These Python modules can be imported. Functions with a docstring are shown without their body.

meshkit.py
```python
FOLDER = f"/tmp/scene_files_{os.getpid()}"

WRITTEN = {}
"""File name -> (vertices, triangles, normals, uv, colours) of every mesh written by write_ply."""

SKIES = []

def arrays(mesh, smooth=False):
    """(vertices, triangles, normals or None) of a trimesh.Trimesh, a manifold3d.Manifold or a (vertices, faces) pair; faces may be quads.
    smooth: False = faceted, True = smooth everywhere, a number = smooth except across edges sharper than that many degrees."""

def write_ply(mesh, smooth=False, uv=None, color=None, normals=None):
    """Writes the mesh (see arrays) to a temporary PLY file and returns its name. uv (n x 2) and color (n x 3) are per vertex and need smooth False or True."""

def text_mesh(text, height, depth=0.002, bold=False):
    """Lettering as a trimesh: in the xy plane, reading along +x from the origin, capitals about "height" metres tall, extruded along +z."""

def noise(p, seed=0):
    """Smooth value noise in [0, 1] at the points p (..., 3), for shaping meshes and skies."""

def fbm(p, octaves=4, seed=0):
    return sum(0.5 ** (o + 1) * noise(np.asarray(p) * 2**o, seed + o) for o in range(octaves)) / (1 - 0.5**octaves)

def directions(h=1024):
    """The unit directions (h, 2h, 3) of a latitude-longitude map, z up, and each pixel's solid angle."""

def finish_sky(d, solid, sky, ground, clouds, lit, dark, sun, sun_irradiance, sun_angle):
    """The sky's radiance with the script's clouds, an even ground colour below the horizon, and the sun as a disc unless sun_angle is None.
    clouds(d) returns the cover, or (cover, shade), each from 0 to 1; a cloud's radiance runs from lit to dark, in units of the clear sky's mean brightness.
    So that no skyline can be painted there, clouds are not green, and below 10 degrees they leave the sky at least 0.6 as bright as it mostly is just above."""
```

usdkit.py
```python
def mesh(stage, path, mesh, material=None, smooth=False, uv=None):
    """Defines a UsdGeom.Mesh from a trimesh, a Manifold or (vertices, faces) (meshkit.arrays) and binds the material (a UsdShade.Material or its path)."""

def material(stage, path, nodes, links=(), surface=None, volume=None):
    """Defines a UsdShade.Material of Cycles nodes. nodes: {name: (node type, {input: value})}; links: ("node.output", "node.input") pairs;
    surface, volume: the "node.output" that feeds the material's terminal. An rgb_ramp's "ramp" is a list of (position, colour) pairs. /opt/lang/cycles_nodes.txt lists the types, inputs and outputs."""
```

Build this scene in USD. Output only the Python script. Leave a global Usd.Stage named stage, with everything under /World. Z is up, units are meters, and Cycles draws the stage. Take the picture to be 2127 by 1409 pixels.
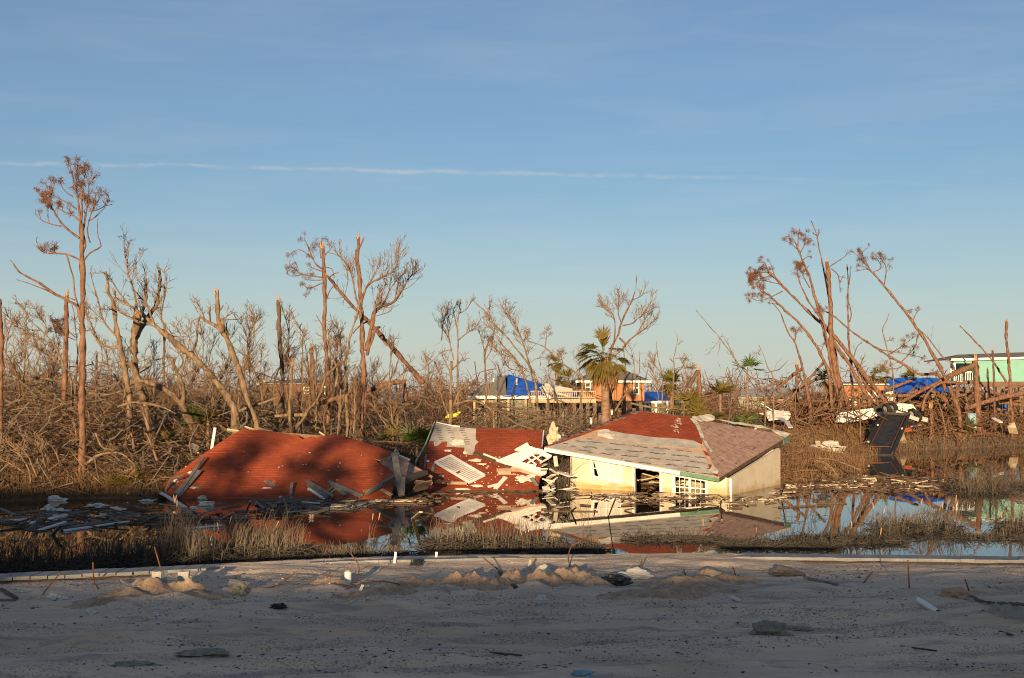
import math, numpy as np, trimesh, shapely, usdkit, meshkit
from shapely.geometry import Polygon, box as sbox
from pxr import Usd, UsdGeom, UsdLux, UsdShade, Gf, Sdf, Vt
stage = Usd.Stage.CreateInMemory()
UsdGeom.SetStageUpAxis(stage, 'Z'); UsdGeom.SetStageMetersPerUnit(stage, 1.0)
UsdGeom.Xform.Define(stage, '/World'); UsdGeom.Scope.Define(stage, '/World/Looks')
# ---------------------------------------------------------------- camera
PW, PH, FPX, HC, YH = 2127.0, 1409.0, 2567.0, 4.4, 820.0      # photo size, focal length in photo pixels, eye height, horizon row
PITCH = math.atan((YH - PH / 2) / FPX)
cam = UsdGeom.Camera.Define(stage, '/World/camera')
cam.CreateHorizontalApertureAttr(36.0); cam.CreateVerticalApertureAttr(36.0 * PH / PW)
cam.CreateFocalLengthAttr(36.0 * FPX / PW); cam.CreateClippingRangeAttr((0.1, 5000.0))
cam.AddTranslateOp().Set(Gf.Vec3d(0, 0, HC)); cam.AddRotateXOp().Set(90 + math.degrees(PITCH))
cam.CreateExposureAttr(1.47)
# ---------------------------------------------------------------- sun and sky
SUN_EL = math.radians(6.0); SUN_AZ = math.atan2(-0.15, -0.989)      # behind the camera, a little to its left
sd = np.array([math.sin(SUN_AZ) * math.cos(SUN_EL), math.cos(SUN_AZ) * math.cos(SUN_EL), math.sin(SUN_EL)])
sun = UsdLux.DistantLight.Define(stage, '/World/sun')
sun.CreateIntensityAttr(0.85); sun.CreateAngleAttr(0.5); sun.CreateNormalizeAttr(True); sun.CreateColorAttr(Gf.Vec3f(1.0, 0.72, 0.41))
sun.AddTransformOp().Set(Gf.Matrix4d(1).SetLookAt(Gf.Vec3d(*map(float, sd)), Gf.Vec3d(0, 0, 0), Gf.Vec3d(0, 0, 1)).GetInverse())

def ray(px, py):
    cx, cy = (px - PW / 2) / FPX, (PH / 2 - py) / FPX
    return np.array([cx, math.cos(PITCH) - cy * math.sin(PITCH), math.sin(PITCH) + cy * math.cos(PITCH)])
CAM = np.array([0, 0, HC])
def at_depth(px, py, d):
    r = ray(px, py); return CAM + r * (d / r[1])
def on_plane(px, py, z=0.0):
    r = ray(px, py); return CAM + r * ((z - HC) / r[2])

c1, c2 = ray(0, 337), ray(1800, 377)
cn = np.cross(c1, c2); cn /= np.linalg.norm(cn)
sky_nodes = {
    'sky': ('sky_texture', dict(sky_type='single_scattering', sun_disc=False, sun_elevation=SUN_EL + 0.02, sun_rotation=SUN_AZ, altitude=50.0, air_density=1.0, aerosol_density=0.5, ozone_density=3.4)),
    'tc': ('texture_coordinate', {}),
    'dot': ('vector_math', dict(math_type='dot_product', vector2=tuple(cn))),
    'cm': ('mapping', dict(scale=(6.0, 6.0, 14.0))), 'cnz': ('noise_texture', dict(scale=3.0, detail=5.0, roughness=0.6)),
    'cwob': ('math', dict(math_type='multiply_add', value2=0.010, value3=-0.0050)),
    'csum': ('math', dict(math_type='add')), 'cabs': ('math', dict(math_type='absolute')),
    'cmap': ('map_range', dict(range_type='smoothstep', from_min=0.0, from_max=0.0024, to_min=1.0, to_max=0.0)),
    'cn2': ('noise_texture', dict(scale=7.0, detail=4.0)), 'cr2': ('map_range', dict(from_min=0.38, from_max=0.66, to_min=0.04, to_max=0.40, clamp=True)),
    'sx': ('separate_xyz', {}), 'cfade': ('map_range', dict(range_type='smoothstep', from_min=0.10, from_max=0.33, to_min=1.0, to_max=0.12)),
    'cf1': ('math', dict(math_type='multiply')), 'cf2': ('math', dict(math_type='multiply')),
    'wm': ('mapping', dict(scale=(2.2, 2.2, 17.0), rotation=(0.0, 0.13, 0.0))), 'wn': ('noise_texture', dict(scale=2.3, detail=6.0, roughness=0.55, distortion=0.6)),
    'wr': ('map_range', dict(range_type='smoothstep', from_min=0.40, from_max=0.80, to_min=0.10, to_max=0.19)),
    'm1': ('mix_color', dict(b=(5.4, 5.1, 4.7), use_clamp=False)), 'm2': ('mix_color', dict(b=(4.6, 4.6, 4.5), use_clamp=False)),
    'hzr': ('map_range', dict(range_type='smoothstep', from_min=-0.02, from_max=0.19, to_min=0.60, to_max=0.0)), 'm3': ('mix_color', dict(b=(4.75, 4.95, 4.8), use_clamp=False)),
    'bg': ('background_shader', dict(strength=0.05))}
dome = UsdLux.DomeLight.Define(stage, '/World/sky'); dome.CreateIntensityAttr(1.0)
sky_mat = usdkit.material(stage, '/World/Looks/sky', sky_nodes, [
    ('tc.generated', 'dot.vector1'), ('tc.generated', 'cm.vector'), ('cm.vector', 'cnz.vector'), ('cnz.fac', 'cwob.value1'), ('dot.value', 'csum.value1'), ('cwob.value', 'csum.value2'),
    ('csum.value', 'cabs.value1'), ('cabs.value', 'cmap.value'), ('cm.vector', 'cn2.vector'), ('cn2.fac', 'cr2.value'), ('cmap.result', 'cf1.value1'), ('cr2.result', 'cf1.value2'),
    ('tc.generated', 'sx.vector'), ('sx.x', 'cfade.value'), ('cf1.value', 'cf2.value1'), ('cfade.result', 'cf2.value2'),
    ('tc.generated', 'wm.vector'), ('wm.vector', 'wn.vector'), ('wn.fac', 'wr.value'),
    ('sky.color', 'm1.a'), ('wr.result', 'm1.fac'), ('m1.result', 'm2.a'), ('cf2.value', 'm2.fac'), ('sx.z', 'hzr.value'), ('m2.result', 'm3.a'), ('hzr.result', 'm3.fac'), ('m3.result', 'bg.color')], surface='bg.background')
UsdShade.MaterialBindingAPI.Apply(dome.GetPrim()).Bind(sky_mat)
dome.GetPrim().SetCustomDataByKey('kind', 'structure')

# ---------------------------------------------------------------- helpers: prims
used = {}
def numbered(path):
    n = used.get(path, 0); used[path] = n + 1
    return path if n == 0 else '%s_%03d' % (path, n)
def tag(prim, label=None, cat=None, group=None, kind=None):
    for k, v in (('label', label), ('category', cat), ('group', group), ('kind', kind)):
        if v: prim.SetCustomDataByKey(k, v)
    return prim
ORIGIN = {}
def thing(name, label, cat, loc, group=None):
    path = numbered('/World/' + name); x = UsdGeom.Xform.Define(stage, path)
    loc = np.asarray(loc, float); x.AddTranslateOp().Set(Gf.Vec3d(*map(float, loc))); ORIGIN[path] = loc
    tag(x.GetPrim(), label, cat, group); return path
def put(parent, name, mesh, mat, smooth=False, uv=None, kind=None, label=None):
    """mesh is in world coordinates; parent is a thing or a part (None: top level)."""
    path = numbered((parent or '/World') + '/' + name)
    o = np.zeros(3) if parent is None else ORIGIN['/'.join(parent.split('/')[:3])]
    v, f, n = meshkit.arrays(mesh, smooth)
    m = UsdGeom.Mesh.Define(stage, path)
    m.CreatePointsAttr(Vt.Vec3fArray.FromNumpy((v - o).astype(np.float32)))
    m.CreateFaceVertexCountsAttr(Vt.IntArray.FromNumpy(np.full(len(f), 3, np.int32)))
    m.CreateFaceVertexIndicesAttr(Vt.IntArray.FromNumpy(f.astype(np.int32).ravel())); m.CreateSubdivisionSchemeAttr('none')
    if n is not None:
        m.CreateNormalsAttr(Vt.Vec3fArray.FromNumpy(n.astype(np.float32))); m.SetNormalsInterpolation('vertex')
    if uv is not None:
        UsdGeom.PrimvarsAPI(m).CreatePrimvar('st', Sdf.ValueTypeNames.TexCoord2fArray, 'vertex').Set(Vt.Vec2fArray.FromNumpy(np.asarray(uv, np.float32)))
    UsdShade.MaterialBindingAPI.Apply(m.GetPrim()).Bind(M[mat])
    tag(m.GetPrim(), label, None, None, kind); return path
def single(name, label, cat, mesh, mat, smooth=False, group=None, kind=None, uv=None):
    v, f, n = meshkit.arrays(mesh)
    loc = np.array([v[:, 0].mean(), v[:, 1].mean(), v[:, 2].min()]) if kind != 'structure' else np.zeros(3)
    path = numbered('/World/' + name); ORIGIN[path] = loc
    x = put_single(path, mesh, mat, smooth, uv, loc); tag(x, label, cat, group, kind); return path
def put_single(path, mesh, mat, smooth, uv, loc):
    v, f, n = meshkit.arrays(mesh, smooth)
    m = UsdGeom.Mesh.Define(stage, path)
    m.CreatePointsAttr(Vt.Vec3fArray.FromNumpy((v - loc).astype(np.float32)))
    m.CreateFaceVertexCountsAttr(Vt.IntArray.FromNumpy(np.full(len(f), 3, np.int32)))
    m.CreateFaceVertexIndicesAttr(Vt.IntArray.FromNumpy(f.astype(np.int32).ravel())); m.CreateSubdivisionSchemeAttr('none')
    if n is not None:
        m.CreateNormalsAttr(Vt.Vec3fArray.FromNumpy(n.astype(np.float32))); m.SetNormalsInterpolation('vertex')
    m.AddTranslateOp().Set(Gf.Vec3d(*map(float, loc)))
    UsdShade.MaterialBindingAPI.Apply(m.GetPrim()).Bind(M[mat]); return m.GetPrim()
def copy_of(src, name, label, loc, rz=0.0, scale=1.0, group=None):
    path = numbered('/World/' + name); x = UsdGeom.Xform.Define(stage, path)
    x.GetPrim().GetReferences().AddInternalReference(src)
    x.ClearXformOpOrder()
    x.AddTranslateOp().Set(Gf.Vec3d(*map(float, loc))); x.AddRotateZOp().Set(float(rz)); x.AddScaleOp().Set(Gf.Vec3f(scale, scale, scale))
    x.GetPrim().SetInstanceable(True)
    p = stage.GetPrimAtPath(src).GetCustomDataByKey
    tag(x.GetPrim(), label, p('category'), group or p('group')); return path

# ---------------------------------------------------------------- helpers: shapes
class MB:
    def __init__(s): s.v, s.f, s.n = [], [], 0
    def add(s, v, f):
        v, f = np.asarray(v, float).reshape(-1, 3), np.asarray(f, int)
        if f.shape[1] == 4: f = np.vstack([f[:, [0, 1, 2]], f[:, [0, 2, 3]]])
        s.v.append(v); s.f.append(f + s.n); s.n += len(v); return s
    def mesh(s): return np.vstack(s.v), np.vstack(s.f)
    def __bool__(s): return s.n > 0
BOXF = np.array([[0, 2, 3, 1], [4, 5, 7, 6], [0, 1, 5, 4], [2, 6, 7, 3], [0, 4, 6, 2], [1, 3, 7, 5]])
def boxm(c, a, b, d):
    """box with centre c and half-axis vectors a, b, d"""
    c, a, b, d = map(lambda t: np.asarray(t, float), (c, a, b, d))
    v = np.array([c + i * a + j * b + k * d for i in (-1, 1) for j in (-1, 1) for k in (-1, 1)])
    f = BOXF if np.dot(np.cross(a, b), d) > 0 else BOXF[:, ::-1]
    return v, np.vstack([f[:, [0, 1, 2]], f[:, [0, 2, 3]]])
def abox(x0, x1, y0, y1, z0, z1): return boxm(((x0 + x1) / 2, (y0 + y1) / 2, (z0 + z1) / 2), ((x1 - x0) / 2, 0, 0), (0, (y1 - y0) / 2, 0), (0, 0, (z1 - z0) / 2))
def norm(v): v = np.asarray(v, float); return v / (np.linalg.norm(v) + 1e-12)
def bar(p, q, w, t, up=(0, 0, 1), rough=0.0, rng=None):
    """a board from p to q: width w across, thickness t along up"""
    p, q = np.asarray(p, float), np.asarray(q, float); a = q - p; s = np.cross(norm(a), up)
    if np.linalg.norm(s) < 0.05: s = np.cross(norm(a), (0, 1, 0))
    s = norm(s); n = norm(np.cross(s, norm(a)))
    v, f = boxm((p + q) / 2, a / 2, s * w / 2, n * t / 2)
    if rough and rng is not None: v = v + rng.normal(0, rough, v.shape)
    return v, f
def tube_batch(P, R, sides=3, cap=False):
    P, R = np.asarray(P, float), np.asarray(R, float); Mn, K = P.shape[:2]
    T = np.gradient(P, axis=1); T /= np.linalg.norm(T, axis=2, keepdims=True) + 1e-12
    mean = P[:, -1] - P[:, 0]; ref = np.where((np.abs(mean[:, 2]) < 0.8 * np.linalg.norm(mean, axis=1))[:, None], [0, 0, 1.0], [1.0, 0.2, 0])
    A = np.cross(T, ref[:, None, :]); A /= np.linalg.norm(A, axis=2, keepdims=True) + 1e-12
    B = np.cross(T, A); an = np.arange(sides) * 2 * np.pi / sides
    V = P[:, :, None] + R[:, :, None, None] * (np.cos(an)[:, None] * A[:, :, None] + np.sin(an)[:, None] * B[:, :, None])
    base = (np.arange(Mn) * K * sides)[:, None, None] + (np.arange(K - 1) * sides)[None, :, None]
    i, j = np.arange(sides), (np.arange(sides) + 1) % sides
    q = np.stack([base + i, base + sides + i, base + sides + j, base + j], -1).reshape(-1, 4)
    F = np.vstack([q[:, [0, 1, 2]], q[:, [0, 2, 3]]]); V = V.reshape(-1, 3)
    if cap:
        for e in (0, K - 1):
            o = (np.arange(Mn) * K * sides)[:, None] + e * sides
            for k in range(1, sides - 1):
                t = np.hstack([o, o + k, o + k + 1]); F = np.vstack([F, t if e == 0 else t[:, ::-1]])
    return V, F
def tube(pts, r, sides=8, cap=True):
    pts = np.asarray(pts, float); r = np.broadcast_to(np.asarray(r, float), (len(pts),)); return tube_batch(pts[None], r[None], sides, cap)
def spline(pts, step):
    """Catmull-Rom through the points, resampled about every step"""
    p = np.asarray(pts, float)
    if len(p) < 3: k = max(2, int(np.linalg.norm(p[-1] - p[0]) / step) + 1); return p[0] + (p[-1] - p[0]) * np.linspace(0, 1, k)[:, None]
    e = np.vstack([2 * p[0] - p[1], p, 2 * p[-1] - p[-2]]); out = []
    for i in range(len(p) - 1):
        a, b, c, d = e[i:i + 4]; k = max(1, int(np.linalg.norm(c - b) / step))
        t = (np.arange(k) / k)[:, None]
        out.append(0.5 * (2 * b + (c - a) * t + (2 * a - 5 * b + 4 * c - d) * t ** 2 + (3 * b - a - 3 * c + d) * t ** 3))
    return np.vstack(out + [p[-1:]])
class Plane:
    def __init__(s, o, u, v):
        s.o = np.asarray(o, float); s.u = norm(u); s.n = norm(np.cross(s.u, v)); s.v = np.cross(s.n, s.u)
        if np.dot(s.n, CAM - s.o) < 0: s.flip = True
        else: s.flip = False
        s.out = -s.n if s.flip else s.n      # towards the camera side
    def ab(s, px, py):
        r = ray(px, py); t = np.dot(s.o - CAM, s.n) / np.dot(r, s.n); return s.ab_of(CAM + r * t)
    def ab_of(s, p): w = np.asarray(p) - s.o; return np.array([w @ s.u, w @ s.v])
    def w(s, a, b, c=0.0): a, b, c = map(np.asarray, (a, b, c)); return s.o + a[..., None] * s.u + b[..., None] * s.v + c[..., None] * s.out
    def px(s, px, py, c=0.0): a, b = s.ab(px, py); return s.w(a, b, c)
    def poly(s, Z, pts): return Polygon([s.ab(*zp(Z, x, y)) for x, y in pts]).buffer(0)
    def prism(s, poly, c0, c1, fn=None):
        """solid between offsets c0 and c1 towards the camera side; returns v, f, ab"""
        mb, uv = MB(), []
        for g in getattr(poly, 'geoms', [poly]):
            if g.is_empty or g.geom_type != 'Polygon' or g.area < 1e-5: continue
            m = trimesh.creation.extrude_polygon(g, 1.0, engine='earcut')
            v = np.array(m.vertices); c = c0 + (c1 - c0) * v[:, 2]
            if fn is not None: c = c + fn(v[:, 0], v[:, 1]) * (v[:, 2] > .5)
            f = np.array(m.faces); mb.add(s.w(v[:, 0], v[:, 1], c), f[:, ::-1] if s.flip else f); uv.append(v[:, :2])
        if not mb: return None
        return (*mb.mesh(), np.vstack(uv))
def zp(Z, x, y): return (Z[0] + x / Z[2], Z[1] + y / Z[2])
def W(Z, x, y, z=0.0): return on_plane(*zp(Z, x, y), z)
def D(Z, x, y, d): return at_depth(*zp(Z, x, y), d)
Z0 = (0, 0, 1.0)
Z1, Z2, Z3, Z4, Z5, Z6 = (0, 300, 3.522), (0, 650, 3.522), (350, 450, 3.131), (300, 820, 3.545), (800, 840, 4.698), (1100, 820, 3.667)
Z7, Z8, Z9, ZA, ZB, ZC = (900, 550, 3.545), (1380, 440, 2.8474), (0, 1020, 4.7267), (930, 720, 4.0132), (1600, 750, 3.5218), (1700, 700, 4.982)
F1, F2, F3, F4 = (0, 1000, 3.445), (500, 1000, 3.445), (1000, 1000, 3.445), (1527, 1000, 3.445)
# ---------------------------------------------------------------- materials
M = {}
def lk(n): return '/World/Looks/' + n
def rough_mat(name, ramp, scale=3.0, rough=0.8, bump=0.0, bscale=None, stretch=(1, 1, 1), detail=4.0, spec=0.3, trans=0.0, island=0.0, metallic=0.0, speck=None, coord='geo'):
    n = {'geo': ('geometry', {}), 'tc': ('texture_coordinate', {}), 'map': ('mapping', dict(scale=stretch)), 'noi': ('noise_texture', dict(scale=scale, detail=detail, roughness=0.6)), 'ramp': ('rgb_ramp', dict(ramp=ramp)),
         'p': ('principled_bsdf', dict(roughness=rough, specular_ior_level=spec, metallic=metallic))}
    L = [('geo.position' if coord == 'geo' else 'tc.' + coord, 'map.vector'), ('map.vector', 'noi.vector'), ('noi.fac', 'ramp.fac')]
    col = 'ramp.color'
    if island:
        n['isl'] = ('map_range', dict(from_min=0.0, from_max=1.0, to_min=1.0 - island, to_max=1.0 + island)); n['hs'] = ('hsv', {})
        L += [('geo.random_per_island', 'isl.value'), ('isl.result', 'hs.value'), (col, 'hs.color')]; col = 'hs.color'
    if speck:   # (scale, lo, hi, colour)
        n['sn'] = ('noise_texture', dict(scale=speck[0], detail=3.0, roughness=0.65)); n['sr'] = ('map_range', dict(range_type='smoothstep', from_min=speck[1], from_max=speck[2], to_min=0.0, to_max=1.0)); n['sm'] = ('mix_color', dict(b=speck[3]))
        L += [('map.vector', 'sn.vector'), ('sn.fac', 'sr.value'), ('sr.result', 'sm.fac'), (col, 'sm.a')]; col = 'sm.result'
    L.append((col, 'p.base_color'))
    if bump:
        n['bn'] = ('noise_texture', dict(scale=bscale or scale * 4, detail=4.0, roughness=0.65)); n['bump'] = ('bump', dict(strength=0.9, distance=bump))
        L += [('map.vector', 'bn.vector'), ('bn.fac', 'bump.height'), ('bump.normal', 'p.normal')]
    out = 'p.BSDF'
    if trans:
        n['tr'] = ('translucent_bsdf', {}); n['mx'] = ('mix_closure', dict(fac=trans)); L += [(col, 'tr.color'), ('p.BSDF', 'mx.closure1'), ('tr.BSDF', 'mx.closure2')]; out = 'mx.closure'
    M[name] = usdkit.material(stage, lk(name), n, L, surface=out)
def two(c, k=0.7, j=1.25): c = np.array(c); return [(0.3, tuple(c * k)), (0.7, tuple(np.minimum(c * j, .95)))]
rough_mat('far_ground', [(0.3, (0.08, 0.05, 0.028)), (0.55, (0.17, 0.102, 0.056)), (0.75, (0.27, 0.168, 0.088))], 1.2, 0.95, 0.05, 6, detail=8)
rough_mat('bark_pine', [(0.3, (0.06, 0.03, 0.019)), (0.5, (0.155, 0.078, 0.046)), (0.72, (0.255, 0.137, 0.083))], 7, 0.9, 0.03, 12, (1, 1, 0.35), detail=7)
rough_mat('bark_grey', [(0.3, (0.075, 0.05, 0.03)), (0.55, (0.19, 0.127, 0.078)), (0.75, (0.30, 0.208, 0.13))], 6, 0.9, 0.02, 14, (1, 1, 0.4), detail=7)
rough_mat('bark_dark', [(0.3, (0.05, 0.032, 0.022)), (0.7, (0.16, 0.10, 0.065))], 5, 0.9, 0.02, 14, (1, 1, 0.4), detail=6)
rough_mat('twig_tan', two((0.235, 0.146, 0.083)), 2.0, 0.9, island=0.3)
rough_mat('twig_red', two((0.2, 0.104, 0.056)), 2.0, 0.9, island=0.35)
rough_mat('twig_grey', two((0.21, 0.168, 0.125)), 2.0, 0.9, island=0.3)
rough_mat('splinter', two((0.55, 0.33, 0.15)), 8.0, 0.8, island=0.25)
rough_mat('needles', two((0.30, 0.135, 0.055)), 3.0, 0.9, island=0.4, trans=0.2)
rough_mat('litter', two((0.25, 0.128, 0.06)), 2.0, 0.95, island=0.5)
rough_mat('grass_dry', two((0.30, 0.18, 0.088)), 0.7, 0.9, island=0.35, trans=0.2)
rough_mat('reed', two((0.185, 0.148, 0.112)), 1.0, 0.85, island=0.35, trans=0.15)
rough_mat('reed_dead', two((0.085, 0.072, 0.058)), 1.0, 0.9, island=0.4)
rough_mat('reed_head', two((0.42, 0.25, 0.13)), 9.0, 0.95)
rough_mat('palm_green', two((0.20, 0.19, 0.035)), 2.0, 0.55, island=0.35, trans=0.35)
rough_mat('palm_olive', two((0.27, 0.20, 0.05)), 2.0, 0.6, island=0.35, trans=0.35)
rough_mat('palm_dead', two((0.30, 0.16, 0.07)), 2.0, 0.85, island=0.35, trans=0.15)
rough_mat('palmetto', two((0.085, 0.13, 0.022)), 2.0, 0.5, island=0.35, trans=0.25)
rough_mat('palm_trunk', [(0.3, (0.13, 0.075, 0.048)), (0.7, (0.29, 0.18, 0.115))], 3, 0.9, 0.03, 9, (1, 1, 2.5), detail=6)
rough_mat('cloth_white', two((0.56, 0.54, 0.5), 0.85, 1.1), 2, 0.7)
rough_mat('foam', two((0.62, 0.57, 0.47), 0.75, 1.1), 5, 0.85, 0.02, 12)
rough_mat('trim_white', [(0.3, (0.66, 0.63, 0.55)), (0.7, (0.8, 0.78, 0.72))], 2.5, 0.55, 0.0)
rough_mat('trim_green', two((0.10, 0.2, 0.13)), 3, 0.6)
rough_mat('trim_lime', two((0.42, 0.46, 0.27), 0.8, 1.15), 3, 0.6)
rough_mat('trim_blue', two((0.35, 0.47, 0.52)), 3, 0.6)
rough_mat('mud_line', [(0.3, (0.33, 0.2, 0.08)), (0.7, (0.6, 0.42, 0.2))], 3, 0.8)
rough_mat('panel_pale', [(0.3, (0.58, 0.5, 0.42)), (0.7, (0.74, 0.68, 0.6))], 1.5, 0.75)
rough_mat('felt', [(0.3, (0.26, 0.235, 0.205)), (0.55, (0.37, 0.34, 0.30)), (0.75, (0.45, 0.41, 0.36))], 1.6, 0.8, 0.01, 7, detail=6)
rough_mat('felt_light', [(0.3, (0.38, 0.35, 0.29)), (0.7, (0.54, 0.49, 0.42))], 2.5, 0.8, 0.03, 5, detail=6)
rough_mat('print_grey', two((0.13, 0.115, 0.105)), 5, 0.85)
rough_mat('deck_bare', [(0.25, (0.21, 0.122, 0.095)), (0.5, (0.36, 0.225, 0.178)), (0.75, (0.47, 0.315, 0.255))], 3.5, 0.9, 0.006, 30, detail=9, island=0.10)
rough_mat('deck_tan', [(0.3, (0.38, 0.23, 0.14)), (0.7, (0.54, 0.37, 0.25))], 4, 0.9, 0.006, 30, detail=8, island=0.08)
rough_mat('board_grey', [(0.3, (0.16, 0.145, 0.135)), (0.7, (0.33, 0.30, 0.275))], 5, 0.85, 0.004, 30, island=0.35)
rough_mat('board_pale', [(0.3, (0.46, 0.36, 0.23)), (0.7, (0.64, 0.54, 0.38))], 4, 0.8, island=0.2)
rough_mat('board_brown', [(0.3, (0.075, 0.048, 0.032)), (0.7, (0.19, 0.12, 0.076))], 4, 0.85, 0.004, 30, island=0.35)
rough_mat('board_white', [(0.3, (0.55, 0.55, 0.54)), (0.7, (0.76, 0.75, 0.72))], 3, 0.7, island=0.1)
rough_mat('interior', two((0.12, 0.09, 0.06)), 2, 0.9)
rough_mat('tarp', [(0.3, (0.008, 0.075, 0.42)), (0.7, (0.02, 0.13, 0.58))], 1.5, 0.45, 0.05, 1.6)
rough_mat('roof_grey', [(0.3, (0.14, 0.125, 0.10)), (0.7, (0.25, 0.22, 0.175))], 6, 0.9, 0.01, 20, detail=7)
rough_mat('wall_orange', two((0.36, 0.155, 0.075), 0.88, 1.1), 1.0, 0.8)
rough_mat('wall_teal', two((0.16, 0.35, 0.30), 0.93, 1.06), 0.8, 0.6)
rough_mat('wall_sage', two((0.20, 0.20, 0.145), 0.85, 1.1), 0.8, 0.7)
rough_mat('wall_brown', two((0.15, 0.085, 0.05), 0.8, 1.2), 1.0, 0.8)
rough_mat('timber', two((0.2, 0.14, 0.09)), 3, 0.85, island=0.2)
rough_mat('timber_light', two((0.42, 0.31, 0.19), 0.85, 1.1), 3, 0.8)
rough_mat('rust', [(0.3, (0.06, 0.025, 0.015)), (0.7, (0.17, 0.065, 0.03))], 14, 0.85)
rough_mat('concrete', [(0.3, (0.27, 0.255, 0.225)), (0.7, (0.44, 0.41, 0.36))], 7, 0.9, 0.01, 25, detail=8)
rough_mat('stone', [(0.3, (0.14, 0.125, 0.09)), (0.7, (0.33, 0.3, 0.23))], 11, 0.9, 0.02, 20, detail=8)
rough_mat('plastic_white', two((0.78, 0.76, 0.7), 0.92, 1.05), 4, 0.4)
rough_mat('black_metal', [(0.3, (0.012, 0.012, 0.013)), (0.7, (0.04, 0.036, 0.033))], 3, 0.6, 0.005, 20)
rough_mat('rubber', two((0.02, 0.02, 0.02)), 6, 0.8)
rough_mat('yellow', two((0.7, 0.55, 0.03)), 3, 0.5)
rough_mat('black_bag', two((0.02, 0.021, 0.024)), 5, 0.4)
rough_mat('blue_scrap', two((0.18, 0.3, 0.36)), 5, 0.5)
rough_mat('red_scrap', two((0.4, 0.09, 0.04)), 5, 0.7)
rough_mat('rubble', [(0.3, (0.12, 0.1, 0.08)), (0.7, (0.34, 0.29, 0.24))], 0.8, 0.9, island=0.5)
rough_mat('rubble_white', two((0.66, 0.63, 0.57), 0.8, 1.15), 2, 0.8, island=0.2)
rough_mat('camper', [(0.3, (0.55, 0.52, 0.46)), (0.7, (0.76, 0.73, 0.66))], 1.2, 0.6, 0.03, 2)
rough_mat('cap_board', [(0.3, (0.2, 0.2, 0.2)), (0.7, (0.33, 0.33, 0.325))], 2.5, 0.85, 0.004, 30, (1, 0.25, 1), island=0.15)
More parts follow.
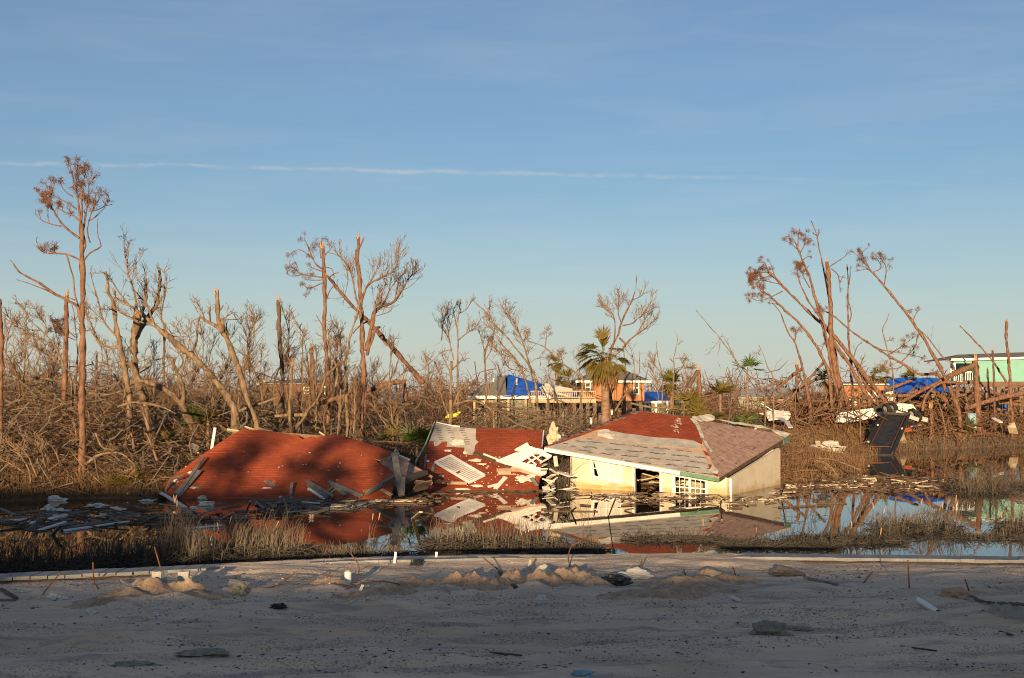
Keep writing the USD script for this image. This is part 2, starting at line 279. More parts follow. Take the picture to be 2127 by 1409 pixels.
M['wall_cream'] = usdkit.material(stage, lk('house_wall'), {
    'geo': ('geometry', {}), 'm': ('mapping', dict(scale=(1, 1, 1.6))), 'n': ('noise_texture', dict(scale=0.9, detail=6.0)), 'r': ('rgb_ramp', dict(ramp=[(0.25, (0.48, 0.395, 0.265)), (0.45, (0.56, 0.49, 0.37)), (0.7, (0.60, 0.53, 0.41))])),
    'sp': ('separate_xyz', {}), 'wn': ('noise_texture', dict(scale=1.1, detail=5.0, roughness=0.6)), 'wh': ('math', dict(math_type='multiply_add', value2=-1.1, value3=0.62)), 'z': ('math', dict(math_type='add')), 'st': ('map_range', dict(range_type='smoothstep', from_min=0.12, from_max=0.42, to_min=0.75, to_max=0.0)),
    'mx': ('mix_color', dict(b=(0.43, 0.29, 0.125))), 'n2': ('noise_texture', dict(scale=2.6, detail=7.0, roughness=0.7)), 'r2': ('map_range', dict(range_type='smoothstep', from_min=0.56, from_max=0.70, to_min=0.0, to_max=0.5)), 'm2': ('mix_color', dict(b=(0.45, 0.37, 0.24))), 'p': ('principled_bsdf', dict(roughness=0.8, specular_ior_level=0.3))},
    [('geo.position', 'm.vector'), ('m.vector', 'n.vector'), ('n.fac', 'r.fac'), ('geo.position', 'sp.vector'), ('geo.position', 'wn.vector'), ('wn.fac', 'wh.value1'), ('sp.z', 'z.value1'), ('wh.value', 'z.value2'), ('z.value', 'st.value'), ('r.color', 'm2.a'), ('m.vector', 'n2.vector'), ('n2.fac', 'r2.value'), ('r2.result', 'm2.fac'),
     ('m2.result', 'mx.a'), ('st.result', 'mx.fac'), ('mx.result', 'p.base_color')], surface='p.BSDF')
M['glass'] = usdkit.material(stage, lk('glass'), {'f': ('fresnel', dict(IOR=1.5)), 't': ('transparent_bsdf', dict(color=(.8, .82, .8))), 'g': ('glossy_bsdf', dict(roughness=0.03)), 'm': ('mix_closure', {})},
                             [('f.fac', 'm.fac'), ('t.BSDF', 'm.closure1'), ('g.BSDF', 'm.closure2')], surface='m.closure')
# red asphalt shingles: tone varies tab by tab, granules, streaks; the courses themselves are geometry
M['shingle'] = usdkit.material(stage, lk('shingle'), {
    'uv': ('uvmap', {'attribute': 'st'}), 'br': ('brick_texture', dict(offset=0.5, scale=1.0, brick_width=0.31, row_height=0.145, mortar_size=0.006, mortar_smooth=0.4, color1=(0.275, 0.055, 0.023), color2=(0.34, 0.073, 0.030), mortar=(0.21, 0.042, 0.018), bias=-0.1)),
    'geo': ('geometry', {}), 'n': ('noise_texture', dict(scale=0.8, detail=5.0)), 'r': ('map_range', dict(from_min=0.3, from_max=0.7, to_min=0.82, to_max=1.14)), 'hs': ('hsv', {}),
    'gn': ('noise_texture', dict(scale=60.0, detail=2.0)), 'b': ('bump', dict(strength=0.6, distance=0.006)), 'p': ('principled_bsdf', dict(roughness=0.88, specular_ior_level=0.25))},
    [('uv.UV', 'br.vector'), ('geo.position', 'n.vector'), ('n.fac', 'r.value'), ('r.result', 'hs.value'), ('br.color', 'hs.color'), ('hs.color', 'p.base_color'), ('geo.position', 'gn.vector'), ('gn.fac', 'b.height'), ('b.normal', 'p.normal')], surface='p.BSDF')
M['shingle_shaded'] = usdkit.material(stage, lk('shingle_shaded'), {  # same shingles, shade from the way these slopes face put into a darker red
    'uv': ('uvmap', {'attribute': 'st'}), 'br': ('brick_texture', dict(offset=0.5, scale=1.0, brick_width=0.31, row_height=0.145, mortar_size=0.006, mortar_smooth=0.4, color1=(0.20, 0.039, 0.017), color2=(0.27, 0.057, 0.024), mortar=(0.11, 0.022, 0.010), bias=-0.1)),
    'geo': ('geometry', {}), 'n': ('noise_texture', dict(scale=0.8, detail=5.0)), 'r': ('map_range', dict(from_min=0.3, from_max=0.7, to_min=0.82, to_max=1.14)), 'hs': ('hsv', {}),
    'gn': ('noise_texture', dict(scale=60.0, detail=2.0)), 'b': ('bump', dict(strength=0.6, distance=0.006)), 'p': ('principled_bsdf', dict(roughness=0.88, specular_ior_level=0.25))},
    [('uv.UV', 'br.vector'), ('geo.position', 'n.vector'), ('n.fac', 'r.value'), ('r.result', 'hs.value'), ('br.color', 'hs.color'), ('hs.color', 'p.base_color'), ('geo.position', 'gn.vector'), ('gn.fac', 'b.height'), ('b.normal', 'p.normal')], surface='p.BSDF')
M['water'] = usdkit.material(stage, lk('water'), {
    'geo': ('geometry', {}), 'm1': ('mapping', dict(scale=(1.0, 0.45, 1.0))), 'n1': ('noise_texture', dict(scale=1.3, detail=3.0, roughness=0.5)), 'n2': ('noise_texture', dict(scale=0.16, detail=2.0)), 'amp': ('map_range', dict(range_type='smoothstep', from_min=0.48, from_max=0.75, to_min=0.12, to_max=1.0)),
    'h': ('math', dict(math_type='multiply')), 'b': ('bump', dict(strength=1.0, distance=0.006)), 'p': ('principled_bsdf', dict(base_color=(0.016, 0.011, 0.006), roughness=0.015, ior=1.33, specular_ior_level=0.5))},
    [('geo.position', 'm1.vector'), ('m1.vector', 'n1.vector'), ('geo.position', 'n2.vector'), ('n2.fac', 'amp.value'), ('n1.fac', 'h.value1'), ('amp.result', 'h.value2'), ('h.value', 'b.height'), ('b.normal', 'p.normal')], surface='p.BSDF')
M['sand'] = usdkit.material(stage, lk('sand'), {
    'geo': ('geometry', {}), 'ms': ('mapping', dict(scale=(0.45, 1.7, 1.0), rotation=(0, 0, -0.22))),
    'n1': ('noise_texture', dict(scale=0.55, detail=8.0, roughness=0.62)), 'r1': ('rgb_ramp', dict(ramp=[(0.3, (0.44, 0.355, 0.275)), (0.48, (0.63, 0.49, 0.365)), (0.7, (0.74, 0.56, 0.40))])),
    'n2': ('noise_texture', dict(scale=1.7, detail=9.0, roughness=0.7)), 'r2': ('map_range', dict(range_type='smoothstep', from_min=0.50, from_max=0.64, to_min=0.0, to_max=0.62)), 'm2': ('mix_color', dict(b=(0.27, 0.23, 0.2))),
    'n3': ('noise_texture', dict(scale=30.0, detail=4.0, roughness=0.7)), 'r3': ('map_range', dict(range_type='smoothstep', from_min=0.50, from_max=0.60, to_min=0.0, to_max=0.8)), 'm3': ('mix_color', dict(b=(0.11, 0.095, 0.085))),
    'n5': ('noise_texture', dict(scale=0.9, detail=6.0, roughness=0.65)), 'r5': ('map_range', dict(range_type='smoothstep', from_min=0.44, from_max=0.60, to_min=0.04, to_max=1.0)), 'sp': ('math', dict(math_type='multiply')),
    'n4': ('noise_texture', dict(scale=0.35, detail=4.0)), 'r4': ('map_range', dict(range_type='smoothstep', from_min=0.54, from_max=0.72, to_min=0.0, to_max=0.6)), 'm4': ('mix_color', dict(b=(0.56, 0.37, 0.23))),
    'bn': ('noise_texture', dict(scale=14.0, detail=7.0, roughness=0.7)), 'b': ('bump', dict(strength=0.9, distance=0.03)), 'p': ('principled_bsdf', dict(roughness=0.95, specular_ior_level=0.15))},
    [('geo.position', 'ms.vector'), ('ms.vector', 'n1.vector'), ('n1.fac', 'r1.fac'), ('ms.vector', 'n2.vector'), ('n2.fac', 'r2.value'), ('geo.position', 'n3.vector'), ('n3.fac', 'r3.value'), ('geo.position', 'n4.vector'), ('n4.fac', 'r4.value'),
     ('r1.color', 'm4.a'), ('r4.result', 'm4.fac'), ('m4.result', 'm2.a'), ('r2.result', 'm2.fac'), ('m2.result', 'm3.a'), ('r3.result', 'sp.value1'), ('n5.fac', 'r5.value'), ('r5.result', 'sp.value2'), ('sp.value', 'm3.fac'), ('ms.vector', 'n5.vector'), ('m3.result', 'p.base_color'),
     ('geo.position', 'bn.vector'), ('bn.fac', 'b.height'), ('b.normal', 'p.normal')], surface='p.BSDF')

# ---------------------------------------------------------------- terrain
def fb(x, y, s, seed=0, o=4): return meshkit.fbm(np.stack([np.asarray(x, float) * s + 100, np.asarray(y, float) * s + 100, np.zeros_like(np.asarray(x, float)) + 7.3], -1), o, seed) - 0.5
bank_px = [(-1500, 1052), (-300, 1046), (0, 1042), (180, 1036), (330, 1036), (430, 1012), (600, 1008), (900, 1004), (1140, 1006), (1400, 1004), (1640, 1006), (1720, 996), (1785, 978), (1800, 952), (1850, 940), (1900, 936), (2127, 926), (2600, 920), (3600, 915)]
bank = np.array([on_plane(x, y, 0)[:2] for x, y in bank_px])
wall_px = [(-1400, 1260), (-300, 1214), (0, 1199), (450, 1178), (720, 1164), (1000, 1158), (1600, 1156), (2127, 1162), (2600, 1168), (4000, 1185)]
seawall = np.array([on_plane(x, y, 1.0)[:2] for x, y in wall_px])
def yline(line, x): return np.interp(x, line[:, 0], line[:, 1])
bank_ls = shapely.LineString(bank)
def bank_dist(x, y):
    x, y = np.asarray(x, float), np.asarray(y, float)
    d = shapely.distance(shapely.points(x, y), bank_ls)
    # land lies beyond the bank; inside test against a big polygon
    land = Polygon(np.vstack([bank, [[900, bank[-1][1]], [900, 1600], [-900, 1600], [-900, bank[0][1]]]]).tolist()).buffer(0)
    return np.where(shapely.contains_xy(land, x, y), d, -d)
def ground_z(x, y):
    x, y = np.asarray(x, float), np.asarray(y, float)
    s = bank_dist(x, y)
    top = 1.25 + 1.3 * np.clip((-x - 6) / 8, 0, 1) * np.clip((120 - y) / 50, 0, 1) + 0.55 * np.clip((x - 16) / 10, 0, 1) * np.clip((160 - y) / 40, 0, 1)
    zl = np.maximum(top, 0.3) * (1 - np.exp(-np.maximum(s, 0) / 4.5)) + fb(x, y, 0.25, 3) * 0.9 * np.clip(s / 6, 0, 1) + fb(x, y, 1.3, 4) * 0.22 * np.clip(s / 2, 0, 1)
    zw = np.maximum(-1.4, np.minimum(s, 0) * 0.45)
    return np.where(s > 0, zl + 0.02, zw)
mounds = [(200, 1245, .16, .5, .3), (245, 1238, .22, .6, .3), (310, 1234, .30, .6, .35), (375, 1232, .30, .5, .3), (405, 1240, .22, .3, .25), (880, 1207, .18, .6, .3), (790, 1222, .25, .45, .3), (930, 1205, .3, .5, .3), (1010, 1212, .34, .5, .35), (1080, 1200, .42, .55, .35), (1120, 1205, .36, .4, .3), (1190, 1195, .34, .35, .3), (1225, 1200, .2, .35, .3), (700, 1205, .2, .4, .25), (590, 1235, .14, .8, .3),
          (1420, 1205, .26, .55, .4), (1370, 1222, .2, .7, .35), (1480, 1190, .22, .4, .3), (1640, 1190, .18, .7, .3), (1890, 1228, .12, .4, .25), (1990, 1232, .24, .4, .25), (480, 1208, .15, .5, .4), (1560, 1300, .1, .5, .3), (820, 1240, .2, .4, .25), (430, 1195, .12, 1.2, .4), (1300, 1165, .10, 1.6, .5), (900, 1168, .12, 1.2, .4)]
mxy = [(on_plane(px, py, 1.15)[:2], h, a, b) for px, py, h, a, b in mounds]
def sand_z(x, y):
    x, y = np.asarray(x, float), np.asarray(y, float)
    z = 0.93 + fb(x, y, 0.22, 11) * 0.34 + fb(x * 0.6 + y * 0.25, y * 1.5 - x * .3, 0.9, 12) * 0.22 + fb(x * .8, y * 1.6, 3.2, 13) * 0.13
    yw = yline(seawall, x)
    for (mx, my), h, a, b in mxy:
        q = ((x - mx) / a) ** 2 + ((y - my) / b) ** 2
        m = q < 9
        if np.any(m): z = z + np.where(m, np.exp(-q) * h * 0.35 * (1 + 1.2 * fb(x, y, 3.0, 21) + 1.1 * fb(x, y, 9.0, 22)), 0)
    # wheel ruts sweep across
    for k, (a0, b0) in enumerate(((17.6, .10), (18.3, .10), (20.2, -.05), (16.2, .16))):
        t = (y - (a0 + b0 * x + 0.25 * np.sin(x * .35 + k))) / 0.13
        z = z - 0.075 * np.exp(-t * t) + 0.02 * np.exp(-(np.abs(t) - 1.6) ** 2 * 3)
    dry = np.clip((yw - y) / 1.6, 0, 1)
    lowl = np.clip((-5.6 - x) / 1.4, 0, 1) + np.clip((x - 4.6) / 1.5, 0, 1)       # the cap stands clear of the sand at both ends
    z = np.where(yw - y < 1.6, (1 - dry) * (1.055 - 0.13 * lowl + 0.3 * (z - .93)) + dry * z, z)
    return z + np.clip((13.5 - y), 0, 12) * 0.15
def grid_mesh(xs, ys, zf):
    X, Y = np.meshgrid(xs, ys); Z = zf(X, Y); n = len(xs)
    i = (np.arange(len(ys) - 1)[:, None] * n + np.arange(n - 1)[None]).reshape(-1)
    f = np.stack([i, i + 1, i + n + 1, i + n], 1)
    return np.stack([X, Y, Z], -1).reshape(-1, 3), np.vstack([f[:, [0, 1, 2]], f[:, [0, 2, 3]]])
def nonuni(parts): return np.unique(np.concatenate([np.linspace(a, b, n) for a, b, n in parts]).round(4))
rough_mat('dirt', [(0.3, (0.24, 0.165, 0.11)), (0.5, (0.42, 0.29, 0.19)), (0.7, (0.55, 0.39, 0.26))], 5, 0.95, 0.03, 16, detail=8, speck=(22, .58, .68, (0.16, 0.12, 0.09)))
# foreground sand, its far edge follows the sea wall
xs = nonuni([(-120, -30, 12), (-30, -13.5, 24), (-13, 13, 430), (13.5, 30, 24), (30, 120, 12)])
ts = nonuni([(0, .72, 26), (.72, .86, 14), (.86, 1, 0 + 0 or 2)])
yv = np.concatenate([np.linspace(-90, 5, 18), np.linspace(8, 13.8, 10), np.linspace(13.9, 26.0, 230)])
X, T = np.meshgrid(xs, (yv + 90) / 116.0)
Y = -90 + T * (yline(seawall, X) - 0.02 + 90)
Zs = sand_z(X, Y); n_ = len(xs); i_ = (np.arange(len(yv) - 1)[:, None] * n_ + np.arange(n_ - 1)[None]).reshape(-1)
f_ = np.stack([i_, i_ + 1, i_ + n_ + 1, i_ + n_], 1)
single('sand_lot', None, None, (np.stack([X, Y, Zs], -1).reshape(-1, 3), np.vstack([f_[:, [0, 1, 2]], f_[:, [0, 2, 3]]])), 'sand', True, kind='structure')
# pond bed and the land beyond, one sheet to the horizon
xs = nonuni([(-900, -120, 20), (-120, -50, 30), (-50, 60, 220), (60, 130, 30), (130, 900, 20)])
ys = nonuni([(24, 44, 10), (44, 130, 170), (130, 260, 40), (260, 1600, 24)])
Xg, Yg = np.meshgrid(xs, ys); Yg = np.where(Yg < 24.5, np.minimum(yline(seawall, Xg) + .1, 24.0) , Yg)
single('land', None, None, grid_mesh(xs, ys, ground_z), 'far_ground', True, kind='structure')
wv = [(-200, 20), (200, 20), (200, 44), (-200, 44), (-200, 135), (200, 135)]
ws = nonuni([(-200, 200, 41)]); wy = nonuni([(21, 140, 60)])
Xw, Yw = np.meshgrid(ws, wy); tw = (Yw - 21) / (140 - 21); Yw = (yline(seawall, Xw) + 0.06) * (1 - tw) + 140 * tw
n_ = len(ws); i_ = (np.arange(len(wy) - 1)[:, None] * n_ + np.arange(n_ - 1)[None]).reshape(-1); f_ = np.stack([i_, i_ + 1, i_ + n_ + 1, i_ + n_], 1)
single('pond_water', None, None, (np.stack([Xw, Yw, Xw * 0], -1).reshape(-1, 3), np.vstack([f_[:, [0, 1, 2]], f_[:, [0, 2, 3]]])), 'water', False, kind='structure')
# sea wall: sheet piling with a timber cap, board by board
sw = thing('sea_wall', 'low grey timber capped sea wall between the sand and the pond', 'sea wall', (0, 25, 0))
mb = MB()
for i in range(1, len(seawall) - 2):
    a, b = seawall[i], seawall[i + 1]; mb.add(*bar((*a, 0.2), (*b, 0.2), 0.08, 1.5))
put(sw, 'sheet_piling', mb.mesh(), 'concrete')
rg = np.random.default_rng(5)
x = seawall[1, 0]
while x < seawall[-2, 0]:
    L = 0.285
    p, q = np.array([x, yline(seawall, x)]), np.array([x + L, yline(seawall, x + L)])
    c = (p + q) / 2; t = norm(np.append(q - p, 0)); nn = np.array([-t[1], t[0], 0]) + t * 0.35     # planks laid across the cap on the skew
    inview = abs(c[0]) < 12.5
    if inview: put(sw, 'cap_board', boxm((c[0], c[1] - 0.08, 1.005 + rg.normal(0, .004)), t * (L / 2 - 0.0012), nn * 0.30, (0, 0, .03)), 'cap_board')
    x += L
# ---------------------------------------------------------------- wrecked houses
SHW, SHH = 0.93, 0.145
def shingles(parent, plane, poly, seed=1, base=0.012, warp=None, vdown=None, name='shingles', mat='shingle'):
    """courses of overlapping tabs clipped to poly (plane coordinates); v grows up the roof"""
    r = np.random.default_rng(seed); a0, b0, a1, b1 = poly.bounds; mb, uv = MB(), []
    for k, b in enumerate(np.arange(b0 - SHH, b1, SHH)):
        off = (k % 3) * 0.31
        for a in np.arange(a0 - 1 + off, a1, SHW):
            cell = sbox(a + .004, b, a + SHW - .004, b + SHH)
            if not poly.intersects(cell): continue
            cell = poly.intersection(cell)
            lift = 0.008 + r.random() * 0.006 + (0.03 * r.random() if r.random() < .012 else 0)
            fn = lambda A, B, b=b, lift=lift: lift * (1 - (B - b) / SHH) + (warp(A, B) if warp is not None else 0)
            res = plane.prism(cell, base, base + 0.004, fn)
            if res: mb.add(res[0], res[1]); uv.append(res[2] - [0, 0] )
    put(parent, name, mb.mesh(), mat, uv=np.vstack(uv), kind='stuff')
def add_prism(parent, name, plane, poly, c0, c1, mat, label=None, fn=None, uvm=False):
    res = plane.prism(poly, c0, c1, fn)
    if res: return put(parent, name, res[:2], mat, label=label, uv=res[2] if uvm else None)
def wavy(rng, plane, Z, pts, c=0.03, amp=0.06, cell=0.22):
    """crumpled sheet following a traced outline on a plane"""
    P = plane.poly(Z, pts); a0, b0, a1, b1 = P.bounds; mb = MB(); s0 = rng.integers(1000)
    def h(a, b): return c + amp * 2 * (meshkit.fbm(np.stack([a * 2.3, b * 2.3, a * 0], -1) + 50, 3, int(s0)) - 0.35)
    for a in np.arange(a0, a1, cell):
        for b in np.arange(b0, b1, cell):
            g = P.intersection(sbox(a, b, a + cell, b + cell))
            for gg in getattr(g, 'geoms', [g]):
                if gg.is_empty or gg.geom_type != 'Polygon' or gg.area < 1e-4: continue
                vv, ff = trimesh.creation.triangulate_polygon(gg, engine='earcut'); vv = np.asarray(vv)
                mb.add(plane.w(vv[:, 0], vv[:, 1], h(vv[:, 0], vv[:, 1])), ff); mb.add(plane.w(vv[:, 0], vv[:, 1], h(vv[:, 0], vv[:, 1]) - .01), np.asarray(ff)[:, ::-1])
    return mb.mesh()
RNG = np.random.default_rng(42)
lw = lambda seed, amp: (lambda A, B: amp * 2 * (meshkit.fbm(np.stack([np.asarray(A) * .45 + 30, np.asarray(B) * .45 + 30, np.asarray(A) * 0], -1), 3, seed) - .5))

# --- 1. big red roof sunk in the pond, left
wl = on_plane(600, 1037, 0); dl = wl[1]
pe1, pe2, pe3 = at_depth(350, 1050, dl - .3), at_depth(840, 1050, dl - .3), at_depth(600, 897, dl + 5.2)
R1 = Plane(pe1, pe2 - pe1, pe3 - pe1)
roof1 = thing('sunken_roof', 'big red shingled roof of a collapsed house, leaf shadows across it, sunk to its eaves', 'roof', (wl[0], wl[1] + 2, -0.2))
edge1 = [(715, 255), (820, 262), (950, 270), (975, 285), (990, 278), (1020, 292), (1050, 288), (1075, 298), (1100, 292), (1130, 305), (1165, 328), (1190, 322), (1230, 308), (1260, 318), (1300, 305), (1390, 297), (1440, 300), (1500, 316), (1600, 345), (1700, 378), (1835, 425), (1800, 450), (1735, 480), (1690, 470), (1720, 500), (1790, 540), (1830, 575), (1850, 640), (1830, 690), (1800, 880), (200, 880), (150, 700), (130, 655), (250, 570), (420, 450), (560, 355), (640, 300)]
poly1 = R1.poly(Z4, edge1)
add_prism(roof1, 'roof_deck', R1, poly1.buffer(-0.03), -0.10, 0.0, 'deck_tan')
shingles(roof1, R1, poly1, 3, 0.006, lw(5, 0.07))
# left hip face falls away behind, right hip face shows bare decking
ridgeL, ridgeR = R1.px(*zp(Z4, 715, 255)), R1.px(*zp(Z4, 1500, 316))
back = np.array([0, 5.2, -2.9])
lf = R1.px(*zp(Z4, 130, 655))
mb = MB(); mb.add([ridgeL, lf, lf + [0.3, 6, -1.2], ridgeL + back], [[0, 1, 2, 3]]); mb.add([ridgeL, ridgeR, ridgeR + back, ridgeL + back], [[0, 3, 2, 1]])
put(roof1, 'rear_slope', mb.mesh(), 'deck_tan')
pr = [ridgeR + [0.2, 0, -0.15], at_depth(*zp(Z4, 2060, 570), dl + 2.6), at_depth(*zp(Z4, 1850, 690), dl + .4)]
R1b = Plane(at_depth(*zp(Z4, 1835, 760), dl - .1), at_depth(*zp(Z4, 2060, 590), dl + 2.2) - at_depth(*zp(Z4, 1835, 760), dl - .1), at_depth(*zp(Z4, 1760, 440), dl + 4.2) - at_depth(*zp(Z4, 1835, 760), dl - .1))
osb = R1b.poly(Z4, [(1690, 465), (1800, 440), (1870, 450), (2060, 565), (1900, 650), (1840, 600), (1760, 530)])
a0, b0, a1, b1 = osb.bounds; k = 0
for a in np.arange(a0 - .5, a1, 1.2):
    for b in np.arange(b0, b1, 0.9):
        g = osb.intersection(sbox(a + .012, b + .012, a + 1.19, b + .89))
        if g.area > .03: add_prism(roof1, 'deck_panel', R1b, g, -0.02 - .01 * (k % 2), 0.012, 'deck_bare'); k += 1
single('torn_felt', 'pale torn roofing felt draped over the right corner of the big red roof', 'felt scrap', wavy(RNG, R1b, Z4, [(1675, 455), (1780, 470), (1830, 430), (1850, 400), (1880, 440), (1800, 490), (1700, 490)], .05, .1, .15), 'felt_light')

# --- 2. middle roof with the torn felt, beside it
dm = on_plane(1000, 1021, 0)[1]
A2 = at_depth(*zp(Z5, 300, 900), dm - .4); B2 = at_depth(*zp(Z5, 1485, 900), dm - .4); C2 = at_depth(*zp(Z5, 900, 236), dm + 4.3)
R2 = Plane(A2, B2 - A2, C2 - A2)
roof2 = thing('collapsed_roof', 'smaller red roof with grey felt laid bare, between the big red roof and the cream house', 'roof', (on_plane(1000, 1021, 0)[0], dm + 2, -.2))
out2 = R2.poly(Z5, [(495, 182), (650, 215), (880, 236), (1538, 252), (1530, 560), (1490, 890), (430, 900), (330, 700), (330, 560), (420, 380)])
add_prism(roof2, 'roof_deck', R2, out2.buffer(-.02), -0.12, 0.0, 'deck_tan')
add_prism(roof2, 'felt_sheet', R2, out2.buffer(-.03), 0.001, 0.006, 'felt')
bare2 = R2.poly(Z5, [(470, 170), (888, 220), (885, 345), (912, 372), (880, 400), (868, 480), (850, 500), (770, 490), (772, 425), (690, 420), (600, 418), (605, 365), (560, 372), (505, 410), (478, 412), (472, 360), (430, 365), (380, 480), (400, 300)])
shingles(roof2, R2, out2.difference(bare2), 8, 0.010, lw(9, 0.04), mat='shingle_shaded')
mb = MB()
for i in range(9):
    for j in range(3):
        x, y = 500 + j * 120 + i * 9 + RNG.normal(0, 8), 215 + i * 22
        a, b = R2.ab(*zp(Z5, x, y))
        if bare2.contains(shapely.Point(a, b)): mb.add(*boxm(R2.w(a, b, .012), R2.u * (.08 + .06 * RNG.random()), R2.v * .028, R2.out * .002))
put(roof2, 'printed_marks', mb.mesh(), 'print_grey', kind='stuff')
def edge_board(parent, name, plane, Z, pts, w, t, mat, c=0.0, label=None):
    p = [plane.px(*zp(Z, *q), c) for q in pts]; mb = MB()
    for i in range(len(p) - 1): mb.add(*bar(p[i], p[i + 1], t, w, plane.out))
    put(parent, name, mb.mesh(), mat, label=label)
edge_board(roof2, 'rake_board', R2, Z5, [(480, 180), (392, 400), (296, 565)], .30, .05, 'trim_lime', -0.1, 'pale green rake board along the left edge')
edge_board(roof2, 'drip_edge', R2, Z5, [(500, 180), (650, 213), (730, 222)], .05, .03, 'trim_white', 0.03)
edge_board(roof2, 'fascia', R2, Z5, [(1548, 255), (1530, 420)], .28, .05, 'trim_blue', -0.12)
edge_board(roof2, 'fascia', R2, Z5, [(540, 858), (1530, 848)], .12, .05, 'board_brown', 0.0)
mb = MB(); rl, rr = R2.px(*zp(Z5, 495, 182), -.06), R2.px(*zp(Z5, 1538, 252), -.06); ll, rb = R2.px(*zp(Z5, 300, 560), -.1), R2.px(*zp(Z5, 1490, 850), -.1)
bk = np.array([0, 3.6, -2.4]); mb.add([rl, rr, rr + bk, rl + bk], [[0, 3, 2, 1]]); mb.add([rr, rb, rb + [0, 3.0, 0], rr + bk], [[0, 1, 2, 3]]); mb.add([rl, ll, ll + [0, 3, -.3], rl + bk], [[0, 3, 2, 1]])
put(roof2, 'rear_slope', mb.mesh(), 'interior')

# white baluster railing lying on the middle roof
rail = thing('porch_railing', 'white baluster railing lying slanted on the middle red roof', 'railing', R2.px(*zp(Z5, 730, 650)))
q = [np.array(R2.ab(*zp(Z5, *t))) for t in ((490, 580), (640, 515), (972, 715), (825, 785))]      # bottom-left, top-left, top-right, bottom-right
def rp(s, t): p = (q[0] * (1 - s) + q[3] * s) * (1 - t) + (q[1] * (1 - s) + q[2] * s) * t; return R2.w(p[0], p[1], .09 + .03 * s)
put(rail, 'bottom_rail', bar(rp(-.01, .0), rp(1.01, .0), .11, .07, R2.out), 'board_white'); put(rail, 'top_rail', bar(rp(-.01, 1), rp(1.0, 1), .11, .07, R2.out), 'board_white')
for i in range(18):
    s = (i + .5) / 18
    if i == 10: put(rail, 'baluster', bar(rp(s, .35), rp(s, .98), .042, .05, R2.out), 'board_white')
    else: put(rail, 'baluster', bar(rp(s, .03), rp(s, .97), .042, .05, R2.out), 'board_white')
for s in (0.005, .99): put(rail, 'end_post', bar(rp(s, -.02), rp(s, 1.02), .09, .09, R2.out), 'board_white')

# detached gable wall with window resting on the roof
DP = Plane(R2.px(*zp(Z5, 1100, 560), .25), R2.u + R2.out * .10, R2.v * 1.0 + R2.out * .35)
gw = thing('torn_wall_section', 'cream wall section with a small white window, leaning on the middle red roof', 'wall section', R2.px(*zp(Z5, 1350, 560)))
wp = DP.poly(Z5, [(1080, 550), (1270, 472), (1310, 470), (1318, 455), (1262, 440), (1385, 372), (1410, 405), (1470, 428), (1540, 440), (1560, 470), (1440, 480), (1255, 575), (1390, 610), (1510, 640), (1575, 660), (1560, 675), (1520, 690), (1440, 665), (1300, 615), (1180, 590)])
add_prism(gw, 'wall_panel', DP, wp, -0.12, 0.0, 'panel_pale')
add_prism(gw, 'window_frame', DP, DP.poly(Z5, [(1252, 572), (1480, 438), (1628, 508), (1610, 525), (1405, 640), (1340, 610)]).difference(DP.poly(Z5, [(1318, 570), (1480, 476), (1588, 530), (1475, 604), (1400, 590)])), -0.02, 0.09, 'trim_white')
for a, b in (((1390, 578), (1530, 500)), ((1395, 528), (1478, 596)), ((1440, 503), (1530, 566))):
    put(gw, 'muntin', bar(DP.px(*zp(Z5, *a), .03), DP.px(*zp(Z5, *b), .03), .06, .05, DP.out), 'trim_white')
add_prism(gw, 'sill', DP, DP.poly(Z5, [(1330, 595), (1560, 650), (1578, 662), (1520, 668), (1360, 615)]), .0, .16, 'trim_white')
add_prism(gw, 'torn_edge', DP, DP.poly(Z5, [(1170, 598), (1300, 622), (1520, 692), (1515, 706), (1380, 675), (1180, 612)]), -.1, -.02, 'deck_tan')

# --- 3. cream house, sunk and racked
PHI = math.radians(30); Uh = np.array([-math.cos(PHI), math.sin(PHI), 0]); Vh = np.array([math.sin(PHI), math.cos(PHI), 0])
KB = on_plane(1517, 1028, 0)                                     # near corner at the water
FW = Plane(KB, Uh, (0, 0, 1)); SW = Plane(KB, Vh, (0, 0, 1))
house = thing('cream_house', 'cream bungalow with a half stripped hip roof, sunk in the pond and tilted', 'house', KB - [0, 0, .4])
Be = at_depth(1494, 992, KB[1] - .42)
def on_dir(o, dirh, px):                                         # point along a horizontal direction seen in photo column px
    r = ray(px, 900); k = r[0] / r[1]; t = (k * o[1] - o[0]) / (dirh[0] - k * dirh[1]); return o + dirh * t
def lift(p, py):                                                 # same place, at the height seen in photo row py
    r = ray(1000, py); p = np.array(p); p[2] = HC + p[1] * (r[2] / r[1]); return p
Ae = lift(on_dir(Be, Uh, 1131), 929); Ce = lift(on_dir(Be, Vh, 1638), 905); De = Ae + Ce - Be
Wd = np.linalg.norm((Ce - Be)[:2]); rbase = Be + Vh * Wd / 2
R2p = lift(on_dir(rbase, Uh, 1437), 869)
PF = Plane(Be, Ae - Be, R2p - Be); 
R1p = PF.px(1333, 854)
PR = Plane(Be, Ce - Be, R2p - Be); PL = Plane(Ae, De - Ae, R1p - Ae)
def P2(pl, *pts): return Polygon([pl.ab_of(p) for p in pts]).buffer(0)
fF, fR, fL = P2(PF, Be, Ae, R1p, R2p), P2(PR, Be, Ce, R2p), P2(PL, Ae, De, R1p)
add_prism(house, 'roof_deck', PF, fF, -.12, -.002, 'deck_tan'); add_prism(house, 'roof_deck', PR, fR, -.12, -.03, 'deck_tan'); add_prism(house, 'roof_deck', PL, fL, -.12, -.002, 'deck_tan')
mb = MB(); mb.add([Ce, De, R1p, R2p], [[0, 1, 2, 3]]); put(house, 'rear_roof_slope', mb.mesh(), 'deck_tan')
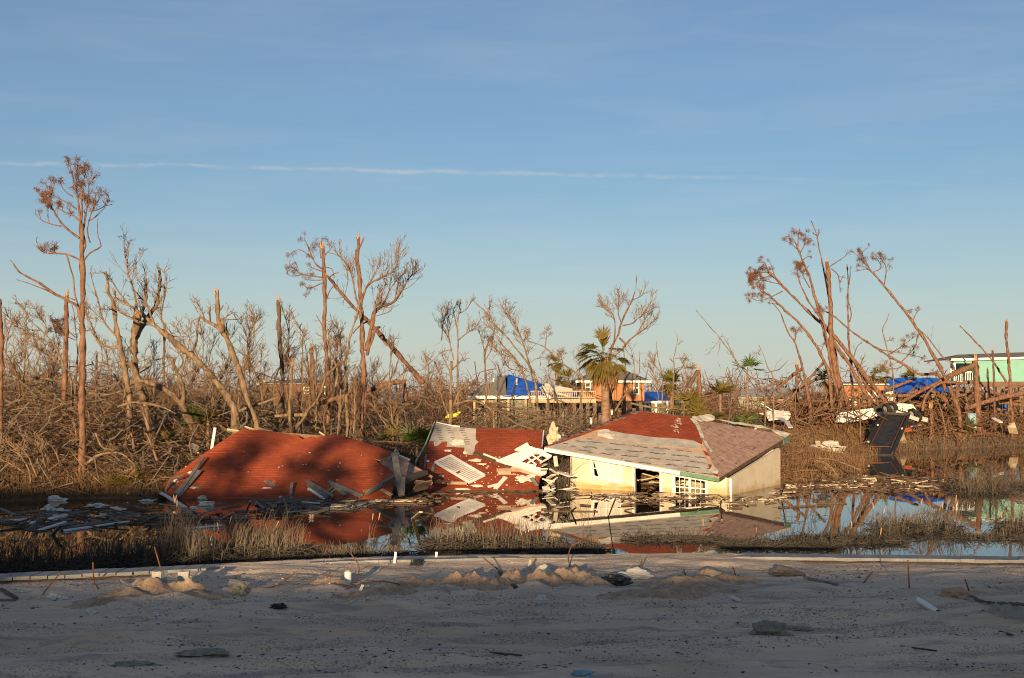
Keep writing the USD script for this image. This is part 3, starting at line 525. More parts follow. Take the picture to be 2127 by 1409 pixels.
# PF and PR have u along the eave; make v go up the slope for shingles (it does: v = towards the ridge side)
red = PF.poly(Z6, [(700, 90), (1240, 160), (1262, 235), (1275, 262), (1300, 300), (1318, 345), (1312, 380), (1290, 372), (1250, 352), (1160, 340), (1080, 332), (1000, 330), (905, 322), (820, 308), (720, 296), (640, 280), (590, 268), (520, 268), (480, 280), (400, 312), (330, 335), (250, 365), (150, 395), (100, 400)])
red = red.union(PF.poly(Z6, [(1318, 425), (1385, 455), (1388, 475), (1340, 462)])).union(PF.poly(Z6, [(1362, 530), (1388, 535), (1382, 560), (1366, 562)])).union(PF.poly(Z6, [(1395, 600), (1440, 604), (1436, 628), (1400, 612)])).intersection(fF)
felt_lo = PF.poly(Z6, [(100, 400), (330, 330), (460, 340), (640, 348), (900, 388), (1150, 420), (1300, 445), (1330, 470), (1360, 520), (1400, 560), (1432, 596), (1440, 640), (1100, 580), (600, 480)]).intersection(fF).difference(red).difference(PF.poly(Z6, [(885, 527), (990, 522), (1072, 530), (1010, 538), (930, 534)]))
felt_hi = PF.poly(Z6, [(640, 275), (720, 292), (905, 318), (1080, 328), (1250, 348), (1312, 385), (1305, 418), (1180, 405), (1000, 395), (860, 372), (700, 350), (640, 335)]).difference(red).intersection(fF)
shingles(house, PF, red, 14, .010, lw(15, .02), mat='shingle_shaded'); add_prism(house, 'felt_sheet', PF, felt_lo, .0, .007, 'felt'); add_prism(house, 'felt_sheet', PF, felt_hi, .004, .014, 'felt')
shingles(house, PL, fL, 15, .008, mat='shingle_shaded')
put(house, 'rumpled_felt', wavy(RNG, PF, Z6, [(520, 292), (600, 268), (650, 310), (645, 345), (560, 335), (520, 325)], .04, .12, .2), 'felt_light')
mb = MB()                                                        # rows of faded print on the felt
for i in range(5):
    for j in range(14):
        x, y = 360 + j * 86 + i * 47, 352 + i * 40 + (j * 86 + i * 47) * .092
        for kk in range(5 if (i + j) % 2 else 2):
            xx, yy = x + kk * 17 + RNG.normal(0, 2), y + kk * 1.7 + RNG.normal(0, 2)
            a, b = PF.ab(*zp(Z6, xx, yy))
            if felt_lo.contains(shapely.Point(a, b)): mb.add(*boxm(PF.w(a, b, .011), PF.u * (.05 + .06 * RNG.random()), PF.v * (.024 + .022 * RNG.random()), PF.out * .002))
for x, y, l in ((395, 360, 60), (450, 400, 30), (420, 428, 90), (275, 375, 40), (455, 340, 40), (330, 395, 40), (705, 490, 12)):
    mb.add(*bar(PF.px(*zp(Z6, x - l / 2, y - l * .05), .012), PF.px(*zp(Z6, x + l / 2, y + l * .05), .012), .09, .008, PF.out))
put(house, 'printed_marks', mb.mesh(), 'print_grey', kind='stuff')
# tan strips: the deck shows between the felts (roof_deck); right face stripped to panels
k = 0; a0, b0, a1, b1 = fR.bounds
for j, b in enumerate(np.arange(b0, b1, 1.0)):
    for a in np.arange(a0 - (1.2 if j % 2 else 0), a1, 2.4):
        g = fR.intersection(sbox(a + .01, b + .01, a + 2.39, b + .99))
        if g.area > .02: add_prism(house, 'deck_panel', PR, g, -.02, .0 + .006 * ((k * 7) % 3), 'deck_bare'); k += 1
mb = MB()
for i in range(26):
    a, b = RNG.uniform(a0, a1), RNG.uniform(b0, b1)
    if fR.contains(shapely.Point(a, b)): mb.add(*boxm(PR.w(a, b, .022), PR.u * RNG.uniform(.04, .22), PR.v * RNG.uniform(.01, .03), PR.out * .004))
put(house, 'felt_tatters', mb.mesh(), 'print_grey', kind='stuff')
put(house, 'hip_felt', wavy(RNG, PR, Z6, [(1218, 192), (1262, 200), (1300, 270), (1330, 345), (1365, 405), (1392, 445), (1375, 455), (1340, 400), (1300, 335), (1270, 260)], .05, .06, .12), 'felt_light')
put(house, 'hip_felt', wavy(RNG, PF, Z6, [(1360, 590), (1400, 545), (1440, 590), (1428, 608), (1395, 604)], .03, .05, .12), 'felt_light')
top_pl = Plane(R2p, Ce - R2p, (0, .4, 1))
put(house, 'rumpled_felt', wavy(RNG, PR, Z6, [(1225, 188), (1290, 175), (1340, 166), (1400, 185), (1405, 210), (1350, 222), (1290, 225), (1240, 205)], .12, .16, .2), 'felt_light')
put(house, 'torn_edge_felt', wavy(RNG, PR, Z6, [(1400, 192), (1560, 212), (1720, 236), (1900, 280), (1990, 305), (1940, 335), (1905, 318), (1830, 275), (1700, 248), (1500, 215)], .03, .07, .15), 'felt_light')
# hip caps and ridge scuffs
mb = MB()
for i in range(30):
    s = RNG.random(); p = Ae + (R1p - Ae) * s + PF.out * .045; mb.add(*boxm(p + RNG.normal(0, .05, 3) * [1, 1, 0], PF.u * RNG.uniform(.05, .16), PF.v * .05, PF.out * .012))
put(house, 'hip_cap_scraps', mb.mesh(), 'print_grey', kind='stuff')
mb = MB()
for i in range(40):
    a, b = PF.ab(*zp(Z6, 1150 + RNG.normal(0, 16) - i * 1.2, 185 + i * 2.6 + RNG.normal(0, 7))); mb.add(*boxm(PF.w(a, b, .05), PF.u * RNG.uniform(.015, .05), PF.v * RNG.uniform(.01, .035), PF.out * .006))
put(house, 'nail_scars', mb.mesh(), 'felt_light', kind='stuff')
put(house, 'ridge_gap', bar(PF.px(*zp(Z6, 880, 137), .04), PF.px(*zp(Z6, 1140, 166), .04), .05, .02, PF.out), 'interior')
# fascia boards and soffit
def fascia(p, q, h, mat, name='fascia', out=0.02, drop=.03, label=None):
    n = norm(np.cross(norm(q - p), (0, 0, 1))); n = n if n @ (CAM - p) > 0 else -n
    put(house, name, bar(p + n * out + [0, 0, -h / 2 - drop], q + n * out + [0, 0, -h / 2 - drop], .03, h, (0, 0, 1)), mat, label=label)
sp = Ae + (Be - Ae) * .79
fascia(Ae, sp, .17, 'trim_white'); fascia(sp, Be, .17, 'trim_green', label='green fascia by the near corner')
fascia(Be, Ce, .15, 'board_brown', label='dark weathered fascia along the right eave'); fascia(Ce + (Be - Ce) * .10, Ce, .24, 'trim_green', out=.055, label='green fascia at the far right corner')
# walls: polygons in (s, z) of each vertical plane
FL = 7.0
Lf = FW.ab(1184, 950)[0]
def eave_z(pl_o, d, s): # roof underside height above the wall line
    p = pl_o + d * s; w = p - Be; du = np.dot(w, Uh) / np.dot(Ae - Be, Uh); dv = np.dot(w, Vh) / np.dot(Ce - Be, Vh)
    return Be[2] + du * (Ae - Be)[2] + dv * (Ce - Be)[2] - .14
z0, z1 = eave_z(KB, Uh, 0), eave_z(KB, Uh, Lf); Lr = SW.ab(1619, 950)[0]; z2 = eave_z(KB, Vh, Lr)
front = Polygon([(0, -1.6), (0, z0), (Lf, z1), (Lf, -1.6)])
door = FW.poly(Z6, [(800, 558), (992, 592), (995, 900), (806, 900)]); winL = FW.poly(Z6, [(476, 500), (692, 530), (694, 662), (486, 622)]); winR = FW.poly(Z6, [(1100, 616), (1342, 655), (1342, 800), (1104, 800)])
front = front.difference(door).difference(winL).difference(winR)
add_prism(house, 'front_wall', FW, front, -.14, 0, 'wall_cream')
add_prism(house, 'side_wall', SW, Polygon([(0.0, -1.6), (0.0, z0), (Lr, z2), (Lr, -1.6)]), -.14, 0, 'wall_cream')
bk1, bk2 = KB + Uh * Lf, KB + Vh * Lr
BWp = Plane(KB + Vh * Lr, Uh, (0, 0, 1)); add_prism(house, 'rear_wall', BWp, Polygon([(0, -1.6), (0, z2 - .1), (2.2, z2), (2.2, .9), (4.4, 1.1), (4.4, z2), (Lf, z2 + 1), (Lf, -1.6)]), -.12, 0, 'wall_cream')
LWp = Plane(KB + Uh * Lf, Vh, (0, 0, 1)); add_prism(house, 'end_wall', LWp, Polygon([(.0, -1.6), (.0, z1), (Lr, z1 + (z2 - z0)), (Lr, -1.6)]), 0, .12, 'wall_cream')
put(house, 'corner_board', boxm(KB + [0.02, -.03, -.2 + z0 / 2], Uh * .05, Vh * .02, (0, 0, .2 + z0 / 2)), 'trim_white')
# siding battens, mud line
for s in np.arange(1.15, Lr, 1.2): put(house, 'panel_joint', bar(SW.w(s, -.3, .004), SW.w(s, eave_z(KB, Vh, s) - .02, .004), .010, .004, SW.out), 'mud_line')
mud = Polygon([(Lf + .15, -.3), (Lf + .15, .25)] + [(s, .17 - .06 * (Lf - s) / Lf + .05 * math.sin(s * 3)) for s in np.linspace(Lf, FW.ab(*zp(Z6, 800, 740))[0], 14)] + [(FW.ab(*zp(Z6, 800, 740))[0], -.3)])
add_prism(house, 'mud_bank', FW, mud.buffer(0), -.1, .10, 'mud_line')
# door frame, interior
def seg(pl, Z, a, b, w, t, c, mat, name, parent=None, label=None): return put(parent or house, name, bar(pl.px(*zp(Z, *a), c), pl.px(*zp(Z, *b), c), w, t, pl.out), mat, label=label)
df = add_prism(house, 'door_frame', FW, FW.poly(Z6, [(782, 548), (1010, 588), (1012, 780), (786, 780)]).difference(door), -.02, .035, 'trim_white')
seg(FW, Z6, (802, 562), (806, 760), .04, .05, .045, 'trim_blue', 'jamb', df)
seg(FW, Z6, (1003, 598), (1006, 760), .10, .05, .04, 'trim_white', 'jamb', df)
IPl = Plane(KB + Vh * 2.6, Uh, (0, 0, 1)); add_prism(house, 'partition', IPl, Polygon([(2.3, -1), (2.3, z0 + .3), (3.35, z0 + .5), (3.35, -1)]).buffer(0), -.1, 0, 'wall_cream')
mb = MB(); floor_o = KB + Uh * .2 + Vh * .2
mb.add(*boxm(KB + Uh * Lf / 2 + Vh * Lr / 2 + [0, 0, -.12], Uh * (Lf / 2 - .2), Vh * (Lr / 2 - .2) + [0, 0, .5], (0, 0, .03))); put(house, 'floor', mb.mesh(), 'deck_tan')
# windows
def window(Z, pts, units, mul, glazed, lab):
    """pts: TL, TR, BR, BL of the opening"""
    q = [FW.ab(*zp(Z, *t)) for t in pts]
    def at(s, t, c=0): p = (q[0] * (1 - s) + q[1] * s) * (1 - t) + (q[3] * (1 - s) + q[2] * s) * t; return FW.w(p[0], p[1], c)
    hole = Polygon(q); f = add_prism(house, 'window', FW, hole.buffer(.085, join_style=2).difference(hole.buffer(-.02, join_style=2)), -.05, .035, 'trim_white', lab)
    for u in range(units):
        s0, s1 = u / units, (u + 1) / units; m = .012
        for a, b in (((s0 + m, .0), (s0 + m, 1)), ((s1 - m, 0), (s1 - m, 1)), ((s0, .48), (s1, .48)), ((s0, .985), (s1, .985)), ((s0, .02), (s1, .02))): put(f, 'sash', bar(at(*a, -.03), at(*b, -.03), .05, .04, FW.out), 'trim_white')
        if u: put(f, 'mullion', bar(at(s0, 0, .0), at(s0, 1, .0), .09, .07, FW.out), 'trim_white')
        nx, ny0, ny1 = mul
        for i in range(1, nx):
            s = s0 + (s1 - s0) * i / nx
            if ny0: put(f, 'muntin', bar(at(s, 0, -.032), at(s, .48, -.032), .025, .03, FW.out), 'trim_white')
            if ny1: put(f, 'muntin', bar(at(s, .48, -.032), at(s, 1, -.032), .025, .03, FW.out), 'trim_white')
        for t in (([.24] if ny0 > 1 else []) + ([.74] if ny1 > 1 else [])): put(f, 'muntin', bar(at(s0, t, -.032), at(s1, t, -.032), .025, .03, FW.out), 'trim_white')
        if glazed:
            e = .03
            for (ta, tb) in ((.03, .47), (.5, .98)):
                if u == 0 and ta < .1: continue
                p = [at(s0 + e, ta, -.045), at(s1 - e, ta, -.045), at(s1 - e, tb, -.045), at(s0 + e, tb, -.045)]; put(f, 'pane', (np.array(p), np.array([[0, 1, 2], [0, 2, 3]])), 'glass')
    return f, at
fL_, atL = window(Z6, [(476, 500), (692, 530), (694, 662), (486, 622)], 2, (4, 1, 0), False, 'white twin window with its blinds down, left of the doorway')
for u, (a, b, c, d) in enumerate(((.10, .47, .16, .47), (.51, .98, .51, .98))):    # white blinds behind; the first hangs askew
    p = np.array([atL(a - .06 if u == 0 else a, .02, -.07), atL(b, .02, -.07), atL(d, .99, -.07), atL(c, .93, -.07)]); put(fL_, 'blind', (p, np.array([[0, 1, 2], [0, 2, 3]])), 'cloth_white')
window(Z6, [(1100, 616), (1342, 655), (1342, 790), (1104, 790)], 2, (3, 1, 2), True, 'white grid window half under water, right of the doorway')
# vent pipes through the left slope
for x, y, h in ((625, 148, .36), (466, 224, .42)):
    a, b = PL.ab(*zp(Z6, x, y)); p = PL.w(a, b, -.05); vp = put(house, 'vent_pipe', tube([p, p + [0, 0, h]], .075, 10), 'plastic_white', 30); put(vp, 'flashing', boxm(p + [0, 0, .06], (.16, 0, 0), (0, .16, 0), (0, 0, .02)), 'rubber')
# rubble seen through the doorway
rub = MB()
for i in range(26):
    p = KB + Uh * RNG.uniform(2.2, 5.2) + Vh * RNG.uniform(1.0, 5.5); p[2] = RNG.uniform(.0, .25) + .12 * np.dot(p - KB, Vh); d = RNG.normal(0, 1, 3) * [1, 1, .3]; rub.add(*bar(p, p + norm(d) * RNG.uniform(.5, 1.6), RNG.uniform(.06, .4), .05))
single('indoor_rubble', 'heap of broken boards inside the cream house, seen through the doorway', 'rubble', rub.mesh(), 'board_pale', kind='stuff')
# ---------------------------------------------------------------- trees
def unit(v): return v / (np.linalg.norm(v, axis=-1, keepdims=True) + 1e-12)
def sample_on(parents, n, rng, tmin=0.25):
    """n random places along polylines: position, tangent, remaining share"""
    L = np.array([np.linalg.norm(np.diff(p, axis=0), axis=1).sum() for p in parents]); pick = rng.choice(len(parents), n, p=L / L.sum())
    pos, tan, rem = np.zeros((n, 3)), np.zeros((n, 3)), np.zeros(n); tt = tmin + (1 - tmin) * rng.random(n)
    for k in range(n):
        p = parents[pick[k]]; x = tt[k] * (len(p) - 1); i = min(int(x), len(p) - 2); f = x - i
        pos[k] = p[i] * (1 - f) + p[i + 1] * f; tan[k] = p[i + 1] - p[i]; rem[k] = L[pick[k]] * (1.05 - tt[k])
    return pos, unit(tan), rem, pick
def grow(parents, n, rng, lmin, lmax, ang=0.75, up=0.25, curl=0.25, K=5, tmin=.25, droop=0.0):
    pos, tan, rem, _ = sample_on(parents, n, rng, tmin)
    side = unit(np.cross(tan, unit(rng.normal(size=(n, 3))))); a = ang * (0.6 + 0.8 * rng.random(n))[:, None]
    d = unit(tan * np.cos(a) + side * np.sin(a) + [0, 0, up]); L = np.minimum(lmin + (lmax - lmin) * rng.random(n) ** 1.6, np.maximum(rem * 0.9, lmin))[:, None]
    P = [pos]
    for k in range(K - 1):
        P.append(P[-1] + d * L / (K - 1)); d = unit(d + rng.normal(0, curl, (n, 3)) + [0, 0, up * .35 - droop])
    return np.stack(P, 1)
def clump(tips, rng, nb=26, L=(.14, .30), w=.018, droop=.5, spread=.06):
    """dead needle bunches at the tips: thin drooping blades"""
    tips = np.asarray(tips, float); n = len(tips) * nb; o = np.repeat(tips, nb, 0) + rng.normal(0, spread, (n, 3))
    d = unit(rng.normal(size=(n, 3)) + [0, 0, -droop]); l = rng.uniform(*L, n)[:, None]; s = unit(np.cross(d, rng.normal(size=(n, 3)))) * w / 2
    V = np.stack([o - s, o + s, o + d * l], 1).reshape(-1, 3); i = np.arange(n) * 3
    return V, np.stack([i, i + 1, i + 2], 1)
def splinters(p, d, r, rng, n=7, L=.5):
    mb = MB(); d = norm(d)
    for i in range(n):
        a = rng.random() * 6.28; s = unit(np.cross(d, [math.cos(a), math.sin(a), .3])); o = p + s * r * .6 - d * .1; l = L * rng.uniform(.25, 1)
        mb.add(*tube_batch(np.array([[o, o + d * l * .6 + s * .02, o + d * l + s * .05]]), np.array([[r * .38, r * .2, .004]]), 4))
    return mb.mesh()
class Tree:
    def __init__(s, name, label, cat, depth, mat='bark_pine', twig='twig_red', group=None, seed=0):
        s.rng = np.random.default_rng(seed + 1000); s.d, s.mat, s.tw, s.lines, s.name = depth, mat, twig, [], name; s.args = (name, label, cat, group); s.path = None; s.tips = []; s.bent = []; s.twigs_ = []
    def stem(s, Z, pts, r0, r1, part=None, drift=None, wig=.035, ground=False, broken=False, mat=None, d1=None):
        """a trunk or limb traced in the photo; radii in photo pixels; its depth starts at the nearest stem and drifts away"""
        px = [zp(Z, *q) for q in pts]; rng = s.rng
        d0 = s.d
        if s.lines:
            best = 1e9
            for L, Q in s.bent:
                k = np.argmin(np.hypot(Q[:, 0] - px[0][0], Q[:, 1] - px[0][1])); dd = math.hypot(Q[k, 0] - px[0][0], Q[k, 1] - px[0][1])
                if dd < best: best, d0 = dd, L[k, 1]
            if best > 30: d0 = s.d + rng.normal(0, .4)
        ln = sum(math.hypot(px[i + 1][0] - px[i][0], px[i + 1][1] - px[i][1]) for i in range(len(px) - 1)) * d0 / FPX
        dr = (rng.uniform(-.45, .45) * ln if s.lines else 0.0) if drift is None else drift
        d1 = d0 + dr if d1 is None else d1; t = np.linspace(0, 1, len(px))
        P = np.array([at_depth(x, y, d0 + (d1 - d0) * k) for (x, y), k in zip(px, t)])
        if ground:
            g = ground_z(P[0, 0], P[0, 1]) - .25
            if g < P[0, 2]: P = np.vstack([[P[0, 0] + (P[0, 0] - P[1, 0]) * .05, P[0, 1], min(float(g), P[0, 2] - .1)], P])
        step = max(.18, ln / 40); Q = spline(P, step); n = len(Q)
        env = np.abs(np.sin(np.linspace(0, 3.1416, n))) ** .5
        nz = np.cumsum(rng.normal(0, 1, (n, 3)), 0); nz -= np.linspace(0, 1, n)[:, None] * nz[-1]; sc = wig * step / .18 * .35
        Q = Q + nz * env[:, None] * np.minimum(sc, .06) * min(1, ln / 3)
        k = d0 / FPX; R = np.interp(np.linspace(0, 1, n), [0, 1], [r0 * k, r1 * k]); R = R * (1 + .10 * rng.normal(0, 1, n))
        if ground: R[:max(2, n // 12)] *= np.linspace(1.45, 1.0, max(2, n // 12))
        if s.path is None: s.path = thing(s.args[0], s.args[1], s.args[2], [Q[0, 0], Q[0, 1], Q[0, 2]], s.args[3])
        nm = part or ('trunk' if not s.lines else 'limb'); sides = 9 if R[0] > .09 else 6 if R[0] > .03 else 5
        v, f = tube(Q, np.maximum(R, .008), sides)
        if R[0] > .06: v = v + (meshkit.noise(v * [9, 9, 2.5], 3)[:, None] - .5) * unit(v - np.repeat(Q, sides, 0)) * R.mean() * .9
        pp = put(s.path, nm, (v, f), mat or s.mat, True)
        if broken: put(s.path, 'splintered_top', splinters(Q[-1], Q[-1] - Q[-3], R[-1], rng, 8, max(.3, R[-1] * 5)), 'splinter')
        s.lines.append(Q); s.bent.append((Q, np.array([proj(q) for q in Q]))); s.tips.append(Q[-1]); return s
    def twigs(s, n1, n2=0, n3=0, l1=(.5, 1.8), l2=(.25, .8), l3=(.12, .4), r=(.018, .012, .0095), which=None, up=.25, ang=.75, curl=.22, tmin=.3, droop=0., name='twigs'):
        src = [s.lines[i] for i in which] if which is not None else (s.lines[1:] or s.lines); mb = MB(); prev = src; s.twtips = []
        for lev, (n, l) in enumerate(((n1, l1), (n2, l2), (n3, l3))):
            if not n: break
            P = grow(prev, n, s.rng, *l, ang=ang, up=up, curl=curl, K=5 if lev < 2 else 4, tmin=tmin if lev == 0 else .15, droop=droop)
            R = r[lev] * np.linspace(1, .45, P.shape[1])[None].repeat(n, 0); mb.add(*tube_batch(P, R, 3)); prev = list(P); s.twtips = P[:, -1]
        put(s.path, name, mb.mesh(), s.tw, kind='stuff'); return s
    def needles(s, n=None, extra=(), **k):
        T = list(s.twtips) if n is None else list(s.rng.permutation(s.twtips)[:n]); T += list(extra)
        put(s.path, 'needle_clumps', clump(np.array(T), s.rng, **k), 'needles', kind='stuff'); return s
def proj(p):
    q = np.asarray(p) - CAM; cp, sp = math.cos(PITCH), math.sin(PITCH); f = q[1] * cp + q[2] * sp; u = -q[1] * sp + q[2] * cp
    return np.array([PW / 2 + FPX * q[0] / f, PH / 2 - FPX * u / f])

# ---- left: the tall pine
t = Tree('pine_tree', 'tallest pine, on the far left, bare trunk with a sparse browned crown', 'pine tree', 54, seed=1)
t.stem(Z1, [(600, 2340), (600, 2000), (600, 1600), (600, 1400), (602, 1200), (605, 1000), (602, 850), (598, 700), (590, 580)], 8, 4.2, ground=True, wig=.02)
for pts, a, b in (([(590, 580), (572, 440), (548, 330), (532, 220), (505, 150)], 3, .8), ([(592, 590), (600, 450), (590, 330), (572, 250), (568, 150)], 2.8, .8), ([(602, 800), (625, 750), (612, 660), (622, 560), (640, 440), (650, 330), (632, 240), (612, 160)], 2.6, .7), ([(580, 685), (520, 640), (450, 570), (380, 460), (330, 405), (305, 365)], 2.6, .8), ([(450, 600), (360, 580), (290, 545), (262, 510), (260, 475)], 1.6, .6), ([(578, 560), (540, 520), (490, 505), (430, 470)], 1.6, .6), ([(562, 475), (480, 420), (410, 385), (378, 330), (375, 270)], 1.7, .6), ([(535, 385), (470, 340), (440, 280)], 1.5, .6),
                  ([(645, 560), (700, 530), (760, 470), (800, 410), (790, 360)], 1.6, .5), ([(650, 490), (720, 480), (770, 440), (745, 410)], 1.2, .5), ([(610, 860), (650, 800), (735, 745), (715, 680), (710, 600), (718, 540)], 2.0, .6), ([(587, 850), (530, 820), (440, 795), (360, 795), (300, 780), (268, 710)], 2.4, .7), ([(490, 810), (515, 900), (540, 980), (545, 1080), (562, 1150), (598, 1280)], 1.8, 1.6),
                  ([(590, 1300), (565, 1190), (500, 1150), (400, 1100), (300, 1020), (200, 960), (140, 930), (75, 845)], 3.6, 1.3), ([(400, 1100), (330, 1065), (260, 1040), (200, 1015), (120, 990)], 1.5, .6), ([(550, 1140), (500, 1120), (450, 1115)], 1.3, .5), ([(660, 720), (640, 640), (660, 520), (690, 430), (700, 350)], 1.5, .6), ([(570, 300), (610, 270), (625, 200)], 1.2, .5)): t.stem(Z1, pts, a, b)
t.twigs(80, 190, 0, l1=(.3, 1.1), l2=(.15, .55), r=(.02, .014, .01), which=[1, 2, 3, 4, 5, 6, 7, 8, 9, 10, 12, 17, 18], up=.5, tmin=.4).needles(110, nb=24, L=(.12, .3), w=.024)
t = Tree('broken_pine', 'thick snapped pine trunk with a pointed top, just left of the tallest pine', 'broken tree', 62, seed=2)
t.stem(Z2, [(480, 520), (485, 350), (490, 150), (487, 0), (486, -110)], 6, 4.5, ground=True, broken=True).twigs(14, 20, 0, which=[0], l1=(.3, 1.4))
t = Tree('pine_tree', 'thin green tufted pine close behind the snapped pointed trunk', 'pine tree', 66, seed=3)
t.stem(Z2, [(555, 500), (560, 300), (545, 100), (540, 0), (525, -60)], 2.5, 1, ground=True).stem(Z2, [(550, 180), (480, 120), (400, 90)], 1.2, .6).stem(Z2, [(545, 60), (590, -10), (620, -30)], 1, .5).stem(Z2, [(552, 200), (450, 160), (370, 130)], 1, .5)
t.twigs(26, 50, l1=(.3, .9), which=[1, 2, 3], tmin=.4).needles(60, nb=26, L=(.15, .3))
t = Tree('leaning_tree', 'big bare tree leaning left over the brush, its limbs tangled high', 'bare tree', 60, 'bark_grey', 'twig_tan', seed=4)
t.stem(Z2, [(1720, 760), (1690, 680), (1600, 540), (1500, 420), (1380, 300), (1250, 190), (1130, 90), (1040, 10)], 9, 4.5, ground=True, wig=.05)
for pts, a, b in (([(1040, 10), (940, -60), (850, -110), (830, -160)], 3.4, 1), ([(1130, 90), (1080, -40), (1010, -130), (975, -180)], 2.6, .8), ([(1000, -60), (975, -180), (940, -290), (928, -370), (915, -460), (905, -560)], 2.4, .6), ([(1250, 190), (1180, 60), (1190, -60), (1215, -190), (1200, -320)], 2.2, .7), ([(1380, 300), (1300, 120), (1260, 60)], 2, .6), ([(1120, 85), (1000, 60), (860, -10), (760, -30)], 2.4, .7), ([(940, -60), (860, -170), (800, -270), (740, -300)], 2, .6), ([(1080, -40), (1060, -160), (1070, -260), (1050, -340)], 1.6, .6),
                  ([(1500, 420), (1440, 300), (1400, 200), (1330, 130)], 1.6, .6), ([(1190, 60), (1240, 130), (1290, 210), (1350, 290)], 1.3, .6), ([(1400, 310), (1430, 440), (1520, 520), (1560, 590)], 2, .8)): t.stem(Z2, pts, a, b)
t.twigs(110, 330, 420, l1=(.5, 1.8), tmin=.25)
t = Tree('multi_stem_tree', 'bare broken tree of several thick stems in the left thicket, dark snapped tips', 'bare tree', 61, 'bark_grey', 'twig_tan', seed=5)
t.stem(Z2, [(940, 640), (930, 540), (900, 400), (880, 260), (865, 170), (840, 50), (825, -80), (790, -150), (785, -230), (770, -300)], 8, 3, ground=True, wig=.05)
for pts, a, b, br in (([(1050, 640), (1010, 540), (995, 420), (985, 300), (1000, 200), (1050, 90), (1110, 0), (1150, -60), (1172, -190), (1166, -310)], 7, 3, True), ([(985, 300), (975, 180), (995, 90), (1000, 20)], 8, 7, True), ([(990, 120), (1050, -20), (1072, -140), (1065, -240)], 4, 2.5, True), ([(880, 260), (740, 230), (690, 120), (640, 20), (625, -80)], 3, 1, False), ([(865, 180), (800, 120), (745, 40), (720, -60), (660, -300)], 2.4, .8, False), ([(1165, -180), (1200, -200), (1205, -140), (1190, -60)], 1.8, .7, False), ([(930, 540), (1020, 500), (1150, 540), (1260, 600), (1330, 690), (1400, 820), (1490, 1010)], 4, 8, False), ([(1330, 690), (1340, 560), (1290, 430), (1250, 330)], 5, 3, False), ([(1290, 430), (1340, 350), (1240, 200)], 2.2, .8, False), ([(690, 120), (620, 130), (560, 60)], 1.6, .6, False), ([(1000, 440), (1110, 350), (1200, 350)], 1.5, .6, False), ([(870, 380), (950, 370), (990, 430), (1060, 600), (1080, 780), (1140, 1000), (1160, 1100)], 6, 6, False)): t.stem(Z2, pts, a, b, broken=br)
t.twigs(150, 420, 420, l1=(.4, 1.7), tmin=.2)
t = Tree('bare_tree', 'slender pale leafless tree at the far left edge, fine twigs against the sky', 'bare tree', 63, 'bark_grey', 'twig_tan', seed=6)
t.stem(Z2, [(520, 540), (440, 360), (380, 230), (300, 130), (220, 60)], 3.5, 1.2, ground=True)
for pts in ([(300, 130), (150, 120), (90, 60), (40, -10)], [(380, 230), (280, 180), (170, 150)], [(340, 180), (330, 80), (250, -40)], [(220, 60), (170, -40), (120, -70)], [(440, 360), (330, 300), (220, 200)]): t.stem(Z2, pts, 1.3, .5)
t.twigs(90, 300, 300, l1=(.5, 1.7), tmin=.2)
t = Tree('trunk', 'bare reddish trunk cut off by the left edge of the view', 'tree trunk', 55, seed=7); t.stem(Z2, [(8, 900), (5, 500), (2, 200), (-2, -100)], 6, 4, ground=True).twigs(8, 10, which=[0])
t = Tree('pine_tree', 'leaning slender pine near the left edge with drooping brown tufts', 'pine tree', 64, seed=8)
t.stem(Z2, [(140, 560), (120, 450), (70, 340), (30, 270)], 3, 1.2, ground=True).stem(Z2, [(60, 330), (110, 310), (150, 290)], 1, .5).stem(Z2, [(90, 400), (80, 440), (60, 440)], .8, .5); t.twigs(16, 20, which=[0, 1, 2], l1=(.2, .6)).needles(24, nb=24)
for lab, pts, r in (('thin dark pole trunk in the thicket right of the tallest pine', [(705, 560), (706, 400), (708, 300)], 2.4), ('straight reddish trunk behind the leaning tree in the left thicket', [(1205, 560), (1200, 400), (1205, 180), (1205, 90)], 2.8), ('short broken stem rising behind the left brush, near the dead pole', [(1512, 500), (1511, 330)], 1.0)):
    t = Tree('trunk', lab, 'tree trunk', 68, seed=int(pts[0][0])); t.stem(Z2, pts, r, r * .8, ground=True, broken=True)
# ---- centre left
t = Tree('broken_tree', 'crooked broken tree with a knobbly snapped head, above the big red roof', 'broken tree', 62, 'bark_grey', 'twig_tan', seed=10)
t.stem(Z3, [(580, 1385), (530, 1240), (485, 1080), (440, 940), (390, 820), (345, 740), (322, 650), (320, 560), (315, 505)], 6.5, 4.5, ground=True, broken=True)
for pts, a, b in (([(345, 750), (290, 700), (240, 678), (208, 655), (190, 720), (185, 810), (150, 890)], 3.6, 1.2), ([(272, 690), (268, 590)], 2.4, 1.8), ([(322, 610), (340, 605), (356, 578)], 3, 1.6), ([(350, 665), (355, 750)], 3.5, 2.5), ([(348, 670), (420, 625), (450, 622)], 1.3, .5), ([(350, 665), (450, 670), (528, 655)], 1.2, .5), ([(240, 675), (205, 590), (150, 540)], 1.2, .4), ([(355, 700), (370, 760), (395, 820)], 1.6, .8)): t.stem(Z3, pts, a, b)
t.twigs(40, 90, 60, l1=(.3, 1.1))
t = Tree('dead_pole', 'straight dead pole of a snapped pine standing alone against the sky', 'broken tree', 70, 'bark_dark', seed=11); t.stem(Z3, [(738, 1170), (735, 1000), (725, 850), (718, 700), (717, 545)], 4.8, 4, ground=True, broken=True, wig=.02)
t = Tree('pine_tree', 'tall snapped pine with a bent browned crown hanging off its left side', 'pine tree', 70, seed=12)
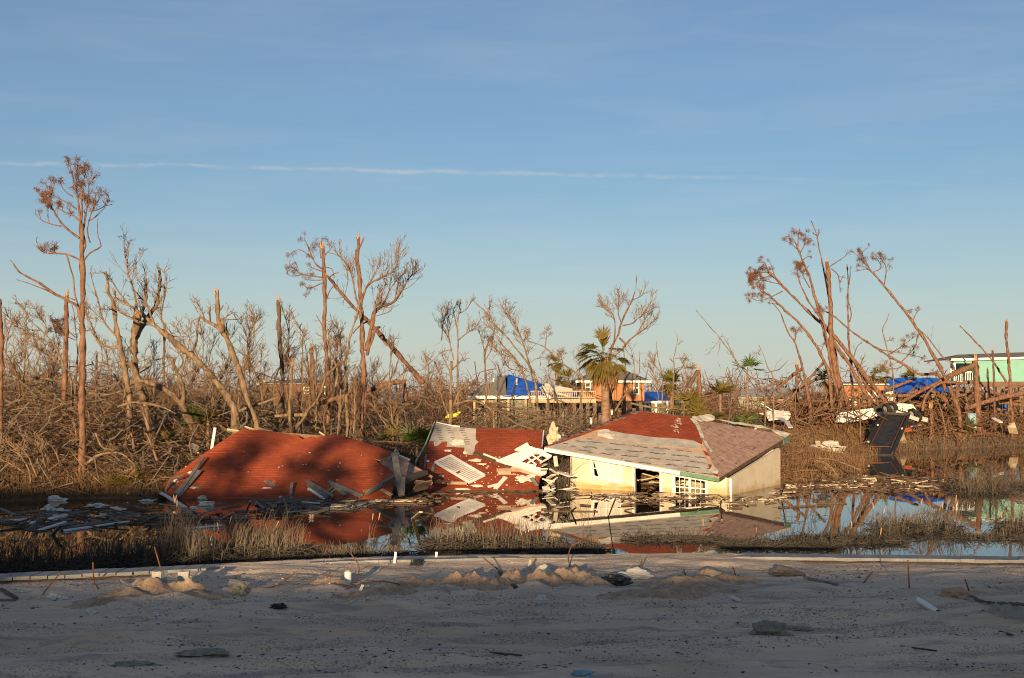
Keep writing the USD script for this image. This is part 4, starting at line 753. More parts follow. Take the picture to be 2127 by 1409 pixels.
t.stem(Z3, [(1045, 1195), (1040, 1050), (1035, 900), (1025, 750), (1022, 650), (1024, 540), (1018, 420), (1010, 300), (1000, 195)], 5.5, 3.4, ground=True, broken=True, wig=.03)
for pts, a, b in (([(1015, 350), (965, 315), (932, 260), (905, 190), (880, 140)], 2.2, .6), ([(990, 270), (985, 200), (995, 140)], 1.4, .5), ([(945, 280), (895, 240), (850, 215), (800, 235)], 1.4, .5), ([(1005, 360), (950, 340), (900, 320)], 1.4, .6), ([(1012, 400), (940, 388), (880, 380), (830, 350), (785, 312)], 1.8, .6), ([(868, 378), (800, 388), (760, 365)], 1.1, .5), ([(1012, 412), (950, 415), (885, 410)], 1.2, .5), ([(1005, 430), (950, 455), (900, 465), (872, 440)], 1.4, .6), ([(1020, 250), (1060, 200), (1030, 160)], 1.2, .5), ([(1040, 400), (1080, 370), (1110, 365)], 1.8, .8), ([(1030, 530), (1050, 480), (1085, 440)], 1.6, .6), ([(1005, 720), (990, 690), (960, 640)], 1.2, .5), ([(1018, 330), (1060, 340), (1080, 400)], 1.3, .5)): t.stem(Z3, pts, a, b)
t.twigs(44, 110, l1=(.25, .9), which=[1, 2, 3, 4, 5, 6, 8, 9, 12], droop=.1).needles(46, nb=24, L=(.12, .28), droop=1.2)
t = Tree('fallen_tree', 'long straight trunk fallen at a slant behind the forked tree, propped high', 'fallen tree', 72, seed=13)
t.stem(Z3, [(1655, 1085), (1500, 900), (1360, 740), (1210, 590), (1085, 445), (1030, 385)], 5.5, 2.6, wig=.03, broken=True, d1=69).stem(Z3, [(1120, 480), (1150, 520), (1130, 560)], 1, .5).twigs(16, 30, which=[0, 1], l1=(.3, 1.2))
t = Tree('forked_tree', 'tall forked tree between the two roofs, snapped top and feathery right limbs', 'bare tree', 66, 'bark_pine', 'twig_tan', seed=14)
t.stem(Z3, [(1255, 1390), (1268, 1280), (1282, 1150), (1275, 1000), (1268, 850), (1262, 700), (1255, 560), (1245, 430), (1232, 280), (1236, 200), (1232, 135)], 7, 3.2, ground=True, broken=True, wig=.03)
for pts, a, b in (([(1238, 210), (1258, 170), (1272, 138)], 2, 1.4), ([(1225, 330), (1215, 270), (1218, 215)], 2, 1.2), ([(1250, 600), (1215, 520), (1195, 420), (1170, 330), (1110, 260), (1040, 235)], 2.2, .7), ([(1285, 870), (1310, 780), (1332, 700), (1345, 630), (1385, 590), (1470, 555), (1530, 470), (1570, 400), (1650, 325)], 4.6, .8), ([(1335, 700), (1345, 600), (1390, 500), (1410, 450)], 2.6, .8), ([(1248, 650), (1262, 530), (1300, 445), (1380, 395), (1460, 350), (1490, 280), (1505, 170)], 3, .7), ([(1300, 445), (1340, 380), (1380, 270)], 1.3, .5), ([(1385, 590), (1440, 470), (1480, 420), (1560, 330)], 1.5, .5), ([(1332, 660), (1240, 715), (1200, 760)], 2, 1.4), ([(1160, 340), (1165, 420), (1150, 500)], 1.2, .6), ([(1340, 650), (1440, 620), (1450, 600)], 1, .5), ([(1160, 1000), (1130, 940), (1050, 1020), (1020, 1050)], 1.6, 2), ([(1290, 900), (1345, 740), (1370, 720)], 3, 2)): t.stem(Z3, pts, a, b)
t.twigs(150, 520, 620, l1=(.5, 1.7), which=[3, 4, 5, 6, 7, 8, 11], tmin=.3, up=.4)
t = Tree('slender_tree', 'slender pale trunk close left of the forked tree, leaning right near its top', 'bare tree', 65, 'bark_grey', 'twig_tan', seed=15)
t.stem(Z3, [(1168, 1385), (1158, 1250), (1150, 1000), (1165, 880), (1192, 750), (1225, 640), (1250, 540)], 4, 1.5, ground=True).stem(Z3, [(1105, 1390), (1110, 1250), (1120, 1150), (1150, 1030)], 2.5, 1.5).stem(Z3, [(1210, 1370), (1208, 1200), (1212, 1060)], 2, 1).twigs(30, 60, 40, which=[0, 1, 2], l1=(.3, 1.3))
t = Tree('curved_tree', 'curved pale stem sweeping up right from behind the ridge of the big red roof', 'bare tree', 63, 'bark_grey', 'twig_tan', seed=16)
t.stem(Z3, [(825, 1395), (880, 1320), (915, 1260), (970, 1190), (1005, 1110), (1020, 1045), (1060, 1000), (1130, 945)], 4.5, 1.6, ground=True).stem(Z3, [(1085, 1110), (1100, 1000), (1060, 900), (1030, 800), (970, 770)], 3, 1).twigs(26, 50, which=[0, 1], l1=(.3, 1.3))
t = Tree('broken_tree', 'short crooked stem, forked low, rising from the red roof ridge', 'broken tree', 62.5, 'bark_grey', 'twig_tan', seed=17)
t.stem(Z3, [(800, 1400), (790, 1280), (788, 1200), (800, 1100), (805, 960)], 4.5, 1.8, ground=True, broken=True).twigs(6, 8, which=[0])
t = Tree('small_pine', 'thin young pine with drooping clumps, beside the straight dead pole', 'pine tree', 74, seed=18)
t.stem(Z3, [(782, 1080), (778, 960), (790, 860), (810, 850)], 1.6, .6, ground=True).stem(Z3, [(785, 880), (830, 850), (850, 880)], 1, .4).stem(Z3, [(782, 990), (840, 960), (880, 940)], .9, .4).twigs(26, 30, which=[0, 1, 2], l1=(.2, .6), tmin=.5).needles(34, nb=22, droop=1.0)
t = Tree('broken_pine', 'splintered orange topped stump of a pine, right of the dead pole', 'broken tree', 73, seed=19); t.stem(Z3, [(935, 1080), (932, 950), (930, 850)], 4.6, 3.6, ground=True, broken=True)
t = Tree('vine_tree', 'wispy dark stem wrapped in vine, leaning left of the snapped pine', 'bare tree', 74, 'bark_dark', 'twig_tan', seed=20); t.stem(Z3, [(925, 1080), (910, 950), (895, 840), (870, 740), (830, 680), (795, 620)], 1.6, .5, ground=True).twigs(60, 90, l1=(.15, .6), which=[0])
t = Tree('small_pine', 'bushy dead pine top between the snapped pine and the forked tree', 'pine tree', 76, seed=21); t.stem(Z3, [(1100, 1100), (1095, 950), (1092, 840), (1085, 800)], 2, .8, ground=True).twigs(40, 60, which=[0], l1=(.3, .9), tmin=.5).needles(50, nb=20)
for k, (lab, pts, r) in enumerate((('long log lying snapped over its own stump, behind the gap between the roofs', [(950, 1222), (1150, 1172), (1300, 1130), (1420, 1095), (1510, 1072)], 5.5), ('pale log lying across the rubble behind the big red roof', [(400, 1285), (560, 1230), (725, 1172)], 3), ('short bleached log half buried just behind the red roof ridge', [(690, 1300), (800, 1290), (900, 1292)], 3.6))):
    t = Tree('fallen_log', lab, 'log', (68, 63, 63)[k], 'bark_pine' if k == 0 else 'bark_grey', seed=30 + k); t.stem(Z3, pts, r, r * .9)
    if k == 0: t.stem(Z3, [(1545, 1200), (1538, 1120), (1528, 1068)], 5.5, 5, 'stump', broken=True)
# ---- centre
t = Tree('bare_tree', 'thin leafless tree, straight stem and upright limbs, left of the blue tarped roof', 'bare tree', 80, 'bark_grey', 'twig_tan', seed=40)
t.stem(Z7, [(182, 1010), (180, 800), (178, 600), (178, 450), (188, 340), (200, 250)], 3, .8, ground=True)
for pts in ([(180, 560), (240, 510), (310, 460), (350, 400)], [(188, 360), (240, 330), (275, 280)], [(178, 480), (150, 330), (180, 290)], [(150, 700), (110, 500), (100, 330)], [(60, 560), (70, 400), (60, 320)]): t.stem(Z7, pts, 1.4, .5)
t.twigs(70, 220, 240, l1=(.6, 1.9), up=.4)
t = Tree('forked_stub', 'pale stub with a low broken fork standing behind the grey felted roof', 'broken tree', 66, 'bark_grey', 'twig_tan', seed=41)
t.stem(Z7, [(120, 1190), (130, 1080), (128, 900), (135, 710)], 4.5, 2.6, ground=True, broken=True).stem(Z7, [(138, 770), (180, 730), (222, 690)], 2, 1).stem(Z7, [(150, 1040), (190, 940), (240, 905), (300, 870)], 3, 2.2).stem(Z7, [(128, 800), (80, 700), (60, 640)], 1.3, .5).stem(Z7, [(110, 1100), (60, 980), (40, 860)], 2, 1)
t.twigs(40, 90, 80, l1=(.4, 1.4))
t = Tree('forked_stub', 'reddish stem ending in a twisted fork, in front of the grey roof', 'broken tree', 84, 'bark_pine', 'twig_tan', seed=42)
t.stem(Z7, [(388, 1000), (385, 850), (378, 700), (380, 640), (410, 548)], 3, 1.4, ground=True).stem(Z7, [(380, 660), (400, 600), (415, 545)], 1.4, .7).stem(Z7, [(385, 700), (430, 620), (440, 520)], 1, .4).stem(Z7, [(380, 650), (360, 560), (330, 470)], 1, .4).twigs(40, 110, 100, l1=(.4, 1.4), up=.3)
t = Tree('leaning_tree', 'bundle of pale leafless stems leaning left across the blue tarped roof', 'bare tree', 78, 'bark_grey', 'twig_tan', seed=43)
t.stem(Z7, [(775, 1200), (765, 1000), (745, 850), (715, 760), (650, 670), (560, 550), (450, 430), (385, 345), (330, 300), (270, 235)], 3.2, .8, ground=True)
for pts, a in (([(720, 1050), (700, 940), (660, 800), (600, 690), (500, 580), (430, 460), (390, 350)], 2.6), ([(735, 860), (690, 680), (640, 520), (560, 400), (490, 290)], 2), ([(640, 520), (600, 440), (540, 330), (530, 270)], 1.2), ([(600, 690), (480, 650), (450, 590)], 1.2), ([(560, 550), (470, 470), (400, 400)], 1.4), ([(650, 780), (560, 760), (470, 620)], 1.2), ([(720, 720), (760, 690), (850, 680)], 1.1), ([(420, 400), (410, 320), (420, 270)], 1)): t.stem(Z7, pts, a, .5)
t.twigs(150, 420, 420, l1=(.5, 1.8), up=.15)
t = Tree('arching_limb', 'arching broken limb with a round twiggy tip, left of the big palm', 'bare tree', 76, 'bark_grey', 'twig_tan', seed=44)
t.stem(Z7, [(1085, 1010), (1100, 860), (1075, 820), (980, 755), (920, 710), (850, 640), (790, 595), (690, 560)], 3, .8, ground=True).stem(Z7, [(820, 610), (832, 550), (838, 480)], 1.2, .5).stem(Z7, [(700, 560), (680, 520), (690, 490)], 1, .4).stem(Z7, [(960, 740), (940, 660), (960, 640)], 1, .4)
t.twigs(26, 160, 260, l1=(.3, 1.0), l2=(.2, .7), which=[1, 2, 3], ang=1.0)
t = Tree('bare_tree', 'wide airy leafless tree rising straight behind the big palm', 'bare tree', 82, 'bark_pine', 'twig_tan', seed=45)
t.stem(Z7, [(1300, 1000), (1295, 800), (1300, 690), (1325, 590), (1365, 515), (1388, 440), (1420, 350), (1465, 260), (1490, 180), (1498, 70)], 4.5, .6, ground=True)
for pts, a in (([(1330, 585), (1332, 480), (1320, 380), (1270, 320), (1220, 240)], 1.7), ([(1388, 440), (1360, 340), (1362, 180)], 1.3), ([(1400, 610), (1450, 555), (1500, 510), (1570, 465), (1650, 380)], 2), ([(1370, 540), (1410, 600), (1300, 700)], 2), ([(1395, 450), (1470, 430), (1530, 380), (1650, 300)], 1.5), ([(1420, 360), (1440, 300), (1400, 250)], 1), ([(1465, 260), (1530, 230), (1570, 150)], 1), ([(1530, 380), (1600, 280), (1620, 200)], 1.1), ([(1500, 510), (1560, 400), (1600, 350)], 1)): t.stem(Z7, pts, a, .45)
t.twigs(120, 420, 520, l1=(.5, 1.8), up=.35)
for k, (lab, Z, stems, d, n) in enumerate((
        ('crooked bare tree with drooping side limbs, right of the orange house', Z7, [[(1770, 800), (1768, 700), (1782, 640), (1800, 540), (1772, 490)], [(1780, 690), (1830, 690), (1870, 692)], [(1770, 770), (1840, 755), (1930, 762)], [(1770, 720), (1735, 690)], [(1800, 590), (1835, 560)]], 86, 40),
        ('twin topped bare tree just right of the orange house roof', Z7, [[(1685, 1040), (1690, 900), (1682, 790), (1655, 690), (1640, 560)], [(1680, 800), (1620, 720), (1590, 650)], [(1660, 1000), (1640, 850), (1600, 760), (1540, 750)]], 84, 50),
        ('pair of thin dead stems in front of the orange house', Z7, [[(1415, 840), (1410, 700), (1400, 620)], [(1490, 940), (1480, 760), (1455, 620), (1430, 590)], [(1520, 800), (1518, 640)]], 88, 16),
        ('thin leaning pole tree snapped over near its top, left of the fallen pines', Z8, [[(590, 1095), (540, 1010), (460, 930), (390, 830), (325, 745), (185, 580)], [(470, 1020), (430, 900), (380, 800), (338, 738), (312, 775), (250, 850)], [(330, 770), (322, 830)]], 96, 10),
        ('wavy thin stem with a ragged tip among the debris, by the leaning pines', Z8, [[(645, 1020), (610, 920), (590, 860), (560, 790)], [(572, 815), (545, 840)]], 96, 8),
        ('wiry crooked stem standing between the leaning pines and the right pine', Z8, [[(1355, 980), (1330, 860), (1305, 780), (1288, 700), (1310, 650), (1330, 600)], [(1315, 765), (1345, 758)]], 100, 8))):
    t = Tree('thin_tree', lab, 'bare tree', d, 'bark_grey', 'twig_tan', seed=60 + k)
    for i, s_ in enumerate(stems): t.stem(Z, s_, 2.0 if i == 0 else 1.1, .6 if i == 0 else .4, ground=(i == 0))
    t.twigs(n, n * 2, n, l1=(.3, 1.3))
# ---- right: the leaning pines
PG = 'storm bent pines on the right bank'
def pine(label, Z, stems, d, tw=0, nd=0, which=None, broken=False, seed=0, r=(4, 1.2), name='leaning_pine', cat='pine tree', lr=1.3, **k):
    t = Tree(name, label, cat, d, 'bark_pine', 'twig_red', seed=seed)
    for i, s_ in enumerate(stems): t.stem(Z, s_, r[0] if i == 0 else lr, r[1] if i == 0 else lr * .4, ground=(i == 0), broken=broken and i == 0, wig=.025)
    if tw: t.twigs(tw, tw * 2, l1=(.3, 1.3), which=which if which is not None else list(range(1, len(stems))) or [0], **k)
    if nd: t.needles(nd, nb=22, L=(.2, .42), w=.03)
    return t
pine('longest leaning pine of the right group, bushy brown crown far to the left', Z8, [[(1310, 1145), (1250, 1050), (1150, 920), (1050, 790), (960, 690), (850, 590), (750, 490), (680, 415), (610, 345)], [(680, 415), (620, 370), (570, 330)], [(690, 430), (600, 410), (540, 400), (500, 385)], [(660, 400), (640, 340), (620, 285)], [(640, 375), (570, 400), (530, 450)], [(610, 345), (590, 300), (545, 300)], [(620, 360), (540, 360), (515, 400)]], 112, 46, 80, seed=71, r=(5, 2), tmin=.3)
pine('upright snapped pine trunk with a bright splintered tip, among the leaning pines', Z8, [[(1050, 1165), (1030, 1050), (1005, 900), (988, 760), (985, 600), (975, 450), (962, 295)], [(970, 330), (1020, 295), (1060, 270), (1105, 225)], [(985, 335), (1020, 365), (1035, 400), (1040, 480)], [(1040, 420), (1058, 378)]], 110, 12, 0, broken=True, seed=72, r=(6, 4))
pine('tall leaning pine whose round brown crown stands highest on the right', Z8, [[(1085, 1155), (1060, 1060), (1020, 950), (970, 780), (935, 650), (900, 520), (860, 380), (820, 290), (780, 190)], [(790, 210), (760, 160), (730, 130)], [(790, 210), (790, 150), (780, 100)], [(800, 250), (830, 190), (835, 130)], [(820, 285), (850, 265), (872, 262)], [(795, 230), (750, 190), (720, 175)], [(840, 335), (858, 318)], [(860, 450), (820, 380), (790, 310)]], 110, 40, 76, seed=73, r=(5, 1.6))
pine('bare whip thin pine rising above the snapped one, tip forked', Z8, [[(1060, 1160), (1030, 1000), (1000, 830), (970, 650), (960, 480), (935, 330), (912, 220), (900, 140), (868, 55)], [(902, 160), (915, 120)], [(900, 140), (875, 125)]], 113, 8, 0, seed=74, r=(4, .7), name='bare_pine')
pine('twin straight stems side by side right of the snapped trunk', Z8, [[(1115, 1140), (1105, 950), (1095, 750), (1088, 560), (1090, 430), (1080, 312)], [(1092, 430), (1098, 380), (1100, 318)], [(1108, 900), (1140, 800), (1170, 775)], [(1095, 650), (1105, 600), (1080, 500)]], 114, 12, 0, seed=75, r=(3.6, 1), name='bare_pine')
pine('leaning pine parallel to and below the longest one, no crown', Z8, [[(1215, 1135), (1160, 1020), (1100, 910), (1030, 810), (965, 700), (935, 650)], [(1100, 905), (1060, 870), (1000, 790)]], 111, 8, 0, seed=76, r=(4.6, 2.4))
pine('third of the leaning pines, ending in the tangle of stems', Z8, [[(1270, 1140), (1200, 1030), (1120, 880), (1060, 800), (985, 720)], [(1150, 930), (1180, 860)]], 113, 8, 0, seed=77, r=(4.4, 2.2))
pine('bowed pine with hanging brown tufts, lowest of the left leaning ones', Z8, [[(990, 1150), (970, 960), (930, 860), (880, 770), (800, 660), (700, 570), (620, 495), (550, 440)], [(700, 470), (620, 510), (560, 528), (510, 510)], [(690, 560), (660, 545), (615, 545)], [(560, 445), (530, 420), (515, 455)], [(620, 495), (560, 460), (540, 430)], [(920, 840), (935, 800), (900, 790)]], 108, 26, 44, seed=78, r=(4.2, 1.2))
pine('forked slender pine snapped above the brush, left of the leaning group', Z8, [[(860, 1170), (840, 1050), (815, 930), (770, 780), (728, 715), (685, 600), (640, 540)], [(768, 775), (780, 720), (765, 690)]], 106, 14, 8, seed=79, r=(4, .8))
pine('inner leaning stem close beside the snapped trunk', Z8, [[(1040, 1140), (1000, 980), (980, 860), (960, 740), (945, 660), (860, 540), (800, 420), (780, 310)], [(945, 660), (920, 570)]], 109.5, 20, 14, seed=80, r=(4, .9))
pine('stem bending right out of the tangle toward the mint house', Z8, [[(1640, 985), (1500, 960), (1420, 905), (1320, 850), (1200, 770), (1090, 695), (1010, 625), (900, 560)], [(1320, 850), (1400, 800), (1480, 740)], [(1420, 905), (1360, 930), (1240, 900)], [(1500, 960), (1620, 950), (1640, 920)], [(1250, 800), (1300, 820), (1420, 840), (1550, 870)], [(1400, 890), (1480, 800), (1500, 730)]], 112, 60, 40, seed=81, r=(3.8, 1.2), name='fallen_pine', droop=.06)
pine('single pine leaning left with a flat brown crown, in front of the mint house', Z8, [[(1745, 1195), (1720, 1120), (1690, 1050), (1640, 950), (1560, 800), (1470, 660), (1380, 540), (1290, 430), (1225, 350)], [(1225, 350), (1180, 300), (1110, 230)], [(1300, 440), (1310, 340), (1290, 290), (1230, 240)], [(1260, 390), (1190, 330), (1150, 320)], [(1210, 330), (1170, 250), (1200, 215)], [(1230, 360), (1280, 330), (1250, 260)], [(1470, 655), (1480, 620), (1505, 575)], [(1240, 370), (1200, 340), (1145, 350)]], 106, 44, 44, seed=82, r=(5, 1.6))
pine('thin stem leaning behind the single right pine', Z8, [[(1720, 945), (1640, 850), (1560, 750), (1500, 690)]], 110, 6, 0, which=[0], seed=83, r=(2, 1), name='bare_pine')
pine('stout snapped pine whose top has folded down to the left, still attached', Z8, [[(1862, 1300), (1856, 1180), (1850, 1050), (1845, 960), (1838, 880)], [(1846, 905), (1790, 925), (1700, 970), (1620, 1010), (1540, 1050), (1450, 1100), (1350, 1145)]], 108, 0, 0, broken=True, seed=84, r=(6.5, 5), name='snapped_pine', lr=6)
# ---------------------------------------------------------------- fallen logs and stubs on the right bank
def log(label, Z, pts, d, r, mat='bark_pine', name='fallen_log', cat='log', d1=None, seed=0, twn=0, ground=False, r1=None):
    t = Tree(name, label, cat, d, mat, 'twig_red', seed=seed); t.stem(Z, pts, r, r1 or r * .85, d1=d1, wig=.03, ground=ground, part='trunk', broken=ground)
    if twn: t.twigs(twn, twn, which=[0], l1=(.3, 1.4))
log('long log lying level in front of the mint house stilts, rising to the right edge', Z8, [(2200, 1055), (2127, 1072), (2040, 1092), (1960, 1112), (1780, 1162)], 108, 5.5, seed=91, twn=6)
log('thin pole leaning left across the front of the mint house', Z8, [(2022, 1005), (1950, 900), (1850, 780), (1748, 676)], 112, 2.2, seed=92, r1=1.2, name='leaning_pole', cat='tree trunk')
log('bare upright pole on a concrete lump, nearest the right edge', Z8, [(2055, 1245), (2045, 1100), (2040, 960), (2030, 820), (2020, 740), (2025, 650)], 108, 3.2, seed=93, ground=True, name='dead_pole', cat='tree trunk')
log('thin dark upright pole in front of the mint wall, left of the bare pole', Z8, [(1955, 1170), (1950, 1000), (1940, 820)], 108, 2.4, 'bark_dark', seed=94, ground=True, name='dead_pole', cat='tree trunk')
log('short stub between the mint window and the thin dark pole', Z8, [(1916, 1090), (1910, 940)], 110, 2.6, seed=95, ground=True, name='dead_pole', cat='tree trunk')
log('snapped pine log slanting up to its tall stub, left of the leaning pines', Z8, [(660, 1050), (740, 985), (820, 925)], 116, 3.6, seed=96)
log('upright snapped stub behind the slanting log, left of the leaning pines', Z8, [(786, 1165), (784, 1000), (782, 905)], 117, 3.8, seed=97, ground=True, name='dead_pole', cat='tree trunk')
log('long thin log slanting up right into the leaning pines', Z8, [(740, 1112), (840, 1000), (940, 895)], 114, 3.0, seed=98)
log('dark log lying low through the brush, left of the leaning pines', Z8, [(640, 1110), (760, 1060), (860, 1010), (950, 965)], 118, 3.4, 'bark_dark', seed=99)
log('leaning broken post behind the big palmetto, right of the orange house', Z7, [(1880, 900), (1915, 840), (1948, 778)], 82, 4, 'bark_dark', seed=100, name='broken_post', cat='tree trunk')
log('upright broken post touching the leaning dark one, right of the orange house', Z7, [(1960, 960), (1958, 860), (1955, 775)], 82, 4.2, seed=101, ground=True, name='broken_post', cat='tree trunk')
log('long log on the ground just behind the white camper', Z8, [(560, 1195), (700, 1175), (900, 1190), (1020, 1215)], 108, 4.0, seed=102)
log('low curved log arching over the white camper', Z8, [(1010, 1190), (1060, 1165), (1180, 1150), (1290, 1140)], 108, 2.6, seed=103)
log('log slumped under the mint house porch', Z8, [(1440, 1080), (1560, 1035), (1660, 1020), (1830, 1005)], 118, 4, seed=104, twn=5)
log('log crossing the blue sheet toward the single right pine', Z8, [(1310, 1050), (1400, 1020), (1490, 985)], 116, 3.4, seed=105)
log('arched limb under the folded pine, above the grassy bank', Z8, [(1530, 1180), (1540, 1110), (1580, 1050), (1640, 1010), (1720, 1010)], 104, 3, seed=106)
log('short thick log end by the single right pine', Z8, [(1610, 1080), (1650, 1100), (1690, 1140)], 108, 5, seed=107)
log('sawn stump on the grassy bank behind the black trailer', Z8, [(1580, 1225), (1576, 1160)], 103, 5, seed=108, ground=True, name='stump', cat='tree stump')
for k, (a, b, r_) in enumerate((((560, 1110), (760, 1150), 3), ((700, 1135), (900, 1160), 3.4), ((880, 1120), (1090, 1165), 2.8), ((1290, 1080), (1480, 1130), 3), ((1380, 1090), (1560, 1100), 3.4), ((1560, 1060), (1760, 1110), 3.6), ((1650, 1130), (1840, 1070), 3), ((1700, 1050), (1840, 1120), 2.6), ((1880, 1060), (2060, 1110), 3), ((1900, 1110), (2127, 1125), 3.4), ((1000, 1110), (1240, 1105), 2.6), ((1480, 1150), (1700, 1165), 3), ((2000, 1060), (2127, 1030), 2.6), ((560, 1060), (700, 1000), 2.2))):
    t = Tree('jumbled_log', 'reddish log jumbled with others beneath the leaning pines and the mint house', 'log', 111 + (k * 3) % 6, 'bark_pine', 'twig_red', group='logs jumbled on the right bank', seed=400 + k); t.stem(Z8, [a, ((a[0] + b[0]) / 2, (a[1] + b[1]) / 2 - 8), b], r_, r_ * .8, part='trunk'); t.twigs(5, 6, which=[0], l1=(.4, 1.4))
log('log resting across the far stilts below the mint house', Z8, [(1890, 1150), (2000, 1130), (2140, 1150)], 113, 3.6, seed=109)
# ---------------------------------------------------------------- palms
def fan(o, d, pet, rad, n, rng, droop=.35, spread=1.9, w=.035):
    """one fan frond: a drooping petiole, then pleated leaflets"""
    d = unit(np.asarray(d, float)); up = np.array([0, 0, 1.0]); side = np.cross(d, up)
    side = unit(side) if np.linalg.norm(side) > .05 else np.array([1.0, 0, 0])
    side = unit(side + rng.normal(0, .25, 3)); K = 5; P = [np.asarray(o, float)]; dd = d
    for k in range(K - 1): P.append(P[-1] + dd * pet / (K - 1)); dd = unit(dd + [0, 0, -droop * .18])
    pv, pf = tube_batch(np.array([P]), np.full((1, K), .014), 4)
    mb = MB().add(pv, pf); e = P[-1]; a = np.linspace(-spread, spread, n) + rng.normal(0, .04, n)
    nrm = unit(np.cross(side, dd)); L = rad * (1 - .35 * (np.abs(a) / spread) ** 2) * rng.uniform(.8, 1.08, n)
    dirs = np.cos(a)[:, None] * dd + np.sin(a)[:, None] * side; perp = -np.sin(a)[:, None] * dd + np.cos(a)[:, None] * side
    ws = np.array([.5, 1.0, .75, .08]) * w; V = np.zeros((n, 4, 2, 3)); p = np.repeat(e[None], n, 0); cur = unit(dirs + .12 * nrm)
    for k in range(4):
        tw = nrm * ((-1) ** np.arange(n))[:, None] * .35
        V[:, k, 0] = p - unit(perp + tw) * ws[k]; V[:, k, 1] = p + unit(perp + tw) * ws[k]
        p = p + cur * (L / 3)[:, None]; cur = unit(cur + [0, 0, -droop * (.35 + .5 * k)] + rng.normal(0, .06, (n, 3)))
    b = (np.arange(n) * 8)[:, None] + np.arange(3)[None] * 2; q = np.stack([b, b + 1, b + 3, b + 2], -1).reshape(-1, 4)
    mb.add(V.reshape(-1, 3), q); return mb
def palm(name, label, base, top, r, n, rng, pet=.7, rad=.95, dead=10, mats=('palm_green', 'palm_olive', 'palm_dead'), dirs=None, leaf=24, group=None, cat='palm tree', each=True, w=.035, spread=1.9, dr=None):
    t = thing(name, label, cat, base, group); Q = spline([base, base * .6 + top * .4 + [.03, 0, 0], top], .25); k = len(Q)
    R = r * (1.08 - .12 * np.linspace(0, 1, k)) * (1 + .05 * rng.normal(0, 1, k)); R[:2] *= 1.25
    v, f = tube(Q, R, 12); put(t, 'trunk', (v, f), 'palm_trunk', True)
    if dirs is None:
        dirs = []
        for i in range(n):
            a, e = rng.random() * 6.28, rng.uniform(-.75, 1.35); dirs.append((math.cos(a) * math.cos(e), math.sin(a) * math.cos(e), math.sin(e)))
    groups = {}
    for i, d in enumerate(dirs):
        m = mats[1] if d[2] < .1 or rng.random() < .3 else mats[0]
        fr = fan(top + np.array(d) * r * .6 + [0, 0, rng.uniform(-.2, .25)], d, pet * rng.uniform(.8, 1.2), rad * rng.uniform(.85, 1.15), leaf, rng, droop=.12 if d[2] > .9 else dr if dr else .3 if d[2] > 0 else .5, w=w, spread=spread)
        if each: put(t, 'frond', fr.mesh(), m)
        else: groups.setdefault(m, MB()).add(*fr.mesh())
    for i in range(dead):
        a = rng.random() * 6.28; d = (math.cos(a) * .55, math.sin(a) * .55, -1)
        fr = fan(top + np.array([d[0], d[1], 0]) * r * 1.2 + [0, 0, rng.uniform(-.5, .05)], d, pet * (.9 if each else .5), rad * (1.0 if each else .8), leaf // 2, rng, droop=.6, spread=1.2, w=w)
        if each: put(t, 'dead_frond', fr.mesh(), mats[2])
        else: groups.setdefault(mats[2], MB()).add(*fr.mesh())
    for m, g in groups.items(): put(t, 'fronds', g.mesh(), m, kind='stuff')
    return t
rg = np.random.default_rng(77)
dP = 68.0; top = at_depth(1257, 742, dP); bx = at_depth(1256, 880, dP); bx[2] = ground_z(bx[0], bx[1]) - .2
dirs = [(-.9, -.3, .45), (-1, .1, .25), (-.95, -.3, .0), (-.85, .3, -.2), (-.8, -.5, -.3), (-.7, -.2, .7), (-.55, -.7, -.35), (-.3, -.9, -.3), (.05, -1, -.45), (.3, -.9, -.55), (.55, -.7, -.3), (.85, -.2, .15), (.95, -.1, -.15), (.8, .4, -.3), (.5, .6, .4), (-.2, .9, .2), (-.5, .7, .3), (.1, -.8, .25), (-.4, -.8, .15), (-.15, -.4, .95)]
dirs = dirs + [tuple(np.array(q) * [1, 1, .6] + rg.normal(0, .3, 3) + [-.1, 0, -.3]) for q in dirs[:10]]
palm('palm_tree', 'tall cabbage palm with lopsided ragged crown, behind the cream house', bx, top, .23, 0, rg, pet=.66, rad=.9, dead=40, dirs=dirs, leaf=24, w=.036, spread=1.15, dr=.62)
sl = Tree('palm_spear', 'x', 'x', 1) if False else None
pt = stage.GetPrimAtPath('/World/palm_tree').GetPath().pathString
for d in ((-.12, 0, 1), (-.04, .05, 1), (-.2, .02, 1)): put(pt, 'frond', fan(top + np.array([-.08, 0, .1]), d, .45, 1.05, 20, rg, droop=.16, spread=.75, w=.04).mesh(), 'palm_olive')
for lab, x, y, yb, d, s in (('small far palm, the taller of two, between the blue tarped roof and the orange house', 1156, 757, 830, 120, .8), ('small far palm, shorter, right beside the taller small palm', 1176, 790, 832, 118, .95), ('ragged palm behind the twin topped tree, right of the orange house', 1395, 798, 850, 92, 1.0), ('palm crown poking over the brush behind the leaning pines', 1830, 783, 850, 140, 1.3), ('dark palm leaning beside the leaning pines on the right bank', 1715, 790, 850, 130, 1.2), ('palm crown behind the folded pine and the blue sheet', 1890, 790, 840, 140, 1.1)):
    tp = at_depth(x, y, d); b_ = at_depth(x + 1, yb, d); palm('small_palm', lab, b_, tp, .16, 16, rg, pet=.5 * s, rad=.8 * s, dead=8, leaf=14, each=False, w=.05)
